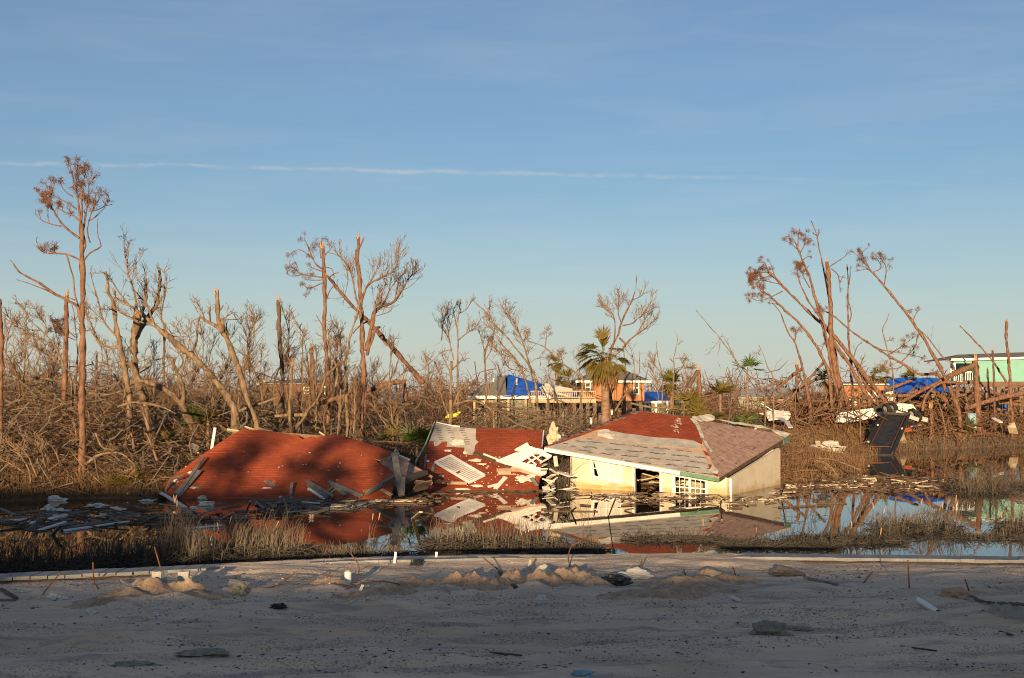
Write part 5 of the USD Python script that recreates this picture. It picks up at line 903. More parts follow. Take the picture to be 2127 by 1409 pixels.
def palmetto(label, x, y, d, n, rad, mat='palmetto', h=.2, up=.25, group=None, name='palmetto'):
    o = at_depth(x, y, d); o[2] = max(float(ground_z(o[0], o[1])), o[2] - .5) if o[2] < 6 else o[2]
    t = thing(name, label, 'palmetto', o, group)
    gz_ = float(ground_z(o[0], o[1])); put(t, 'stem', tube([[o[0], o[1], min(gz_, o[2]) - .3], o + [0, 0, h * .4], o + [.03, 0, h]], [.09, .07, .05], 6), 'palm_trunk')
    for i in range(n):
        a = i * 2.4 + rg.random(); e = rg.uniform(up - .3, 1.3); dd = (math.cos(a) * math.cos(e), math.sin(a) * math.cos(e), math.sin(e))
        put(t, 'frond', fan(o + [0, 0, h * .8], dd, rad * rg.uniform(.5, .9), rad * rg.uniform(.8, 1.1), 16, rg, droop=.35, w=.045).mesh(), mat if rg.random() < .8 else 'palm_olive')
for lab, x, y, d, n, rad, mat in (('bright green upright palmetto behind the top left corner of the felted roof', 866, 912, 63, 9, .85, 'palmetto'), ('darker palmetto just left of the bright one, behind the felted roof', 812, 905, 64, 8, .65, 'palmetto'), ('yellow green palmetto hanging among the logs behind the left slope of the big red roof', 432, 862, 62, 6, .5, 'palm_olive'), ('dark green palmetto behind the yellow green one, left of the big red roof', 405, 868, 63, 8, .7, 'palmetto'), ('low green palmetto at the foot of the left thicket by the water', 246, 1006, 53, 9, .55, 'palm_olive'), ('pale green palmetto at the left end of the big red roof', 283, 1003, 53.5, 6, .45, 'palm_olive'), ('small green palmetto below the leaning tree, left of the big red roof', 352, 905, 60, 6, .45, 'palmetto'),
                                ('large ragged palmetto right behind the stripped end of the cream house', 1462, 868, 70, 14, 1.05, 'palm_olive'), ('palmetto with long hanging fronds behind the cream house, right of the ragged one', 1545, 880, 69, 9, .8, 'palmetto'), ('tall torn palmetto standing above the ragged one behind the cream house', 1496, 806, 74, 20, .62, 'palm_olive'), ('bright yellow green palmetto alone on the grassy right bank', 2002, 902, 107, 13, 1.2, 'palmetto'), ('green palm tuft at the top of the thin leaning pole, left of the fallen pines', 1552, 775, 96, 6, .9, 'palmetto'), ('olive palmetto thicket left of the ragged one, behind the cream roof', 1430, 840, 76, 10, .9, 'palm_olive')):
    palmetto(lab, x, y, d, n, rad, mat)
# ---------------------------------------------------------------- brush, litter, grass: what nobody could count
def brush(name, label, n, px0, px1, d0, d1, hfun, mat, lr=(.5, 2.4), rr=(.006, .022), flat=.45, seed=0, cat='brush', sides=3, curl=.25, seg=3):
    r = np.random.default_rng(seed); d = d0 * (d1 / d0) ** r.random(n); px = r.uniform(px0, px1, n); x = (px - PW / 2) / FPX * d
    g = ground_z(x, d); keep = g > .03; x, d, g, px = x[keep], d[keep], g[keep], px[keep]; n = len(x)
    h = hfun(px, d) * r.random(n) ** 1.4; dirn = unit(r.normal(size=(n, 3)) * [1, 1, flat]); L = (lr[0] + (lr[1] - lr[0]) * r.random(n) ** 2.2)[:, None]
    P = [np.stack([x, d, g + h], 1) - dirn * L * .5]
    for k in range(seg): P.append(P[-1] + dirn * L / seg); dirn = unit(dirn + r.normal(0, curl, (n, 3)))
    P = np.stack(P, 1); R = (rr[0] + (rr[1] - rr[0]) * r.random(n) ** 3)[:, None] * np.interp(np.linspace(0, 1, seg + 1), [0, .5, 1], [1, .9, .4])
    return single(name, label, cat, tube_batch(P, R, sides), mat, kind='stuff')
def litter(name, label, n, px0, px1, d0, d1, hfun, mat, s=(.05, .16), seed=0, cat='leaf litter'):
    r = np.random.default_rng(seed); d = d0 * (d1 / d0) ** r.random(n); px = r.uniform(px0, px1, n); x = (px - PW / 2) / FPX * d
    g = ground_z(x, d); keep = g > .0; x, d, g, px = x[keep], d[keep], g[keep], px[keep]; n = len(x)
    o = np.stack([x, d, g + hfun(px, d) * r.random(n) ** 1.8], 1); a = unit(r.normal(size=(n, 3))); b = unit(np.cross(a, r.normal(size=(n, 3)))); l = r.uniform(*s, n)[:, None]
    V = np.stack([o - a * l, o + b * l * .22, o + a * l], 1).reshape(-1, 3); i = np.arange(n) * 3
    return single(name, label, cat, (V, np.stack([i, i + 1, i + 2], 1)), mat, kind='stuff')
def clumpy(px, d, s=.35, seed=2): return .12 + 2.6 * np.clip(fb((px - 1063) / FPX * d, d, s * 1.3, seed, 5) + .5, 0, 1) ** 2.6
hl = lambda px, d: clumpy(px, d) * np.interp(px, [0, 330, 480, 560], [3.6, 3.4, 2.3, 1.4]) * np.clip((d - 50) / 7, .15, 1)
hm = lambda px, d: clumpy(px, d, .3, 5) * np.interp(px, [400, 700, 900, 1130, 1250, 1640], [2.2, 3.2, 4.2, 4.6, 2.0, 1.0])
brush('tangled_brush', 'tangle of bare broken branches covering the left bank', 13000, -250, 560, 50.5, 84, hl, 'twig_tan', (.5, 3.0), (.006, .03), seed=1)
brush('limb_brush', 'thick crooked dead limbs heaped through the left thicket', 1500, -250, 600, 51, 84, hl, 'twig_grey', (1.5, 5.5), (.02, .055), flat=.7, seed=31, sides=4, curl=.4, seg=4)
brush('middle_limb_brush', 'thick crooked limbs among the wreckage behind the roofs', 900, 480, 1300, 60, 92, lambda p, d: hm(p, d), 'twig_grey', (1.2, 4.5), (.02, .05), flat=.8, seed=32, sides=4, curl=.4, seg=4)
brush('red_brush', 'reddish dead pine twigs packed through the left thicket', 15000, -250, 620, 50.5, 86, hl, 'twig_red', (.3, 1.6), (.005, .014), seed=2, seg=2)
litter('needle_litter', 'brown needles and dead leaves heaped over the left bank', 60000, -250, 620, 50.3, 86, lambda p, d: hl(p, d) * .75, 'litter', seed=3)
brush('middle_brush', 'tangle of branches and twigs behind the sunken roofs', 13000, 420, 1660, 59, 96, hm, 'twig_tan', (.4, 2.6), (.006, .028), seed=4)
brush('middle_red_brush', 'reddish twigs among the wreckage behind the roofs', 9000, 420, 1660, 59, 100, hm, 'twig_red', (.3, 1.5), (.005, .014), seed=5, seg=2)
litter('middle_litter', 'dead leaves and needles over the ground behind the roofs', 36000, 420, 1660, 58, 100, lambda p, d: hm(p, d) * .6, 'litter', (.06, .2), seed=6)
hr = lambda px, d: clumpy(px, d, .2, 8) * 0.36
brush('bank_twigs', 'twigs and sticks strewn over the grassy right bank', 7000, 1600, 2300, 62, 125, lambda p, d: hr(p, d) * 1.1, 'twig_red', (.4, 2.2), (.008, .03), seed=7)
litter('bank_litter', 'brown litter over the grassy right bank', 30000, 1600, 2300, 60, 128, hr, 'litter', (.08, .26), seed=8)
hf = lambda px, d: clumpy(px, d, .08, 9) * np.interp(px, [-200, 500, 900, 1600, 2300], [8.0, 6.5, 5.0, 4.2, 4.2]) * np.clip(d / 130, .7, 1.5)
brush('far_brush', 'far band of broken trees and brush along the skyline', 15000, -300, 2450, 96, 230, hf, 'twig_red', (1.0, 4.5), (.02, .07), flat=.8, seed=10, seg=2)
brush('far_tan_brush', 'pale bare stems standing in the far band of brush', 5000, -300, 2450, 96, 230, lambda p, d: hf(p, d) * 1.15, 'twig_tan', (1.0, 4.5), (.02, .06), flat=1.8, seed=11, seg=2)
brush('far_thicket', 'far wood of bare stems along the horizon', 8000, -400, 2500, 170, 330, lambda p, d: 1.2 + 5.5 * clumpy(p, d, .05, 19), 'twig_red', (2.0, 6.5), (.05, .11), flat=2.2, seed=33, seg=2)
litter('far_foliage', 'dull far foliage among the stems on the horizon', 20000, -400, 2500, 170, 330, lambda p, d: 1.5 + 6.5 * clumpy(p, d, .05, 19), 'litter', (.35, .9), seed=34, cat='foliage')
brush('log_jam', 'splintered limbs heaped beneath the leaning pines on the right bank', 800, 1600, 2300, 103, 128, lambda p, d: .3 + 2.2 * clumpy(p, d, .2, 23), 'twig_red', (1.5, 6.0), (.03, .10), flat=.5, seed=35, sides=5, curl=.15, seg=3)
def blades(name, label, px0, px1, d0, d1, n, hr_, mat, seed, dens=None, cat='grass', w=.012, lean=.25, zmin=.02, zmax=9):
    r = np.random.default_rng(seed); d = d0 * (d1 / d0) ** r.random(n); px = r.uniform(px0, px1, n); x = (px - PW / 2) / FPX * d; g = ground_z(x, d)
    k = (g > zmin) & (g < zmax)
    if dens is not None: k &= r.random(n) < dens(px, d)
    x, d, g = x[k], d[k], g[k]; n = len(x); h = r.uniform(*hr_, n)[:, None]; o = np.stack([x, d, g - .03], 1); l = r.normal(0, lean, (n, 3)) * [1, 1, 0]; s = unit(np.stack([r.normal(size=n), r.normal(size=n) * .5, np.zeros(n)], 1)) * w
    V = np.stack([o - s, o + s, o + l * h * .4 + [0, 0, 1] * h * .6 + s * .7, o + l * h * .4 + [0, 0, 1] * h * .6 - s * .7, o + l * h + [0, 0, 1] * h], 1).reshape(-1, 3); i = np.arange(n)[:, None] * 5
    return single(name, label, cat, (V, np.vstack([i + [0, 1, 2], i + [0, 2, 3], i + [3, 2, 4]])), mat, kind='stuff')
blades('dry_grass', 'dry brown grass over the right bank beyond the pond', 1630, 2300, 62, 125, 42000, (.15, .6), 'grass_dry', 21, lambda p, d: np.clip(fb((p - 1063) / FPX * d, d, .3, 31) + .75, .1, 1), w=.02)
blades('bank_reeds', 'pale short reeds along the far water edge on the right', 1860, 2350, 88, 112, 16000, (.2, .65), 'reed', 22, cat='reeds', w=.022, lean=.15, zmax=.45)
blades('left_bank_grass', 'dry grass and sprouts at the foot of the left bank', -250, 420, 50.5, 54, 9000, (.15, .7), 'grass_dry', 23, cat='grass', w=.012)
# larger branches one can pick out in the left thicket and behind the roofs
BG = None
for k, (lab, pts, r, d) in enumerate((('pale forked sapling bent over the water on the far left', [(200, 1350), (220, 1230), (190, 1120), (120, 1010), (40, 940)], 2.2, 52.2), ('thin pale sapling arching left at the far left water edge', [(270, 1200), (240, 1130), (200, 1040), (120, 960), (20, 930)], 1.6, 52.2), ('slim grey sapling leaning right of the bent sapling', [(270, 1120), (275, 1010), (260, 900), (245, 880)], 2, 53.7), ('thin stem arching above the left shore', [(370, 1260), (340, 1150), (300, 1010), (270, 930)], 1.8, 53.2), ('pale upright stem beside the foot of the tallest pine', [(545, 1190), (550, 1050), (555, 900), (540, 780)], 2.2, 55.7), ('twisted dead branch arching over the left shore, right of the tallest pine', [(630, 1110), (700, 1050), (800, 1025), (890, 1030), (960, 1090), (1000, 1130)], 3.6, 53.7), ('dark dead limb with a hollow beneath the brush', [(700, 880), (740, 970), (800, 1000), (880, 1000)], 3.2, 54.7), ('long bleached branch lying level in the left brush', [(860, 690), (960, 655), (1080, 665), (1180, 690), (1290, 740)], 3.2, 57), ('pale branch sloping down left through the high brush', [(40, 680), (160, 640), (260, 640), (340, 600)], 2.4, 58), ('knotted low branch in the middle of the left thicket', [(650, 590), (800, 600), (900, 570), (980, 540)], 3, 60), ('stiff upright stem in the lower left thicket', [(980, 1010), (970, 920), (960, 880), (900, 1000)], 2.6, 56.7), ('slanting stem low in the left thicket', [(1090, 860), (1060, 770), (1040, 690)], 4.2, 56), ('grey stem at the lower right of the left thicket', [(1150, 1080), (1100, 950), (1070, 880)], 2.8, 54), ('bent branch across the top of the left brush', [(150, 510), (260, 480), (380, 490), (450, 510)], 3.6, 66), ('thin branch drooping to the far left edge', [(180, 1170), (90, 1110), (0, 1070)], 1.4, 52.2), ('pale sapling beside the thin arching stem', [(440, 1200), (430, 1080), (380, 980), (300, 920)], 1.6, 53.7))):
    t = Tree('branch', lab, 'branch', d, 'bark_grey', 'twig_tan', seed=200 + k); t.stem(Z2, pts, r, r * .4, part='stem'); t.twigs(14, 24, which=[0], l1=(.2, .9), up=.1)
for k, (lab, Z, pts, r, d) in enumerate((('dead limb lying across the rubble at the top of the felted roof', Z5, [(640, 280), (760, 300), (900, 235), (1000, 210)], 1.6, 62), ('pale limb arching in the brush behind the middle roof', Z7, [(150, 1030), (280, 1000), (380, 1040), (430, 1090), (450, 1200)], 3, 66), ('stem standing behind the middle red roof', Z7, [(450, 1200), (440, 1110), (455, 1060)], 3, 64), ('tangled root mass limb behind the palm', Z7, [(1340, 1080), (1390, 990), (1440, 920), (1420, 880)], 3, 72), ('dark curling limb right of the palm trunk', Z7, [(1330, 1060), (1310, 960), (1340, 900), (1310, 860)], 2.4, 72), ('long bare pole lying on the brush behind the cream roof', Z7, [(1450, 1020), (1600, 1050), (1750, 1060), (1870, 1070)], 2.6, 70), ('pale bough lying along the shore just right of the big red roof', Z4, [(1560, 300), (1690, 340), (1800, 345), (1950, 355)], 2.6, 60), ('thin dead stem leaning behind the gap between the roofs', Z4, [(1790, 240), (1700, 110), (1640, 40)], 1.6, 62), ('grey stem standing right of the big red roof', Z4, [(1540, 290), (1550, 100), (1545, -40)], 2, 63), ('crooked pale stem behind the ridge of the big red roof', Z4, [(1420, 300), (1440, 140), (1470, 20)], 1.6, 63), ('leaning stems against the forked tree', Z4, [(1330, 290), (1320, 160), (1350, 90)], 1.6, 63), ('drift branch curving up from the debris raft by the cream house', ZB, [(500, 850), (440, 770), (380, 735), (320, 725)], 2, 61), ('low limb bowed over the debris right of the cream house', ZB, [(660, 800), (560, 760), (450, 720), (350, 715)], 1.4, 64))):
    t = Tree('branch', lab, 'branch', d, 'bark_grey', 'twig_tan', seed=230 + k); t.stem(Z, pts, r, r * .45, part='stem'); t.twigs(12, 20, which=[0], l1=(.2, .9), up=.1)
# bare trees scattered in the middle distance: four patterns, many copies
var = []
for v_ in range(4):
    r = np.random.default_rng(300 + v_); H = (5.5, 7, 6, 4.5)[v_]; spots = [(-24, 92), (6, 98), (27, 96), (-7, 104)][v_]; b = np.array([*spots, float(ground_z(*spots)) - .2])
    Q = spline(b + np.array([[0, 0, 0], [r.normal(0, .2), 0, H * .35], [r.normal(0, .4), r.normal(0, .3), H * .7], [r.normal(0, .7), r.normal(0, .4), H]]), .3); t = thing('thicket_tree', 'leafless grey sapling in the thicket beyond the roofs', 'bare tree', b, 'bare saplings standing in the background thicket')
    put(t, 'trunk', tube(Q, np.linspace(.055, .02, len(Q)), 6), 'bark_grey', True); mb = MB(); prev = [Q]
    for lev, (n, l) in enumerate(((22, (.6, 2.0)), (70, (.3, 1.0)), (90, (.2, .5)))):
        P = grow(prev, n, r, *l, up=.3, tmin=.35 if lev == 0 else .1); mb.add(*tube_batch(P, np.array((.022, .014, .010)[lev]) * np.linspace(1, .4, P.shape[1])[None].repeat(n, 0), 3)); prev = list(P)
    put(t, 'twigs', mb.mesh(), 'twig_tan', kind='stuff'); var.append(t); tag(stage.GetPrimAtPath(t), ('short', 'tall', 'leaning', 'twiggy')[v_] + ' leafless grey sapling, far back ' + ('behind the left thicket', 'in front of the deck', 'behind the cream house', 'behind the middle roof')[v_])
r = np.random.default_rng(9)
for k in range(96):
    px, d = (r.uniform(-60, 1640), r.uniform(84, 150)) if k < 46 else (r.choice([r.uniform(-40, 560), r.uniform(-40, 560), r.uniform(560, 900)]), r.uniform(62, 84))
    if 1105 < px < 1400 and d < 110: continue
    x = (px - PW / 2) / FPX * d; copy_of(var[k % 4], 'thicket_tree', ('short', 'tall', 'leaning', 'twiggy')[k % 4] + ' leafless grey sapling, ' + ('far back ' if d > 100 else 'mid distance, ' if d > 80 else 'close ') + ('behind the left thicket' if px < 330 else 'behind the left half of the big red roof' if px < 600 else 'behind the right half of the big red roof' if px < 860 else 'behind the middle roof' if px < 1130 else 'behind the cream house'), (x, d, float(ground_z(x, d)) - .2), r.uniform(0, 360), r.uniform(.65, 1.25))
# ---------------------------------------------------------------- houses in the background
def hipped(x0, x1, y0, y1, z, h, ov=.5, inset=None):
    x0, x1, y0, y1 = x0 - ov, x1 + ov, y0 - ov, y1 + ov; i = inset if inset is not None else (y1 - y0) / 2; ym = (y0 + y1) / 2
    return np.array([[x0, y0, z], [x1, y0, z], [x1, y1, z], [x0, y1, z], [x0 + i, ym, z + h], [x1 - i, ym, z + h]])
def X(px, d): return (px - PW / 2) / FPX * d
def Zh(py, d): return at_depth(1063, py, d)[2]
def quad(a, b, c, d): return np.array([a, b, c, d], float), np.array([[0, 1, 2], [0, 2, 3]])
def tri(a, b, c): return np.array([a, b, c], float), np.array([[0, 1, 2]])
def slab(*pts, t=.12):
    p = np.array(pts, float); n = norm(np.cross(p[1] - p[0], p[2] - p[0])) * t; k = len(p); v = np.vstack([p, p - n]); f = [[0, i, i + 1] for i in range(1, k - 1)] + [[k, k + i + 1, k + i] for i in range(1, k - 1)]
    for i in range(k): j = (i + 1) % k; f += [[i, j + k, j], [i, i + k, j + k]]
    return v, np.array(f)
def win(parent, x0, x1, y, z0, z1, name='window', fr='trim_white', mid=True):
    w = put(parent, name, MB().add(*abox(x0 - .09, x1 + .09, y - .06, y - .005, z1, z1 + .1)).add(*abox(x0 - .09, x1 + .09, y - .06, y - .005, z0 - .1, z0)).add(*abox(x0 - .09, x0, y - .06, y - .005, z0, z1)).add(*abox(x1, x1 + .09, y - .06, y - .005, z0, z1)).mesh(), fr)
    put(w, 'pane', quad((x0, y - .012, z0), (x1, y - .012, z0), (x1, y - .012, z1), (x0, y - .012, z1)), 'glass')
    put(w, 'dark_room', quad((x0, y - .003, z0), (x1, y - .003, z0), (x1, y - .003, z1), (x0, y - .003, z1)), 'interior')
    if mid: put(w, 'sash_bar', abox(x0, x1, y - .05, y - .015, (z0 + z1) / 2 - .03, (z0 + z1) / 2 + .03), fr)
# blue tarped house
d = 96.0; g0 = 1.2; ez = Zh(823, d); rz = Zh(777, d)
x0, x1, xa = X(968, d), X(1180, d), X(1052, d)
bh = thing('tarped_house', 'low house whose hip roof is half dark grey shingle, half bright blue tarpaulin', 'house', (X(1070, d), d + 4, g0))
put(bh, 'wall', MB().add(*abox(x0 + .6, x1 - .3, d + .6, d + 8, g0 - .3, ez - .02)).mesh(), 'wall_sage')
A_, B_, Cc, Dd, Ra, Rb = (x0, d, ez), (x1 + 1, d, ez), (x1 + 1, d + 9, ez), (x0, d + 9, ez), (xa - .1, d + 4.5, rz), (xa + .1, d + 4.5, rz)
put(bh, 'roof', MB().add(*slab(A_, (xa, d, ez), Ra)).add(*slab(A_, Ra, Dd)).add(*slab(Dd, Ra, Rb, Cc)).mesh(), 'roof_grey')
tp = Plane((xa, d, ez), (1, 0, 0), (0, 4.5, rz - ez)); q = []
tarp_poly = Polygon([tp.ab_of(p) for p in ((xa, d, ez), B_, Rb)]).buffer(0)
mb = MB()
for a in np.arange(0, 20, .5):
    for b in np.arange(0, 8, .5):
        gg = tarp_poly.intersection(sbox(a, b, a + .5, b + .5))
        if gg.area > 1e-3 and gg.geom_type == 'Polygon':
            vv, ff = trimesh.creation.triangulate_polygon(gg, engine='earcut'); vv = np.asarray(vv); mb.add(tp.w(vv[:, 0], vv[:, 1], .06 + .10 * fb(vv[:, 0], vv[:, 1], 1.1, 5)), ff)
put(bh, 'tarpaulin', mb.mesh(), 'tarp'); put(bh, 'roof', slab(Rb, B_, Cc), 'roof_grey')
put(bh, 'fascia', abox(x0, x1 + 1, d - .12, d - .02, ez - .22, ez + .02), 'trim_white')
for px in (985, 1008, 1030, 1056, 1092): put(bh, 'porch_post', abox(X(px, d) - .09, X(px, d) + .09, d + .1, d + .28, g0 - .2, ez - .2), 'timber_light')
for px in (997, 1019, 1044): win(bh, X(px, d) - .35, X(px, d) + .35, d + .6, ez - 1.5, ez - .5, fr='timber_light')
put(bh, 'vent_pipe', tube([(X(1073, d), d + 2.2, Zh(797, d) - .4), (X(1073, d), d + 2.2, Zh(797, d) + .45)], .08, 8), 'plastic_white'); put(bh, 'vent_pipe', tube([(X(1024, d), d + 3.0, Zh(795, d) - .5), (X(1024, d), d + 3.0, Zh(788, d) + .1)], .06, 8), 'plastic_white')
# raised timber deck
d = 90.0; zt, zr = Zh(829, d), Zh(812, d); xa_, xb_ = X(1102, d), X(1238, d)
dk = thing('raised_deck', 'weathered timber deck on posts with picket railing, left of the orange house', 'deck', (X(1170, d), d, g0))
put(dk, 'deck_floor', abox(xa_, xb_, d, d + 4, zt - .28, zt), 'timber_light'); put(dk, 'top_rail', abox(xa_, xb_, d, d + .1, zr - .08, zr), 'timber_light'); put(dk, 'bottom_rail', abox(xa_, xb_, d + .01, d + .09, zt + .08, zt + .14), 'timber_light')
for i, x in enumerate(np.arange(xa_ + .1, xb_, .155)):
    if i in (22, 23): continue
    put(dk, 'baluster', abox(x - .024, x + .024, d + .025, d + .075, zt + .14, zr - .08), 'timber_light')
for px in (1104, 1137, 1161, 1193, 1207, 1221, 1236): put(dk, 'deck_post', abox(X(px, d) - .12, X(px, d) + .12, d + .2, d + .44, g0 - .4, zt - .28 if px != 1207 else zr + .1), 'timber')
for px in (1120, 1150, 1180, 1215): put(dk, 'deck_post', abox(X(px, d) - .1, X(px, d) + .1, d + 3.4, d + 3.6, g0 - .4, zt - .28), 'timber')
single('wall_panel_scrap', 'torn white wall panel with openings, slumped over the deck railing', 'wall panel', MB().add(*bar(at_depth(1124, 803, d - .2), at_depth(1142, 829, d - .4), .3, .12, (0, 1, 0))).add(*bar(at_depth(1130, 805, d + .8), at_depth(1188, 817, d + .8), 1.1, .1, (.1, -.5, .8))).add(*bar(at_depth(1150, 815, d + .3), at_depth(1180, 823, d + .3), .18, .1)).mesh(), 'foam')
# orange house on piles
d = 98.0; zb, zw = Zh(833, d), Zh(791, d); xa_, xb_ = X(1208, d), X(1338, d)
oh = thing('orange_house', 'orange sided house on piles with a dark grey roof, right behind the palm trunk', 'house', (X(1275, d), d + 4, g0))
put(oh, 'wall', abox(xa_, xb_, d, d + 7, zb, zw), 'wall_orange')
for k, x in enumerate(np.arange(xa_ + .4, xb_, .4)): put(oh, 'siding_joint', abox(x - .012, x + .012, d - .014, d - .002, zb, zw), 'wall_brown')
rv = hipped(xa_, xb_, d, d + 7, zw, 1.25, .5, 2.6); put(oh, 'roof', MB().add(*slab(rv[0], rv[1], rv[5], rv[4])).add(*slab(rv[1], rv[2], rv[5])).add(*slab(rv[2], rv[3], rv[4], rv[5])).add(*slab(rv[3], rv[0], rv[4])).mesh(), 'roof_grey')
put(oh, 'fascia', abox(xa_ - .5, xb_ + .5, d - .58, d - .5, zw - .16, zw), 'trim_white')
win(oh, X(1317, d), X(1325, d), d, Zh(817, d), Zh(795, d)); win(oh, X(1217, d), X(1225, d), d, Zh(812, d), Zh(797, d))
for px in (1212, 1228, 1246, 1262, 1300, 1332):
    for y in (.3, 6): put(oh, 'pile', abox(X(px, d) - .16, X(px, d) + .16, d + y, d + y + .32, g0 - .4, zb), 'timber' if px != 1228 else 'wall_orange')
put(oh, 'stored_panel', abox(X(1214, d), X(1222, d), d + 2, d + 2.1, g0, zb - .2), 'blue_scrap')
# low blue tarped building right of it
d = 112.0
lb = thing('tarped_shed', 'low white eaved building under blue tarpaulin, right of the orange house', 'shed', (X(1375, d), d + 2, 1.2))
put(lb, 'wall', abox(X(1328, d), X(1420, d), d + .4, d + 5, .9, Zh(836, d)), 'wall_sage'); put(lb, 'eave_board', abox(X(1322, d), X(1425, d), d - .1, d, Zh(838, d), Zh(833, d)), 'trim_white')
put(lb, 'tarpaulin', slab((X(1330, d), d, Zh(832, d)), (X(1420, d), d, Zh(832, d)), (X(1412, d), d + 4, Zh(815, d)), (X(1335, d), d + 4, Zh(813, d))), 'tarp')
for px in (1340, 1362, 1386): put(lb, 'porch_post', abox(X(px, d) - .1, X(px, d) + .1, d, d + .2, .9, Zh(838, d)), 'trim_white')
# brown house far left
d = 118.0
bw = thing('brown_house', 'long brown house with a dark roof, half hidden behind the dead pole', 'house', (X(610, d), d + 3, 1.2)); zw = Zh(796, d)
put(bw, 'wall', abox(X(545, d), X(690, d), d, d + 7, .9, zw), 'wall_brown'); rv = hipped(X(545, d), X(690, d), d, d + 7, zw, .5, .4); put(bw, 'roof', MB().add(*slab(rv[0], rv[1], rv[5], rv[4])).add(*slab(rv[1], rv[2], rv[5])).add(*slab(rv[3], rv[0], rv[4])).add(*slab(rv[2], rv[3], rv[4], rv[5])).mesh(), 'roof_grey')
win(bw, X(633, d), X(642, d), d, Zh(816, d), Zh(806, d)); win(bw, X(676, d), X(680, d), d, Zh(818, d), Zh(804, d)); put(bw, 'bargeboard', bar((X(536, d), d - .45, Zh(799, d)), (X(552, d), d - .45, Zh(791, d)), .1, .25, (0, 0, 1)), 'trim_white')
d = 110.0
gs = thing('grey_roof_shed', 'grey metal roofed shed between the forked tree and the folded log', 'shed', (X(810, d), d + 2, 1.2)); put(gs, 'wall', abox(X(788, d), X(834, d), d + .4, d + 4, .9, Zh(834, d)), 'wall_brown'); put(gs, 'roof', slab((X(783, d), d, Zh(834, d)), (X(838, d), d, Zh(834, d)), (X(833, d), d + 4, Zh(818, d)), (X(790, d), d + 4, Zh(818, d))), 'felt')
# orange hut among the leaning pines
d = 132.0
hut = thing('orange_hut', 'low tan orange building behind the leaning pines on the right', 'house', (X(1800, d), d + 3, 1.2)); put(hut, 'wall', abox(X(1752, d), X(1838, d), d, d + 6, .9, Zh(799, d)), 'wall_orange'); put(hut, 'roof', slab((X(1745, d), d - .4, Zh(799, d)), (X(1845, d), d - .4, Zh(799, d)), (X(1842, d), d + 6, Zh(793, d)), (X(1750, d), d + 6, Zh(793, d))), 'roof_grey')
put(hut, 'door', abox(X(1762, d), X(1778, d), d - .05, d - .005, .9, Zh(824, d)), 'trim_white'); put(hut, 'eave_board', abox(X(1745, d), X(1845, d), d - .5, d - .42, Zh(800, d), Zh(797.5, d)), 'panel_pale')
d = 150.0
fr = thing('grey_house', 'far house with a pale grey pitched roof behind the slanting logs', 'house', (X(1560, d), d + 3, 1.2)); put(fr, 'wall', abox(X(1525, d), X(1660, d), d, d + 8, .9, Zh(826, d)), 'wall_sage'); put(fr, 'roof', slab((X(1518, d), d - .4, Zh(826, d)), (X(1668, d), d - .4, Zh(826, d)), (X(1655, d), d + 5, Zh(806, d)), (X(1530, d), d + 5, Zh(808, d))), 'felt')
# mint house on stilts
d = 120.0; zb, zl, zrr = Zh(793, d), Zh(746, d), Zh(736, d)
mh = thing('mint_house', 'mint green house on stilts with an open porch, at the right edge', 'house', (X(2100, d), d + 4, 1.3)); xl, xp, xr = X(1981, d), X(2030, d), X(2250, d)
def roofz(x): return zl + (x - xl) * .025
put(mh, 'wall', (lambda a: a)(MB().add(*slab((xp, d, zb), (xr, d, zb), (xr, d, roofz(xr)), (xp, d, roofz(xp)), t=-.1)).mesh()), 'wall_teal'); put(mh, 'wall', slab((xp, d + .1, zb), (xp, d + 7, zb), (xp, d + 7, roofz(xp)), (xp, d + .1, roofz(xp)), t=.1), 'wall_teal')
put(mh, 'wall', abox(xl, xp, d, d + .12, zl - .42, zl), 'wall_teal', label='mint beam over the porch'); put(mh, 'porch_post', abox(xl, xl + .22, d, d + .22, zb, zl - .42), 'trim_white'); put(mh, 'porch_floor', abox(xl - .1, xp, d - .05, d + 3, zb - .1, zb + .05), 'trim_white')
put(mh, 'railing', abox(xl + .2, xp, d + .05, d + .12, zb + .9, zb + .98), 'trim_white')
for i, x in enumerate(np.arange(xl + .3, xp, .17)): put(mh, 'baluster', abox(x - .025, x + .025, d + .06, d + .11, zb + .05, zb + .9), 'trim_white')
put(mh, 'roof', MB().add(*slab((xl - .4, d - .5, roofz(xl - .4)), (xr, d - .5, roofz(xr)), (xr, d + 3.6, roofz(xr) + .62), (X(2018, d), d + 3.6, roofz(X(2018, d)) + .5), t=.1)).add(*slab((xl - .4, d + 7.5, zl), (xl - .4, d - .5, zl), (X(2018, d), d + 3.6, roofz(X(2018, d)) + .5), t=.1)).mesh(), 'roof_grey')
put(mh, 'fascia', slab((xl - .45, d - .55, roofz(xl) - .2), (xr, d - .55, roofz(xr) - .2), (xr, d - .55, roofz(xr) + .02), (xl - .45, d - .55, roofz(xl) + .02), t=-.06), 'trim_white')
put(mh, 'floor_beam', abox(xp - .1, xr, d - .06, d + .3, zb - .5, zb - .01), 'wall_brown'); win(mh, X(2037, d), X(2047, d), d, Zh(781, d), Zh(758, d)); win(mh, X(2006, d), X(2014, d), d + 4, Zh(778, d), Zh(758, d))
put(mh, 'ceiling_fan', abox(X(2004, d), X(2014, d), d + 1.5, d + 2, zl - .8, zl - .7), 'black_metal')
for px in (1990, 2010, 2032, 2052, 2075, 2098, 2122, 2145):
    for y in (.2, 6): put(mh, 'stilt', abox(X(px, d) - .17, X(px, d) + .17, d + y, d + y + .34, .8, zb - .5), 'timber')
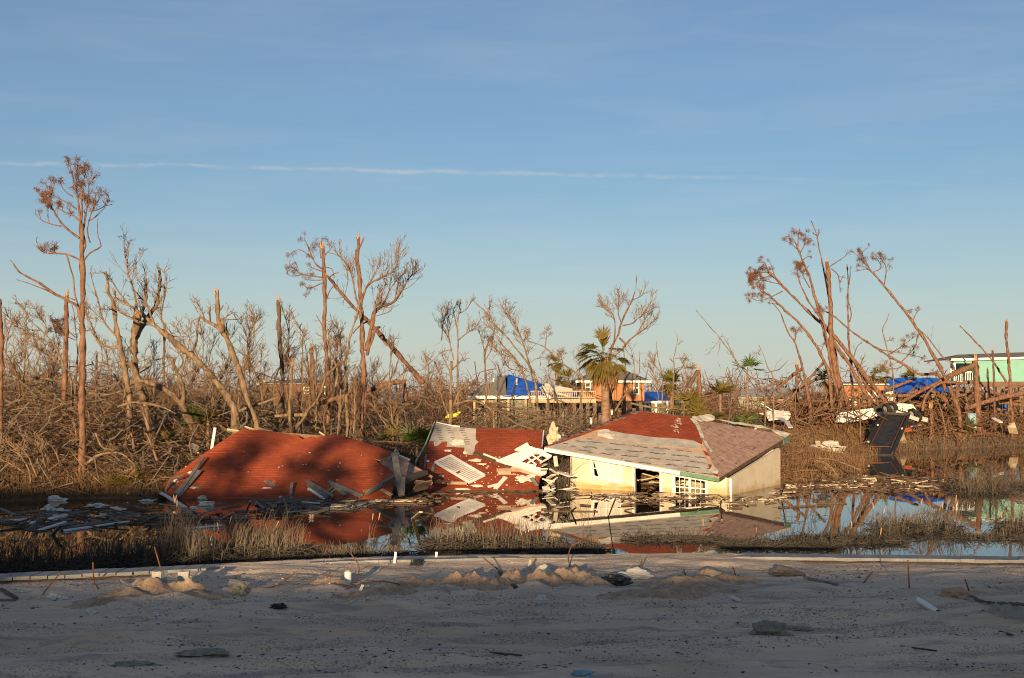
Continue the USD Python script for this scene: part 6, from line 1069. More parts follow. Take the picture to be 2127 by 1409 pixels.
for lab, px0, px1, z0_, z1_ in (('middle blue sheet hung between the stilts under the mint house', 2048, 2066, .4, 2.0), ('blue sheet under the mint house nearest the right edge', 2100, 2127, .8, 2.4), ('low blue sheet under the mint house porch', 2000, 2030, .2, 1.2)): single('blue_tarp_scrap', lab, 'tarpaulin', abox(X(px0, d), X(px1, d), d + 3, d + 3.2, 1.2 + z0_, 1.2 + z1_), 'tarp')
# crumpled blue sheet over wreckage
d = 118.0; rg = np.random.default_rng(19)
gx, gz = np.meshgrid(np.linspace(X(1862, d), X(1985, d), 40), np.linspace(Zh(817, d), Zh(785, d), 12)); gy = d + 3.0 * (gz - gz.min()) / np.ptp(gz) + .9 * fb(gx, gz, .8, 41, 5) * 2; gz = gz + .7 * fb(gx, gz, .5, 44) - np.clip(np.abs(gx - gx.mean()) - 2.0, 0, 9) * .12 * (gz - gz.min())
i_ = (np.arange(11)[:, None] * 40 + np.arange(39)[None]).reshape(-1); f_ = np.stack([i_, i_ + 1, i_ + 41, i_ + 40], 1)
single('blue_tarpaulin', 'big crumpled blue tarpaulin draped over wreckage left of the mint house', 'tarpaulin', (np.stack([gx, gy, gz], -1).reshape(-1, 3), np.vstack([f_[:, [0, 1, 2]], f_[:, [0, 2, 3]]])), 'tarp')
sh = thing('wreck_frame', 'dark wrecked floor frame standing under the crumpled blue tarpaulin', 'wreckage', (X(1930, d), d + 1, 1.3))
for px in (1868, 1885, 1904, 1926, 1948, 1970): put(sh, 'post', abox(X(px, d) - .15, X(px, d) + .15, d + 1.5, d + 1.8, 1, Zh(815, d)), 'timber')
put(sh, 'beam', abox(X(1862, d), X(1990, d), d + 1.2, d + 1.5, Zh(821, d), Zh(816, d)), 'board_grey'); put(sh, 'back_panel', abox(X(1890, d), X(1980, d), d + 4, d + 4.1, 1, Zh(822, d)), 'interior')
# ---------------------------------------------------------------- black trailer chassis and white camper
d0, d1 = 90.5, 99.0
ct = [at_depth(1790, 941, d0), at_depth(1856, 941, d0 - .3), at_depth(1890, 862, d1), at_depth(1834, 858, d1)]      # near-left, near-right, far-right, far-left
def cp(s, t, c=0):
    n = norm(np.cross(ct[1] - ct[0], ct[3] - ct[0])); p = (ct[0] * (1 - s) + ct[1] * s) * (1 - t) + (ct[3] * (1 - s) + ct[2] * s) * t; return p + n * c
tr = thing('overturned_trailer', 'black overturned trailer, its underside showing, nose down in the pond', 'trailer', ct[0])
put(tr, 'bed', slab(cp(0, -.03), cp(1, -.03), cp(1, 1), cp(0, 1), t=.25), 'black_metal')
for s in (.02, .98): put(tr, 'frame_rail', bar(cp(s, -.03, .08), cp(s, 1.0, .08), .16, .18), 'black_metal')
for s in (.17, .86): put(tr, 'rusty_rail', bar(cp(s, .1, .1), cp(s, .96, .1), .05, .12), 'rust')
put(tr, 'cross_member', bar(cp(.17, .11, .13), cp(.8, .11, .13), .08, .06), 'rust'); put(tr, 'cross_member', bar(cp(.0, .97, .1), cp(1, .97, .1), .2, .2), 'black_metal')
for s, t_ in ((.08, .62), (.96, .55), (.06, .2)): put(tr, 'bracket', boxm(cp(s, t_, .2), (.07, 0, 0), (0, .06, 0), (0, 0, .07)), 'concrete')
def wheel(parent, c, r, w, ax, name='wheel'):
    a = norm(ax); m = trimesh.creation.cylinder(r, w, sections=22); T = trimesh.geometry.align_vectors([0, 0, 1], a); v = np.array(m.vertices) @ T[:3, :3].T + c; wp = put(parent, name, (v, np.array(m.faces)), 'rubber', 40)
    m = trimesh.creation.cylinder(r * .55, w * 1.1, sections=16); put(wp, 'rim', (np.array(m.vertices) @ T[:3, :3].T + c, np.array(m.faces)), 'concrete', 40)
for px, py in ((1842, 849), (1856, 847)): wheel(tr, at_depth(px, py, d1 + .6), .42, .3, (.9, .25, .3))
put(tr, 'axle', tube([at_depth(1845, 849, d1 + .6), at_depth(1902, 862, d1 + .5)], .09, 8), 'black_metal')
for px, py in ((1896, 860), (1905, 866)): wheel(tr, at_depth(px, py, d1 + .4), .45, .28, (.85, .35, .25))
put(tr, 'underbody', MB().add(*bar(at_depth(1858, 856, d1 + .3), at_depth(1905, 872, d1 + .2), 1.0, .3)).add(*bar(at_depth(1905, 868, d1 + .4), at_depth(1925, 873, d1 + .4), .5, .35)).mesh(), 'concrete')
d = 103.5
cm = thing('camper', 'long white camper body lying on its side behind the black trailer', 'camper', at_depth(1820, 880, d))
def earcut(p):
    v, f = trimesh.creation.triangulate_polygon(Polygon(p), engine='earcut'); v = np.asarray(v)
    ix = np.array([np.argmin(((p - q) ** 2).sum(1)) for q in v]); return ix[np.asarray(f)]
def prof(pts, dep0, dep1):
    a = np.array([at_depth(*zp(ZC, x, y), dep0) for x, y in pts]); b = np.array([at_depth(*zp(ZC, x, y - 6), dep1) for x, y in pts]); k = len(pts); v = np.vstack([a, b]); fr_ = earcut(a[:, [0, 2]]); f = [list(t) for t in fr_]
    f += [[i, (i + 1) % k + k, (i + 1) % k] for i in range(k)] + [[i, i + k, (i + 1) % k + k] for i in range(k)] + [[t[0] + k, t[2] + k, t[1] + k] for t in fr_]; return v, np.array(f)
put(cm, 'body', prof([(178, 885), (180, 850), (195, 808), (225, 785), (330, 768), (455, 752), (570, 738), (700, 712), (800, 700), (860, 780), (800, 800), (690, 800), (610, 822), (520, 850), (420, 868), (300, 885)], d, d + 2.2), 'camper')
put(cm, 'roof_panel', prof([(770, 705), (830, 690), (900, 693), (975, 702), (1000, 735), (1025, 778), (990, 792), (870, 786)], d - .15, d + 2.4), 'camper')
for i in range(5): put(cm, 'panel_seam', bar(at_depth(*zp(ZC, 830 + i * 34, 697), d - .18), at_depth(*zp(ZC, 860 + i * 34, 780), d - .18), .02, .02), 'timber')
for i in range(2): put(cm, 'panel_seam', bar(at_depth(*zp(ZC, 800, 722 + i * 26), d - .18), at_depth(*zp(ZC, 1000, 722 + i * 26), d - .18), .02, .02), 'timber')
put(cm, 'hatch', slab(*[at_depth(*zp(ZC, x, y), d - .1) for x, y in ((570, 775), (680, 770), (684, 712), (572, 720))], t=-.08), 'black_metal')
single('wing_panel', 'pale torn panel pointing right from under the black trailer', 'panel', slab(at_depth(*zp(ZC, 870, 925), 104), at_depth(*zp(ZC, 985, 925), 103.6), at_depth(*zp(ZC, 1065, 908), 103.4), at_depth(*zp(ZC, 900, 868), 104.5), t=.12), 'board_pale')
single('hanging_cloth', 'tan cloth hanging beside the black trailer over the water', 'cloth', slab(at_depth(*zp(ZC, 835, 1095), 99), at_depth(*zp(ZC, 915, 1088), 99), at_depth(*zp(ZC, 880, 985), 100.5), at_depth(*zp(ZC, 865, 985), 100.5), t=.06), 'timber_light')
single('red_scrap', 'red torn sheet hanging under the pale panel by the black trailer', 'scrap', slab(at_depth(*zp(ZC, 885, 985), 101), at_depth(*zp(ZC, 960, 960), 101), at_depth(*zp(ZC, 965, 935), 101.5), at_depth(*zp(ZC, 890, 945), 101.5), t=.06), 'red_scrap')
single('foam_scrap', 'ragged yellowish scrap left of the black trailer', 'scrap', slab(at_depth(*zp(ZC, 520, 985), 103), at_depth(*zp(ZC, 560, 975), 103), at_depth(*zp(ZC, 600, 870), 104), at_depth(*zp(ZC, 530, 900), 104), t=.1), 'board_pale')
def lump(p, r, rng, sq=(1, 1, .6), n=2, rough=.35):
    m = trimesh.creation.icosphere(n); v = np.array(m.vertices); v = v * (1 + rough * (meshkit.noise(v * 2.2 + rng.random(3) * 50, 3)[:, None] - .5) * 2); return v * np.array(sq) * r + p, np.array(m.faces)
single('concrete_lump', 'yellowish broken concrete lump at the foot of the bare pole on the right bank', 'concrete block', MB().add(*slab(at_depth(*zp(ZC, 1955, 935), 107), at_depth(*zp(ZC, 2050, 945), 106.5), at_depth(*zp(ZC, 2030, 885), 107), at_depth(*zp(ZC, 1965, 895), 107.4), t=.8)).mesh(), 'board_pale')
single('white_board', 'white board on the bank left of the concrete lump', 'board', bar(at_depth(*zp(ZC, 1810, 840), 104), at_depth(*zp(ZC, 1890, 885), 103), .35, .08), 'board_white')
single('blue_bin', 'pale blue bin on the bank left of the folded pine stub', 'bin', abox(X(2010, 107), X(2026, 107), 107, 107.6, 1.4, Zh(859, 107)), 'blue_scrap')
single('white_wreck', 'heap of white metal scraps behind the cream house, left of the long log', 'scrap heap', MB().add(*lump(at_depth(1612, 862, 98), .8, rg, (1.2, .7, .5), 2, .7)).add(*slab(at_depth(1596, 872, 96), at_depth(1625, 868, 96), at_depth(1628, 852, 97), at_depth(1600, 858, 97))).add(*bar(at_depth(1580, 838, 97), at_depth(1612, 858, 97), .3, .05)).mesh(), 'cloth_white')
single('white_sheet', 'white rag trailing over the bank below the scrap heap', 'rag', MB().add(*bar(at_depth(1618, 868, 92), at_depth(1634, 876, 90), .4, .05)).add(*bar(at_depth(1633, 875, 90), at_depth(1642, 888, 88), .35, .05)).mesh(), 'cloth_white')
th = MB(); rt = np.random.default_rng(3); tc = on_plane(1722, 936, .75); th.add(*lump(tc, .8, rt, (1.25, .6, .62), 3, .6))
for i in range(14): p = tc + rt.normal(0, .5, 3) * [1.2, .6, .3] + [0, -.3, .1]; th.add(*bar(p, p + unit(rt.normal(size=3) * [1, .6, .5]) * rt.uniform(.3, .9), rt.uniform(.08, .4), .03))
single('tan_heap', 'pale heap of torn roofing on the bank right of the cream house', 'scrap heap', th.mesh(), 'felt_light')
single('yellow_kayak', 'yellow upturned kayak in the brush behind the felted roof', 'kayak', tube([at_depth(925, 868, 72), at_depth(933, 864, 72), at_depth(946, 863, 72), at_depth(956, 856, 72)], [.04, .14, .14, .04], 8), 'yellow', True)
single('orange_scrap', 'rusty orange scrap leaning in the brush behind the middle roof', 'scrap', slab(at_depth(1056, 874, 70), at_depth(1066, 876, 70), at_depth(1064, 862, 70), at_depth(1058, 862, 70), t=.2), 'rust')
# pale bits of wreckage in the brush
r = np.random.default_rng(55); mb = MB()
for i in range(260):
    d = r.uniform(60, 90); px = r.choice([r.uniform(420, 1640), r.uniform(900, 1250), r.uniform(20, 420)]); x = X(px, d); g = float(ground_z(x, d))
    if g < .1: continue
    n = unit(r.normal(size=3)); q = r.uniform(.04, .22); a = unit(np.cross(n, r.normal(size=3))); mb.add(*boxm((x, d, g + r.uniform(.1, 1.0)), a * q, np.cross(n, a) * q * r.uniform(.2, .8), n * .015))
single('pale_wreckage', 'small pale scraps of wreckage caught in the brush behind the roofs', 'debris', mb.mesh(), 'cloth_white', kind='stuff')
single('far_palm_wreck', 'white scrap heap beside the orange hut under the leaning pines', 'scrap heap', MB().add(*lump(at_depth(1815, 826, 118), .55, rg, (1.6, .6, .7), 2, .7)).add(*lump(at_depth(1850, 822, 119), .4, rg, (1, .6, 1.2), 2, .7)).mesh(), 'cloth_white')
# ---------------------------------------------------------------- boards on the roofs
rg = np.random.default_rng(99)
def plank(label, p, q, w, t, mat, name='board', up=(0, 0, 1), group=None, cat='board'):
    return single(name, label, cat, bar(p, q, w, t, up), mat, group=group)
def on_roof(R, Z, a, b, c0, c1=None): return R.px(*zp(Z, *a), c0), R.px(*zp(Z, *b), c1 if c1 is not None else c0)
for lab, a, b, c0, c1, w, t, mat in (('longest grey board propped on the left slope of the big red roof', (232, 775), (442, 510), .08, .35, .14, .05, 'board_grey'), ('wide grey board under the longest one, left slope of the big red roof', (245, 760), (410, 590), .05, .22, .24, .05, 'board_grey'), ('second wide grey board at the foot of the left slope', (225, 745), (330, 640), .05, .12, .2, .05, 'board_grey'), ('thin grey stick beside the white scrap on the left slope', (380, 700), (428, 672), .04, .06, .06, .04, 'board_grey'),
        ('short broken brown board at the left foot of the big red roof', (170, 660), (250, 705), .05, .05, .2, .04, 'board_brown'), ('brown board below the short broken one', (205, 655), (235, 745), .06, .06, .12, .04, 'board_brown'),
        ('short grey board stuck flat on the middle of the big red roof', (892, 640), (965, 685), .05, .05, .18, .05, 'board_grey'), ('upright grey board at the water line of the big red roof', (1072, 790), (1090, 695), .05, .3, .12, .06, 'board_grey'), ('upper of three grey boards fanned at the roof foot', (1200, 672), (1392, 762), .25, .08, .16, .06, 'board_grey'), ('middle of three boards fanned at the roof foot', (1208, 688), (1350, 770), .18, .06, .18, .06, 'board_grey'), ('white lowest of three boards fanned at the roof foot', (1212, 705), (1330, 775), .12, .05, .18, .06, 'board_white'),
        ('dark board crossing the broken pallet at the roof foot', (1360, 662), (1480, 750), .18, .06, .2, .06, 'board_grey'), ('long grey board slanting right over the broken pallet', (1395, 678), (1600, 758), .14, .06, .22, .05, 'board_grey'), ('slat of the broken pallet nearest the fanned boards', (1330, 738), (1400, 690), .10, .12, .1, .04, 'board_grey'), ('second slat of the broken pallet', (1362, 748), (1425, 700), .10, .12, .1, .04, 'board_grey'),
        ('long dark beam rising right from the water to the torn corner of the roof', (1632, 750), (1850, 655), .14, .4, .16, .12, 'board_grey'), ('short pale board standing on the roof near the dark post', (1745, 708), (1822, 748), .06, .06, .14, .05, 'board_pale')):
    p, q = on_roof(R1, Z4, a, b, c0, c1); plank(lab, p, q, w, t, mat, up=R1.out)
plank('thick dark beam carrying on past the torn corner of the red roof', at_depth(*zp(Z4, 1845, 660), dl - .3), at_depth(*zp(Z4, 2062, 572), dl + 2), .35, .16, 'interior', cat='beam', name='beam')
plank('dark grey post standing at the right end of the big red roof', at_depth(*zp(Z4, 1893, 745), dl - .7), at_depth(*zp(Z4, 1840, 425), dl + .5), .26, .12, 'board_grey', up=(0, 1, 0), cat='post', name='post')
plank('short grey post beside the dark post', at_depth(*zp(Z4, 1905, 740), dl - .6), at_depth(*zp(Z4, 1908, 610), dl - .3), .14, .1, 'board_grey', up=(0, 1, 0), cat='post', name='post')
for lab, a, b, d0, d1, w, mat in (('white strip along the edge of the bare decking', (1870, 450), (1955, 483), dl + 3.6, dl + 3.7, .12, 'board_white'), ('long pale board sloping down to the middle roof', (1990, 540), (2120, 610), dl + 2.6, dl + 2.4, .14, 'deck_tan'), ('brown board under the dark beam, right of the post', (1990, 640), (2120, 655), dl + 1.2, dl + 1.4, .2, 'deck_tan'), ('slab of brown sheathing slumped between the two roofs', (1985, 690), (2100, 660), dl + 1, dl + 1.4, .7, 'deck_bare'), ('white post standing behind the left slope of the big red roof', (494, 405), (520, 243), 57, 57, .12, 'board_white'), ('tan board end behind the left slope', (545, 350), (600, 335), 58, 58, .35, 'board_brown'), ('grey sheet scrap behind the left slope', (350, 375), (400, 400), 58, 58, .4, 'board_grey'), ('pale board along the ridge top of the big red roof', (742, 238), (815, 262), 58.2, 58, .12, 'board_pale'), ('thin pale lath left of the ridge of the big red roof', (610, 258), (700, 272), 58.2, 58.1, .12, 'board_pale'), ('thin brown lath on the ridge of the big red roof', (830, 248), (945, 275), 58.2, 58, .1, 'deck_tan'), ('pale scrap in the notch of the ridge', (1140, 325), (1200, 312), 58.2, 58.2, .14, 'board_white'), ('bleached board end sticking up behind the ridge', (1290, 280), (1330, 305), 58.6, 58.4, .16, 'board_pale')):
    plank(lab, D(Z4, *a, d0), D(Z4, *b, d1), w, .06, mat, up=(0, .6, .8))
plank('long white board sliding off the left end of the big red roof into the water', D(Z4, 60, 685, 54.4), W(Z4, 302, 832, -.02), .17, .05, 'board_white')
plank('white upright board at the far left end of the big red roof', D(Z4, 55, 755, 54.4), D(Z4, 70, 680, 54.4), .26, .06, 'board_white', up=(0, 1, 0))
plank('grey board leaning left at the far left end of the big red roof', D(Z4, 0, 598, 55), D(Z4, 62, 680, 54.5), .16, .05, 'board_grey')
plank('grey scrap sheet at the left end of the big red roof', D(Z4, 65, 640, 54.6), D(Z4, 110, 665, 54.6), .25, .04, 'board_white')
# middle roof
for lab, a, b, c0, w, t, mat in (('grey stick standing left of the baluster railing', (400, 500), (385, 640), .06, .1, .05, 'board_grey'), ('brown stick flat on the felted roof', (420, 425), (500, 485), .04, .08, .03, 'board_brown'), ('grey stake left of the railing, leaning on the roof', (480, 590), (455, 680), .06, .12, .05, 'board_grey'), ('long brown board from the railing to the wall section', (865, 490), (1225, 632), .10, .18, .05, 'board_brown'), ('pale narrow board beside the long brown one', (960, 512), (1200, 605), .16, .08, .04, 'panel_pale'), ('upper pale board lying level below the wall section', (1088, 652), (1330, 652), .06, .18, .05, 'deck_tan'), ('lower short pale board below the wall section', (1100, 676), (1228, 676), .05, .12, .05, 'board_pale'), ('white board slanting at the foot of the middle roof', (1078, 832), (1178, 722), .06, .2, .05, 'panel_pale'), ('thin pale board crossing below the slanting white one', (1003, 815), (1100, 790), .05, .12, .04, 'panel_pale'), ('thin lath in the middle of the lower roof', (1110, 690), (1280, 690), .04, .06, .03, 'deck_tan'), ('brown board at the foot of the railing', (560, 785), (800, 788), .1, .14, .05, 'deck_tan'), ('second brown board at the foot of the railing', (440, 760), (640, 790), .12, .12, .05, 'board_brown'), ('dark board leaning by the right edge of the middle roof', (1430, 755), (1480, 830), .2, .16, .06, 'board_grey')):
    p, q = on_roof(R2, Z5, a, b, c0); plank(lab, p, q, w, t, mat, up=R2.out)
for lab, Z, R, x, y, r_, sq in (('big white foam slab torn over the felt of the middle roof', Z5, R2, 708, 380, .52, (1.2, .8, .12)), ('small white foam lump under the big slab', Z5, R2, 615, 458, .27, (1.2, .6, .16)), ('white foam lump between the felt and the long brown board', Z5, R2, 780, 478, .2, (1, .9, .3)), ('broken pale foam crumbs right of the railing top', Z5, R2, 880, 555, .42, (1.2, .6, .16)), ('second pale crumb patch by the railing', Z5, R2, 940, 590, .3, (1.5, .4, .12)), ('white foam lump with a tail at the bottom of the railing', Z5, R2, 895, 803, .38, (1.3, .4, .2)), ('big crumbling white foam mass at the lower right of the middle roof', Z5, R2, 1370, 735, .65, (1.3, .7, .2)), ('white foam scrap above the crumbling mass', Z5, R2, 1430, 700, .3, (1, .6, .3)), ('white scrap at the left edge of the middle roof', Z5, R2, 415, 562, .17, (1, .8, .3)), ('white lump left of the railing foot', Z5, R2, 545, 705, .2, (1, .8, .4)), ('pale crumbs along the foot of the middle roof', Z5, R2, 760, 835, .4, (1.6, .3, .15)),
        ('oval white scrap low on the big red roof', Z4, R1, 900, 695, .32, (1.4, .4, .2)), ('white scrap high on the left slope of the big red roof', Z4, R1, 340, 578, .22, (1, .8, .3)), ('flat white scrap beside the thin grey stick', Z4, R1, 365, 691, .28, (1.2, .6, .2)), ('pair of pale scraps at the left foot of the big red roof', Z4, R1, 236, 640, .24, (.9, 1.1, .3)), ('tiny white fleck in the middle of the big red roof', Z4, R1, 1218, 433, .10, (1, .7, .3)), ('dark red scrap beside the short grey board', Z4, R1, 960, 653, .2, (.9, 1, .4)), ('white fleck at the water line of the big red roof', Z4, R1, 1002, 757, .13, (1, .8, .4))):
    a, b = R.ab(*zp(Z, x, y)); v, f = lump(np.zeros(3), r_ * .46, rg, sq, 3, .7); single('foam_scrap', lab, 'foam scrap', (R.w(a + v[:, 0], b + v[:, 1], .04 + v[:, 2]), f if not R.flip else f[:, ::-1]), 'foam' if 'red scrap' not in lab else 'red_scrap')
for i in range(70):
    pass
mb = MB()
for R, Z, lo, hi, n in ((R2, Z5, (620, 480), (1300, 840), 60), (R1, Z4, (250, 420), (1800, 740), 30)):
    for i in range(n):
        a, b = R.ab(*zp(Z, rg.uniform(lo[0], hi[0]), rg.uniform(lo[1], hi[1]))); s = rg.uniform(.008, .026); mb.add(*boxm(R.w(a, b, .035), R.u * s * rg.uniform(1, 2), R.v * s, R.out * .01))
single('roof_crumbs', 'small pale crumbs of foam and plaster scattered over the sunken roofs', 'debris', mb.mesh(), 'foam', kind='stuff')
single('foam_post', 'ragged yellow foam standing between the middle roof and the cream house', 'foam scrap', lump(at_depth(*zp(Z5, 1650, 320), 60), .5, rg, (.55, .5, 1.15), 3, .5), 'board_pale')
gap = MB()
for i in range(16): p = at_depth(*zp(Z5, rg.uniform(1500, 1700), rg.uniform(600, 860)), rg.uniform(57, 59)); gap.add(*bar(p, p + unit(rg.normal(size=3) * [1, 1, .5]) * rg.uniform(.4, 1.1), rg.uniform(.08, .35), .05))
single('gap_wreckage', 'splintered boards jammed between the middle roof and the cream house', 'wreckage', gap.mesh(), 'panel_pale', kind='stuff')
# ---------------------------------------------------------------- floating timber
def floater(label, Z, a, b, w, t, mat, z0=.02, z1=None, name='plank', group=None, cat='plank'):
    return plank(label, W(Z, *a, z0), W(Z, *b, z0 if z1 is None else z1), w * .68, t * .8, mat, name, group=group, cat=cat)
for lab, Z, a, b, w, mat, z0, z1 in (
        ('long pale plank lit by the sun, floating below the dark post', Z4, (1658, 785), (2050, 785), .26, 'board_pale', .05, .05), ('pale lath beside the long sunlit plank', Z4, (1700, 776), (2000, 778), .1, 'board_pale', .06, .06),
        ('grey plank at the foot of the upright board, floating', Z4, (820, 780), (1060, 776), .2, 'board_grey', .03, .03), ('broken frame timber floating before the big red roof, left piece', Z4, (820, 790), (880, 835), .2, 'board_grey', .08, .03), ('broken frame timber floating before the big red roof, cross piece', Z4, (900, 795), (960, 825), .16, 'board_grey', .1, .03), ('broken frame timber, long upper piece', Z4, (830, 810), (1060, 800), .14, 'board_brown', .06, .06),
        ('long grey lath in the middle of the drift pile', Z4, (1060, 790), (1310, 805), .12, 'board_grey', .05, .05), ('white lath in the middle of the drift pile', Z4, (1160, 790), (1290, 800), .09, 'board_white', .08, .08), ('pale sunlit lath in the drift pile', Z4, (1370, 825), (1535, 818), .12, 'board_pale', .06, .06), ('pale plank with a bright edge in front of the drift pile', Z4, (1030, 870), (1215, 852), .18, 'board_pale', .05, .05), ('grey plank behind the pale one in front of the drift pile', Z4, (880, 872), (1250, 858), .16, 'board_grey', .03, .03), ('long grey plank leading left from the drift pile', Z4, (668, 855), (905, 855), .16, 'board_grey', .03, .03), ('grey plank tipped up at the end of the drift pile', Z4, (1230, 882), (1365, 840), .16, 'board_grey', .02, .15), ('stack of grey siding floating left of the drift pile, upper board', Z4, (660, 888), (775, 898), .2, 'board_grey', .12, .10), ('stack of grey siding, middle board', Z4, (640, 905), (780, 908), .2, 'board_grey', .07, .06), ('stack of grey siding, lower board', Z4, (570, 935), (720, 915), .22, 'board_grey', .02, .03),
        ('long grey wall plate floating in shade, upper', Z4, (40, 912), (560, 908), .3, 'board_grey', .04, .04), ('long dark plank below the grey wall plate', Z4, (0, 945), (560, 932), .35, 'board_brown', .02, .02), ('white edged plank below the dark one', Z4, (300, 985), (570, 962), .16, 'board_white', .02, .05), ('grey board end peaking out of the wall plate', Z4, (38, 915), (128, 890), .25, 'board_grey', .03, .22), ('pale stick poking up right of the siding stack', Z4, (565, 915), (655, 868), .09, 'board_pale', .0, .45), ('pale slender stick standing beside the drift pile', Z4, (752, 852), (780, 785), .1, 'board_pale', .0, .9), ('thin lath floating off the drift pile', Z4, (570, 838), (720, 800), .07, 'board_grey', .03, .05), ('dark lath right of the thin floating one', Z4, (520, 812), (600, 800), .06, 'board_grey', .03, .03), ('grey sheet end at the right of the drift pile', Z4, (1540, 825), (1620, 795), .4, 'board_grey', .02, .15), ('sheet lath at the right of the drift pile', Z4, (1480, 830), (1600, 790), .12, 'board_grey', .05, .12), ('cross stick on the drift pile', Z4, (1140, 800), (1200, 830), .1, 'board_brown', .12, .05), ('floating brown board right of the drift pile', Z4, (1150, 872), (1330, 858), .16, 'deck_tan', .03, .03), ('bent pale post out of the water, right of the roof corner', Z4, (1975, 915), (2035, 865), .17, 'board_pale', .0, .55), ('dark long rafter floating under the sunlit plank', Z4, (1700, 800), (2110, 800), .14, 'board_brown', .03, .03), ('rafter drifting toward the middle roof', Z4, (1990, 805), (2125, 775), .16, 'board_brown', .02, .1),
        ('white board floating in shade at the far left', Z9, (100, 285), (302, 280), .3, 'board_white', .06, .06), ('grey pointed board left of the white one', Z9, (0, 310), (130, 285), .18, 'board_grey', .03, .06), ('wide blue grey board tipped toward the crumpled sheet', Z9, (385, 385), (640, 305), .22, 'board_white', .03, .2), ('longest white board in the shaded water on the left', Z9, (640, 388), (1252, 302), .26, 'board_white', .03, .06), ('grey board behind the longest white one', Z9, (600, 368), (900, 330), .24, 'board_grey', .02, .04), ('grey board further back behind the longest white one', Z9, (980, 320), (1250, 285), .2, 'board_grey', .02, .06), ('flat brown sheet floating behind the white boards', Z9, (760, 272), (1110, 278), .3, 'board_brown', .02, .02), ('dark wet pole floating toward the crumpled blue sheet', Z9, (430, 195), (930, 158), .16, 'board_brown', .03, .05), ('grey pole at the left of the crumpled blue sheet', Z9, (150, 215), (440, 192), .14, 'board_grey', .03, .03), ('leaning grey board at the far left water edge', Z9, (0, 170), (160, 245), .2, 'board_grey', .2, .02), ('short pale post standing out of the shaded water on the left', Z9, (512, 430), (600, 335), .17, 'board_grey', .0, .35), ('long grey beam floating in the left middle, upper edge lit', Z9, (1490, 262), (2120, 272), .2, 'board_grey', .05, .05), ('dark beam beneath the long grey one', Z9, (1250, 320), (2020, 300), .3, 'board_brown', .02, .02), ('thin grey lath near the white ball of plastic', Z9, (1180, 172), (1380, 155), .1, 'board_grey', .03, .08), ('dark log afloat at the far left', Z9, (0, 325), (430, 310), .22, 'board_brown', .01, .01), ('sunk grey panel in front of the white board', Z9, (260, 375), (430, 395), .4, 'board_brown', .01, .01), ('thin board slanting from the white board', Z9, (1740, 240), (1815, 180), .08, 'board_grey', .02, .2), ('grey crossed lath by the thin slanting board', Z9, (1800, 185), (1925, 260), .2, 'board_grey', .1, .02), ('lath afloat near the long beam', Z9, (1900, 355), (2120, 330), .12, 'board_grey', .03, .03),
        ('white plank in the debris raft right of the cream house', ZB, (285, 910), (535, 903), .5, 'board_pale', .06, .06), ('second pale plank in the debris raft', ZB, (0, 965), (150, 958), .3, 'board_pale', .08, .08), ('pale crossed stick in the raft by the house corner', ZB, (20, 940), (110, 985), .18, 'board_pale', .2, .05), ('upright red brown stick in the raft by the house corner', ZB, (78, 985), (110, 900), .06, 'board_brown', .0, .8), ('pale board end right of the white plank', ZB, (1085, 913), (1160, 918), .4, 'board_pale', .08, .08), ('thin pale lath in the raft', ZB, (600, 905), (640, 920), .3, 'board_pale', .1, .05), ('long branchy pole floating in front of the raft', ZB, (60, 1070), (440, 1052), .12, 'board_brown', .03, .03), ('flat board floating below the raft', ZB, (350, 1040), (560, 1042), .1, 'board_brown', .02, .02),
        ('broad grey board floating before the cream house door', Z6, (500, 765), (770, 775), .5, 'board_grey', .03, .03), ('bent stick standing out of the water before the left window', Z6, (600, 930), (655, 790), .045, 'board_brown', .0, 1.1), ('splintered pale board leaning before the right window', Z6, (1262, 765), (1345, 830), .22, 'board_brown', .35, .02), ('floating lath by the door of the cream house', Z6, (750, 752), (900, 748), .14, 'board_brown', .04, .06), ('pale lath floating before the right windows', Z6, (1000, 772), (1150, 770), .14, 'board_pale', .04, .04), ('long brown lath floating before the cream house', Z6, (700, 842), (800, 838), .1, 'board_brown', .03, .03), ('short dark log in the reflection of the left window', Z6, (390, 838), (460, 845), .18, 'board_brown', .03, .03), ('dark stick slanting in the reflected wall', Z6, (315, 890), (355, 860), .07, 'board_brown', .0, .3), ('dark driftwood by the reflected door', Z6, (725, 880), (790, 868), .12, 'board_brown', .02, .1), ('long thin pole floating in front of the cream house', Z6, (110, 888), (520, 890), .05, 'board_brown', .01, .01), ('brown drift log by the right windows', Z6, (1070, 865), (1180, 840), .22, 'board_brown', .02, .08), ('drift stick right of the drift log', Z6, (1180, 800), (1290, 805), .14, 'board_brown', .06, .06), ('pale stub standing by the house corner', Z6, (1455, 830), (1462, 795), .07, 'board_pale', .0, .4), ('brown board drifting at the right house corner', Z6, (1520, 860), (1620, 862), .14, 'board_brown', .03, .03),
        ('broken reed stalk pole leaning in the pond before the cream house', Z6, (600, 930), (672, 1065), .05, 'board_brown', -.03, -.02)):
    if z1 < -.01: continue
    floater(lab, Z, a, b, w, .06, mat, z0, z1)
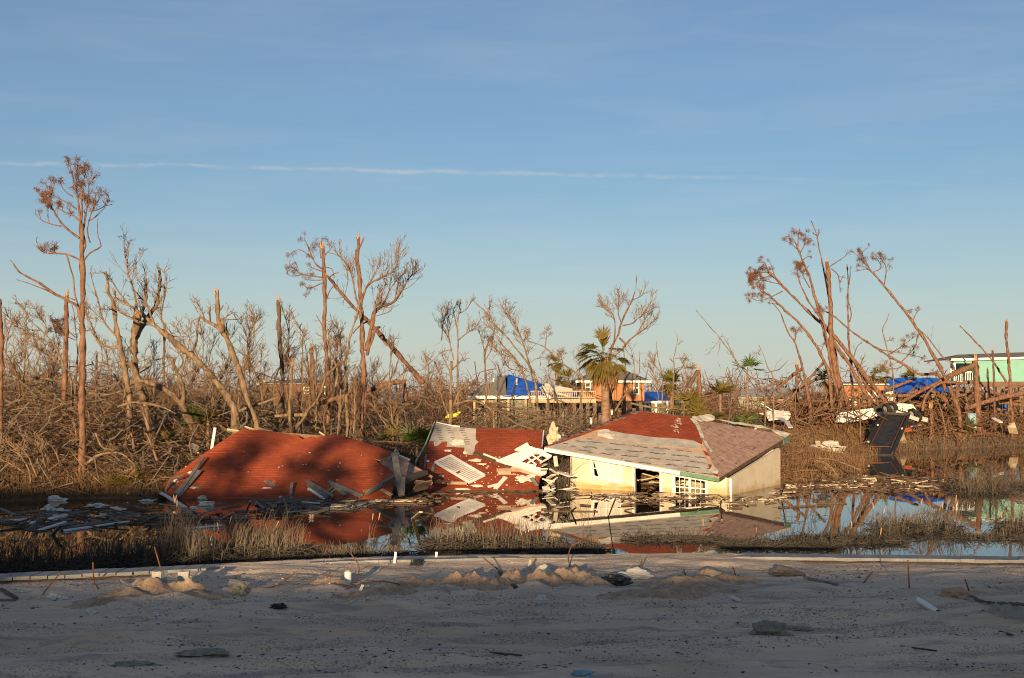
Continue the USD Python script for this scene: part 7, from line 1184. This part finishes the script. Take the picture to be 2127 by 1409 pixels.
# loose small timber nobody would count, drifting with them
def drift(name, label, Z, poly, n, l, w, mat, seed, flat=1.3):
    n = int(n * (.35 if 'pale' in name else .6)); l = (l[0] * .5, l[1] * .9); w = (w[0] * .5, w[1] * .5)
    r = np.random.default_rng(seed); P = Polygon(poly); x0, y0, x1, y1 = P.bounds; mb = MB(); k = 0
    while k < n:
        x, y = r.uniform(x0, x1), r.uniform(y0, y1)
        if not P.contains(shapely.Point(x, y)): continue
        k += 1; p = W(Z, x, y, r.uniform(0, .07)); a = r.normal(0, flat); d = np.array([math.cos(a), math.sin(a), r.normal(0, .11)]); L = l[0] + (l[1] - l[0]) * r.random() ** 2
        ww = r.uniform(*w); mb.add(*bar(p - d * L / 2, p + d * L / 2, ww, min(ww, .05)))
    return single(name, label, 'driftwood', mb.mesh(), mat, kind='stuff')
drift('driftwood', 'grey splinters packed in the drift pile before the big red roof', Z4, [(800, 770), (1620, 765), (1640, 830), (1300, 870), (840, 845)], 150, (.3, 2.2), (.03, .14), 'board_grey', 1)
drift('brown_driftwood', 'brown sticks and laths afloat before the sunken roofs', Z4, [(400, 890), (1300, 780), (2127, 760), (2127, 815), (1500, 850), (1200, 890), (560, 960)], 170, (.3, 2.4), (.02, .1), 'board_brown', 2)
drift('shaded_driftwood', 'grey driftwood and bits of siding in the shaded water on the left', Z9, [(0, 200), (900, 190), (2100, 250), (2100, 330), (1200, 330), (500, 380), (0, 350)], 170, (.3, 2.6), (.03, .16), 'board_grey', 3)
drift('shaded_brown_driftwood', 'dark drift sticks in the shaded water on the left', Z9, [(0, 160), (1400, 170), (2100, 260), (2100, 320), (1200, 345), (300, 400), (0, 380)], 150, (.4, 3.0), (.03, .18), 'board_brown', 4)
drift('house_driftwood', 'brown sticks and straw afloat along the foot of the cream house', Z6, [(250, 742), (1000, 742), (1520, 770), (1990, 770), (1985, 800), (1560, 860), (1240, 830), (700, 830), (470, 790)], 300, (.15, 1.3), (.02, .08), 'board_brown', 5)
drift('house_pale_driftwood', 'pale splinters afloat along the foot of the cream house', Z6, [(480, 750), (1000, 750), (1520, 770), (1990, 775), (1985, 800), (1500, 850), (1240, 820), (700, 800)], 130, (.1, .9), (.02, .1), 'board_pale', 6)
drift('raft_debris', 'brown sticks of the debris raft right of the cream house', ZB, [(60, 925), (250, 870), (760, 830), (1380, 860), (1400, 940), (1100, 955), (400, 950), (100, 1000)], 1100, (.1, 1.5), (.02, .12), 'board_brown', 7)
drift('raft_pale_debris', 'pale scraps in the debris raft right of the cream house', ZB, [(60, 930), (250, 880), (760, 850), (1300, 870), (1380, 925), (1100, 940), (400, 940), (100, 990)], 170, (.1, 1.3), (.06, .22), 'board_pale', 8)
drift('bank_foot_debris', 'straw and sticks washed against the bank under the middle roof', Z5, [(420, 830), (1000, 860), (1550, 845), (1550, 880), (1000, 900), (420, 920)], 120, (.1, 1.0), (.02, .08), 'board_brown', 9)
drift('corner_debris', 'splintered boards heaped between the big red roof and the middle roof', Z4, [(1850, 700), (2100, 690), (2120, 800), (1800, 800)], 90, (.3, 1.6), (.04, .2), 'board_brown', 10)
# plastic sheets, bags and lumps
for lab, Z, x, y, r_, sq, mat, z in (('crumpled pale blue plastic sheet peaked above the shaded water', Z9, 482, 185, .42, (.9, .6, .75), 'cloth_white', .1), ('flat crumpled sheet right of the peaked one', Z9, 590, 195, .5, (1.2, .6, .3), 'cloth_white', .05), ('crumpled sheet at the end of the dark wet pole', Z9, 950, 150, .55, (1.1, .5, .35), 'cloth_white', .1), ('white ball of torn plastic on the shaded water', Z9, 1150, 187, .36, (1.1, .7, .55), 'cloth_white', .1), ('crumpled sheet heaped on the blue grey board', Z9, 600, 268, .42, (1.1, .6, .5), 'cloth_white', .1), ('small white scrap in front of the white board', Z9, 312, 325, .3, (1.1, .6, .45), 'cloth_white', .05), ('small white fleck floating alone on the left', Z9, 1000, 235, .2, (1, .7, .5), 'foam', .05), ('white net heap at the left shore', Z9, 555, 85, .4, (1.3, .5, .55), 'cloth_white', .1), ('white scrap on the shore below the palmetto', Z9, 1262, 40, .3, (.8, .5, .8), 'cloth_white', .25), ('white boulder of foam by the left foot of the big red roof', Z4, 452, 808, .42, (1.1, .8, .55), 'foam', .1), ('smaller foam boulder behind the white one', Z4, 428, 763, .3, (1, .8, .6), 'foam', .1), ('pale cube of foam floating before the roof', Z4, 1232, 905, .17, (1, .8, .9), 'board_pale', .05), ('white scrap near the long white board', Z4, 365, 838, .22, (1, .6, .4), 'cloth_white', .03), ('small pale scraps on the shore left of the roof', Z9, 1440, 95, .35, (1.5, .4, .3), 'cloth_white', .08), ('orange fleck of plastic near the dark wet pole', Z9, 896, 125, .12, (1, .7, .7), 'wall_orange', .05), ('bag scrap beside the short pale post', Z9, 508, 287, .24, (1, .6, .6), 'cloth_white', .05)):
    p = W(Z, x, y, z * .5); single('plastic_scrap', lab, 'plastic scrap', lump(p, r_ * .55, rg, sq, 3, .85), mat, False)
# ---------------------------------------------------------------- reeds in the pond before the sea wall
def reed_clump(label, px, py, wpx, n, hr_, mat='reed', seed=0, heads=0, messy=.35, depth=.7, flat=0, group=None, lean=.15):
    r = np.random.default_rng(seed); c = on_plane(px, py, 0); sc = c[1] / FPX; ax = wpx / 2 * sc
    t = thing('reed_clump', label, 'reeds', c, group); a = r.uniform(-1, 1, n) * ax * np.sqrt(r.random(n)) ** .6; b = r.normal(0, .4, n) * depth
    h = r.uniform(*hr_, n) * np.clip(.45 + 1.3 * (fb(a, b, 1.7, seed) + .5), .45, 1.25); a = a + .25 * fb(a, b, 2.5, seed + 1); o = np.stack([c[0] + a, np.maximum(c[1] + b, yline(seawall, c[0] + a) + .12), np.full(n, -.05)], 1)
    l = r.normal(0, lean, (n, 3)) * [1, 1, 0] + [.05, 0, 0]
    P = np.stack([o, o + np.stack([l[:, 0] * h * .3, l[:, 1] * h * .3, h * .45], 1), o + np.stack([l[:, 0] * h * .7, l[:, 1] * h * .7, h * .8], 1), o + np.stack([l[:, 0] * h * 1.3, l[:, 1] * h * 1.3, h], 1)], 1)
    R = r.uniform(.005, .012, n)[:, None] * np.array([1, .9, .7, .25]); put(t, 'stems', tube_batch(P, R, 3), mat, kind='stuff')
    if flat:                                     # broken stalks lying across one another
        q = np.stack([r.uniform(-1.1, 1.1, flat), r.normal(0, .6, flat), r.random(flat)], 1) * [ax, depth, 0] + c; q[:, 1] = np.maximum(q[:, 1], yline(seawall, q[:, 0]) + .15); q[:, 2] = r.random(flat) ** 2 * hr_[0] * .75; d = unit(r.normal(size=(flat, 3)) * [1, .8, messy]); L = r.uniform(.2, .8, flat)[:, None]
        P = np.stack([q - d * L * .5, q, q + d * L * .3 + [0, 0, -.02], q + d * L * .5 - np.array([0, 0, .1]) * L], 1); P[..., 2] = np.maximum(P[..., 2], -.02); P[..., 1] = np.maximum(P[..., 1], yline(seawall, P[..., 0]) + .08); put(t, 'broken_stalks', tube_batch(P, r.uniform(.005, .011, flat)[:, None] * np.ones((1, 4)), 3), 'reed_dead', kind='stuff')
    for k in range(heads):
        i = r.integers(n); e = o[i] + np.array([l[i, 0] * 1.3, l[i, 1] * 1.3, 1]) * h[i]; dd = norm(np.array([l[i, 0], l[i, 1], 1])); put(t, 'seed_head', tube([e - dd * .04, e, e + dd * .08, e + dd * .16, e + dd * .19], [.006, .013, .016, .013, .005], 7), 'reed_head', True)
    return t
RC = [('tall sunlit tipped reeds standing highest on the left, before the white edged plank', 367, 1160, 90, 80, (1.0, 1.45), 3, 170), ('dense matted grey reed bed at the far left', 60, 1185, 260, 420, (.3, .85), 0, 900), ('matted grey reed bed left of the tall tipped reeds', 260, 1172, 200, 340, (.3, .85), 0, 700), ('grey reed bed under the tall tipped reeds', 385, 1165, 180, 340, (.35, .85), 0, 800), ('round grey reed mound in the middle left', 540, 1155, 200, 480, (.4, .98), 2, 1100), ('upright reeds with lit tips on the round mound', 555, 1150, 130, 80, (.85, 1.3), 1, 0), ('thin reed patch before the open water between the mounds', 760, 1156, 220, 150, (.15, .42), 0, 260), ('two lone bent reeds with ragged heads, before the roof corner', 768, 1140, 30, 5, (.7, 1.05), 2, 0),
      ('tall tangled reeds before the middle roof, their tips lit', 960, 1138, 150, 190, (.4, .95), 3, 500), ('tall reeds before the gap beside the cream house', 1075, 1140, 170, 210, (.4, .92), 5, 600), ('low dark reed tangle right of the tall reeds', 1180, 1145, 130, 130, (.2, .5), 0, 480), ('low dark tangle of dead stalks before the sunken house reflection', 1400, 1122, 190, 90, (.15, .45), 1, 420), ('dark tangle of dead stalks right of the house reflection', 1620, 1135, 220, 150, (.2, .6), 1, 700), ('wide dark reed tangle in front of the blue water', 1760, 1125, 200, 170, (.2, .62), 2, 800), ('sunlit upright reed clump, left one of two over the blue water', 1855, 1102, 90, 150, (.4, .78), 2, 200), ('sunlit upright reed clump, right one of two over the blue water', 1930, 1102, 100, 150, (.4, .78), 2, 240), ('pair of single reed stalks right of the sunlit clumps', 1985, 1110, 50, 26, (.5, .95), 2, 60), ('thin broken reeds bent over the blue water at the right', 2050, 1118, 130, 60, (.15, .4), 0, 230), ('reed clump at the right edge over the water', 2120, 1100, 90, 130, (.4, .85), 1, 300),
      ('fanned straw coloured reed tuft at the end of the debris raft', 2035, 1024, 110, 260, (.35, 1.4), 0, 300), ('flattened straw bed at the right edge behind the fanned tuft', 2110, 1012, 110, 240, (.2, .9), 0, 700), ('straw tuft between the middle roof and the cream house', 1165, 1012, 50, 190, (.5, 1.5), 0, 300), ('few thin stalks standing by the cream house corner', 1670, 1075, 100, 16, (.5, 1.0), 1, 20), ('three slanting stalks in the water before the left window', 1215, 1105, 40, 8, (.7, 1.1), 1, 0)]
for k, (lab, px, py, w, n, hh, hd, fl) in enumerate(RC): reed_clump(lab, px, py, w, int(n * .95), hh, 'reed_dead' if k in (1, 2, 5, 10, 11, 12, 13) else 'reed', 500 + k, hd, flat=int(fl * 1.2), lean=.15 if k not in (19, 20, 21) else .5, depth=.7 if k < 19 else 1.2)
# ---------------------------------------------------------------- foreground odds and ends
def S(Z, x, y, dz=0.0):
    """the point of the sand under a photo pixel"""
    px, py = zp(Z, x, y); p = on_plane(px, py, 1.0)
    for k in range(12): p = on_plane(px, py, float(sand_z(p[0:1], p[1:2])[0]))
    return p + [0, 0, dz]
def upto(Z, base, x, y): return at_depth(*zp(Z, x, y), base[1])
RB = [('rusty bar at the far left edge, tilted', F1, (0, 715), [(80, 668)]), ('rusty bar leaning right beside the left cap', F1, (305, 810), [(370, 730), (435, 650)]), ('bent rusty bar standing before the left cap', F1, (705, 772), [(675, 720), (668, 660), (665, 580)]), ('tallest rusty bar, rising from the cut block mound', F1, (1178, 722), [(1140, 590), (1105, 470)]), ('long rusty rod lying with its end bent up', F1, (1820, 788), [(1980, 745), (2067, 688), (2110, 650)]), ('short rusty bar leaning right in the middle left', F2, (580, 735), [(615, 690), (650, 635)]), ('curled rusty bar behind the white pipe stub', F2, (830, 722), [(848, 620), (820, 560), (778, 508)]), ('thin rusty rod arched over the hole', F2, (750, 772), [(900, 726), (1020, 716), (1140, 738)]), ('bent rusty bar on the sand ridge, leaning left', F2, (1872, 656), [(1800, 600), (1738, 548)]), ('hooked rusty bar curling over to the right', F3, (632, 612), [(622, 540), (645, 465), (712, 432)]), ('rusty bar behind the white rubble', F3, (1120, 656), [(1150, 560)]), ('tiny rusty bar right of the white rubble', F3, (1460, 672), [(1445, 630)]), ('short dark bar alone on the sand in the right middle', F3, (1818, 672), [(1803, 620)]), ('dark bar leaning right on the right side', F4, (912, 738), [(985, 645)]), ('straight upright dark bar on the right side', F4, (1246, 765), [(1236, 565)]), ('bar leaning left by the concrete kerb', F4, (1682, 812), [(1645, 700)])]
for lab, Z, b, up in RB:
    p = S(Z, *b); pts = [p - [0, 0, .08]] + [p] + [upto(Z, p, *u) for u in up]; single('rebar', lab, 'steel bar', tube(spline(pts, .06), .0125, 6), 'rust', True)
for lab, Z, b, u, w, mat in (('left white survey stake by the water edge', F2, (1098, 585), (1110, 505), .05, 'board_white'), ('right white survey stake by the water edge', F2, (1395, 560), (1402, 505), .05, 'board_white'), ('white rag topped stake on the ridge', F3, (335, 625), (350, 560), .045, 'board_pale'), ('short white pipe stub lying tilted in the hole', F2, (845, 782), (875, 740), .05, 'plastic_white')):
    p = S(Z, *b); single('stake', lab, 'stake', bar(p - [0, 0, .05], upto(Z, p, *u), w, .025, (0, 1, 0)), mat)
p = S(F2, 765, 730); pq = upto(F2, p, 767, 648); t = thing('pipe_stub', 'thick broken white pipe stub standing in the sand', 'pipe', p)
put(t, 'pipe', tube([p - [0, 0, .1], p, pq], [.07, .07, .066], 14, False), 'plastic_white', True); put(t, 'chipped_rim', tube([pq - [0, 0, .02], pq + [0, 0, .03]], [.068, .04], 7), 'board_pale')
a, b = S(F4, 1310, 878, .07), S(F4, 1452, 968, .07); t = thing('pvc_pipe', 'white plastic pipe lying on the sand at the right', 'pipe', (a + b) / 2); put(t, 'pipe', tube([a, b], .045, 14, False), 'plastic_white', True); put(t, 'bore', tube([a + (b - a) * .02, b + (a - b) * .02], .038, 12), 'interior', True)
def block(label, Z, base, w, h, dp, yaw, tilt=0, mat='concrete', hollow=False, name='concrete_block', dz=.17):
    p = S(Z, *base, dz); c, s = math.cos(yaw), math.sin(yaw); u, v = np.array([c, s, math.sin(tilt)]), np.array([-s, c, 0]); cen = p + [0, 0, h / 2 - .03]; t = thing(name, label, 'concrete block', p)
    m = trimesh.creation.box((w, dp, h)); m = m.subdivide().subdivide(); vv = np.array(m.vertices) + .018 * (meshkit.noise(np.array(m.vertices) * 14 + rg.random(3) * 9, 2)[:, None] - .5); put(t, 'block', (cen + vv[:, :1] * u + vv[:, 1:2] * v + vv[:, 2:] * np.array([0, 0, 1]), np.array(m.faces)), mat)
    put(t, 'broken_face', (lambda q: (q[0], q[1]))(lump(cen + u * w * .42 + [0, 0, -h * .2], w * .3, rg, (1, 1, .8), 2, .5)), mat); return t
block('cut concrete block at the foot of the tallest rusty bar', F1, (1140, 800), .20, .24, .18, -.35); block('square concrete block right of the tallest bar', F1, (1315, 765), .19, .16, .16, .1); block('flat broken block sunk in the lit mound', F1, (950, 832), .24, .06, .2, .3, .1)
def boulder(label, Z, base, r_, sq, mat, name='rock', cat='rock', rough=.5): p = S(Z, *base); return single(name, label, cat, lump(p + [0, 0, r_ * sq[2] * .35], r_, rg, sq, 3, rough), mat)
boulder('mottled rock half buried in the right foreground', F4, (240, 1100), .24, (1.1, .7, .6), 'stone'); boulder('crumbled pot shaped lump at the end of the long rusty rod', F1, (1715, 800), .13, (1, .8, .9), 'stone'); boulder('orange clod mound under the leaning bar at the right', F4, (1590, 830), .24, (1.1, .6, .5), 'deck_tan'); boulder('black torn bag lying on the sand in the middle', F3, (960, 735), .24, (1.25, .6, .5), 'black_bag', 'black_bag', 'bag', .4)
boulder('white broken rubble piece right of the black bag', F3, (1100, 695), .2, (1.3, .6, .55), 'rubble_white', 'rubble', 'rubble', .8); boulder('white chip standing on the sand ridge', F3, (450, 640), .09, (1.2, .6, .8), 'rubble_white', 'rubble', 'rubble', .7); boulder('white plaster chunk at the foot of the ridge', F3, (470, 750), .12, (1.3, .6, .6), 'rubble_white', 'rubble', 'rubble', .8); boulder('pale blue stone chip low in the middle foreground', F3, (730, 1385), .10, (1.3, .7, .45), 'blue_scrap'); boulder('grey white chip below the ridge', F3, (435, 845), .07, (1.2, .7, .7), 'rubble_white', 'rubble', 'rubble', .6); boulder('dark lump in the sand left of the middle', F2, (275, 900), .10, (1.3, .6, .4), 'black_bag', 'clod', 'clod'); boulder('dark clod by the water edge', F2, (1255, 600), .11, (1, .6, .8), 'black_bag', 'clod', 'clod'); boulder('flat grey slab in the left foreground', F1, (1450, 1240), .26, (1.3, .7, .16), 'stone', 'slab', 'rock'); boulder('second flat grey slab lower in the left foreground', F1, (950, 1320), .22, (1.3, .7, .16), 'stone', 'slab', 'rock'); boulder('flat grey slab in the right foreground beside the mottled rock', F4, (400, 1060), .2, (1.3, .7, .15), 'stone', 'slab', 'rock'); boulder('heap of broken tile and dirt in the right middle', F4, (370, 680), .2, (1.3, .8, .55), 'rubble', 'rubble', 'rubble', .9); boulder('white crumpled scraps beside the rusty bar on the left', F1, (395, 850), .10, (1.3, .7, .6), 'rubble_white', 'rubble', 'rubble', .9); boulder('small white scrap in the left middle sand', F1, (1115, 955), .06, (1.2, .7, .6), 'rubble_white', 'rubble', 'rubble'); boulder('pale stone chip left of it', F1, (655, 940), .07, (1.1, .8, .6), 'rubble_white', 'rubble', 'rubble')
for lab, Z, a, b, w, t_, mat in (('pale offcut board tipped on the left mound', F1, (868, 718), (932, 760), .05, .03, 'board_pale'), ('split board lying down the face of the sand ridge', F3, (130, 660), (245, 770), .07, .04, 'board_brown'), ('second split board beside it on the sand ridge', F3, (100, 680), (175, 720), .05, .04, 'board_pale'), ('dark stick lying at the lower right', F4, (1185, 1195), (1440, 1230), .03, .02, 'board_brown'), ('short dark stick at the right', F4, (1895, 1088), (1985, 1115), .035, .02, 'board_brown'), ('dark stick crossing the pale sand at the lower middle', F3, (0, 1235), (290, 1262), .025, .02, 'board_brown'), ('white and dark scrap board on the right sand', F3, (1790, 840), (1845, 865), .07, .03, 'board_white'), ('brown board end poking in at the left edge of the sand', F1, (0, 780), (120, 850), .06, .04, 'board_brown'), ('grey board at the left edge under the brown one', F1, (0, 862), (112, 862), .08, .03, 'board_grey'), ('grey half buried plank by the tile heap', F4, (500, 700), (730, 748), .09, .03, 'board_grey')):
    single('offcut', lab, 'board', bar(S(Z, *a, .03), S(Z, *b, .03), w, t_), mat)
# concrete footing at the right
fb_ = [S(F4, 1690, 830), S(F4, 1770, 880), S(F4, 1900, 930), S(F4, 2067, 990), S(F4, 2250, 1045)]; zt_ = [fb_[0][2] + .03, fb_[0][2] + .09, fb_[0][2] + .17, fb_[0][2] + .25, fb_[0][2] + .33]
kp = fb_; mb = MB(); ring = []
for i in range(5):
    j = min(i, 3); s_ = norm(np.cross((fb_[j + 1] - fb_[j]) * [1, 1, 0], (0, 0, 1))); s_ = (s_ if s_[1] > 0 else -s_) * .22; f0 = fb_[i] * [1, 1, 0]; zb_ = fb_[i][2] - .2; ring += [f0 + [0, 0, zb_], f0 + s_ + [0, 0, zb_], f0 + s_ + [0, 0, zt_[i]], f0 + [0, 0, zt_[i]]]
fq = [[i * 4 + k, i * 4 + (k + 1) % 4, i * 4 + 4 + (k + 1) % 4, i * 4 + 4 + k] for i in range(4) for k in range(4)] + [[0, 3, 2, 1], [16, 17, 18, 19]]; mb.add(np.array(ring), np.array(fq)[:, ::-1])
ft = thing('concrete_footing', 'grey concrete footing running off the right edge of the sand', 'concrete footing', kp[0]); put(ft, 'footing', mb.mesh(), 'concrete')
v = MB()
for i in range(60):
    k = rg.random() * 4; i0 = min(int(k), 3); p = kp[i0] * (1 - k + i0) + kp[i0 + 1] * (k - i0); v.add(*lump(p * [1, 1, 0] + [0, .1 + rg.normal(0, .03), np.interp(k, range(5), zt_)], rg.uniform(.02, .05), rg, (1.2, .8, .5), 1, .5))
put(ft, 'grit', v.mesh(), 'rubble', kind='stuff')
# heaps of turned up earth
def heap(label, parts, seed, rough=1.0):
    r = np.random.default_rng(seed); c = [(on_plane(px, py, 1.05), h, a_, b_) for px, py, h, a_, b_ in parts]
    x0, x1 = min(q[0][0] - 2.2 * q[2] for q in c), max(q[0][0] + 2.2 * q[2] for q in c); y0, y1 = min(q[0][1] - 2.2 * q[3] for q in c), max(q[0][1] + 2.2 * q[3] for q in c)
    xs, ys = np.arange(x0, x1, .035), np.arange(y0, y1, .035); Xh, Yh = np.meshgrid(xs, ys); H = np.zeros_like(Xh)
    for p, h, a_, b_ in c: H = np.maximum(H, h * np.clip(1.25 * np.exp(-((Xh - p[0]) / a_) ** 2 - ((Yh - p[1]) / b_) ** 2) - .16, -.2, 1))
    nz = fb(Xh, Yh, 2.6, seed, 5) * 1.6 + fb(Xh, Yh, 9, seed + 3, 3) * .7; Zh_ = sand_z(Xh, Yh) + np.where(H > 0, H * (1 + rough * nz) + .05 * rough * nz * (H > .02), H * .6) - .012
    n = len(xs); i = (np.arange(len(ys) - 1)[:, None] * n + np.arange(n - 1)[None]).reshape(-1); f = np.stack([i, i + 1, i + n + 1, i + n], 1); keep = (H.reshape(-1)[f] > -.03).any(1); f = f[keep]
    return single('dirt_heap', label, 'dirt heap', (np.stack([Xh, Yh, Zh_], -1).reshape(-1, 3), np.vstack([f[:, [0, 1, 2]], f[:, [0, 2, 3]]])), 'dirt', True)
heap('low reddish earth heap on the left with two cut concrete blocks on it', [(195, 1250, .10, .4, .2), (250, 1240, .17, .6, .25), (310, 1232, .24, .8, .28), (380, 1230, .24, .6, .22), (415, 1236, .12, .4, .22)], 1, .8)
heap('scraped earth rim around the hole in the middle left', [(690, 1207, .12, .4, .2), (755, 1228, .12, .45, .2), (815, 1222, .16, .35, .2), (880, 1206, .18, .5, .22), (950, 1204, .22, .5, .22)], 2, 1.2)
heap('tallest ridge of broken earth, in the middle of the sand', [(1010, 1207, .22, .7, .3), (1075, 1201, .29, .7, .28), (1130, 1200, .30, .6, .3), (1185, 1196, .28, .55, .26), (1235, 1204, .12, .4, .2)], 3, 1.3)
heap('smooth low sand dome right of the middle', [(1415, 1205, .19, .6, .35), (1360, 1222, .14, .8, .3), (1470, 1215, .12, .5, .3)], 4, .35)
heap('small sand hump behind the dome', [(1480, 1190, .24, .35, .25), (1525, 1196, .12, .4, .25)], 5, .5)
# gravel and chips strewn over the sand
def chips(name, label, n, mat, s, seed, pdark=False):
    r = np.random.default_rng(seed); mb = MB(); base = trimesh.creation.icosphere(0); bv, bf = np.array(base.vertices), np.array(base.faces)
    n = int(n * 2.6); y = 14 + 11.6 * r.random(n) ** 1.15; x = (r.uniform(-60, 2190, n) - PW / 2) / FPX * y; k = fb(x * .7, y * 1.6, .9, 61, 5) + r.normal(0, .05, n) > .07; x, y = x[k], y[k]; k = y < yline(seawall, x) - .35; x, y = x[k], y[k]; z = sand_z(x, y)
    q = s[0] + (s[1] - s[0]) * r.random(len(x)) ** 4
    V = bv[None] * (q[:, None, None] * np.stack([r.uniform(.8, 1.6, len(x)), r.uniform(.7, 1.3, len(x)), r.uniform(.3, .8, len(x))], 1)[:, None]) * (1 + .35 * r.normal(size=(len(x), 12, 1))) + np.stack([x, y, z + q * .15], 1)[:, None]
    F = bf[None] + (np.arange(len(x)) * 12)[:, None, None]; return single(name, label, 'gravel', (V.reshape(-1, 3), F.reshape(-1, 3)), mat, kind='stuff')
chips('dark_gravel', 'dark crumbs and gravel strewn over the sand', 8000, 'rubble', (.004, .021), 1); chips('shell_chips', 'white shell and plaster chips strewn over the sand', 2600, 'rubble_white', (.004, .022), 2); chips('black_gravel', 'black bits of shingle strewn over the sand', 3500, 'black_metal', (.003, .018), 3)
# ---------------------------------------------------------------- behind the camera: unseen houses added and shaped to shade the near ground; palms that shadow the roof
def shade_house(label, x0, x1, y, h0, h1):
    t = thing('added_house', label, 'house', ((x0 + x1) / 2, y, 2.3)); put(t, 'wall', abox(x0, x1, y - 8, y, 2.0, h0), 'wall_sage'); rv = hipped(x0, x1, y - 8, y, h0, h1 - h0, .4, .3); put(t, 'roof', MB().add(*slab(rv[0], rv[1], rv[5], rv[4])).add(*slab(rv[1], rv[2], rv[5])).add(*slab(rv[2], rv[3], rv[4], rv[5])).add(*slab(rv[3], rv[0], rv[4])).mesh(), 'roof_grey')
    for x in np.arange(x0 + 1.5, x1 - 1, 3.0): win(t, x - .5, x + .5, y + .07, h0 - 2, h0 - .8)
shade_house('long unseen house added behind the photographer for its shade, far left', -60, -21.4, -40, 7.9, 10.8); shade_house('low unseen house added behind the photographer for its shade, left of the middle', -21.2, -12.5, -40, 5.8, 8.16); shade_house('long unseen house added straight behind the photographer for its shade', -12.3, 6.4, -40, 5.9, 8.32); shade_house('long unseen house added behind the photographer for its shade, to the right', 6.6, 34, -40, 5.8, 8.50)
rgb = np.random.default_rng(8)
for i, (x, y, z, s) in enumerate(((-20.6, -30, 10.7, 1.35), (-17.6, -31, 10.2, 1.3), (-25.6, -30, 9.4, 1.2), (-25.2, -34, 12.1, .8), (-22.6, -32, 9.6, 1.1), (-19.2, -36, 12.3, 1.1))):
    b = np.array([x, y, 2.2]); palm('cabbage_palm', ('cabbage palm behind the photographer, throwing its shadow on the red roof', 'slim palm behind the photographer between two others', 'broad palm behind the photographer', 'tallest palm behind the photographer', 'low palm at the left end of the row behind the photographer', 'last palm of the row behind the photographer')[i], b, np.array([x, y, z]), .2, 22, rgb, pet=.7 * s, rad=.8 * s, dead=10, leaf=16, each=False, w=.07)
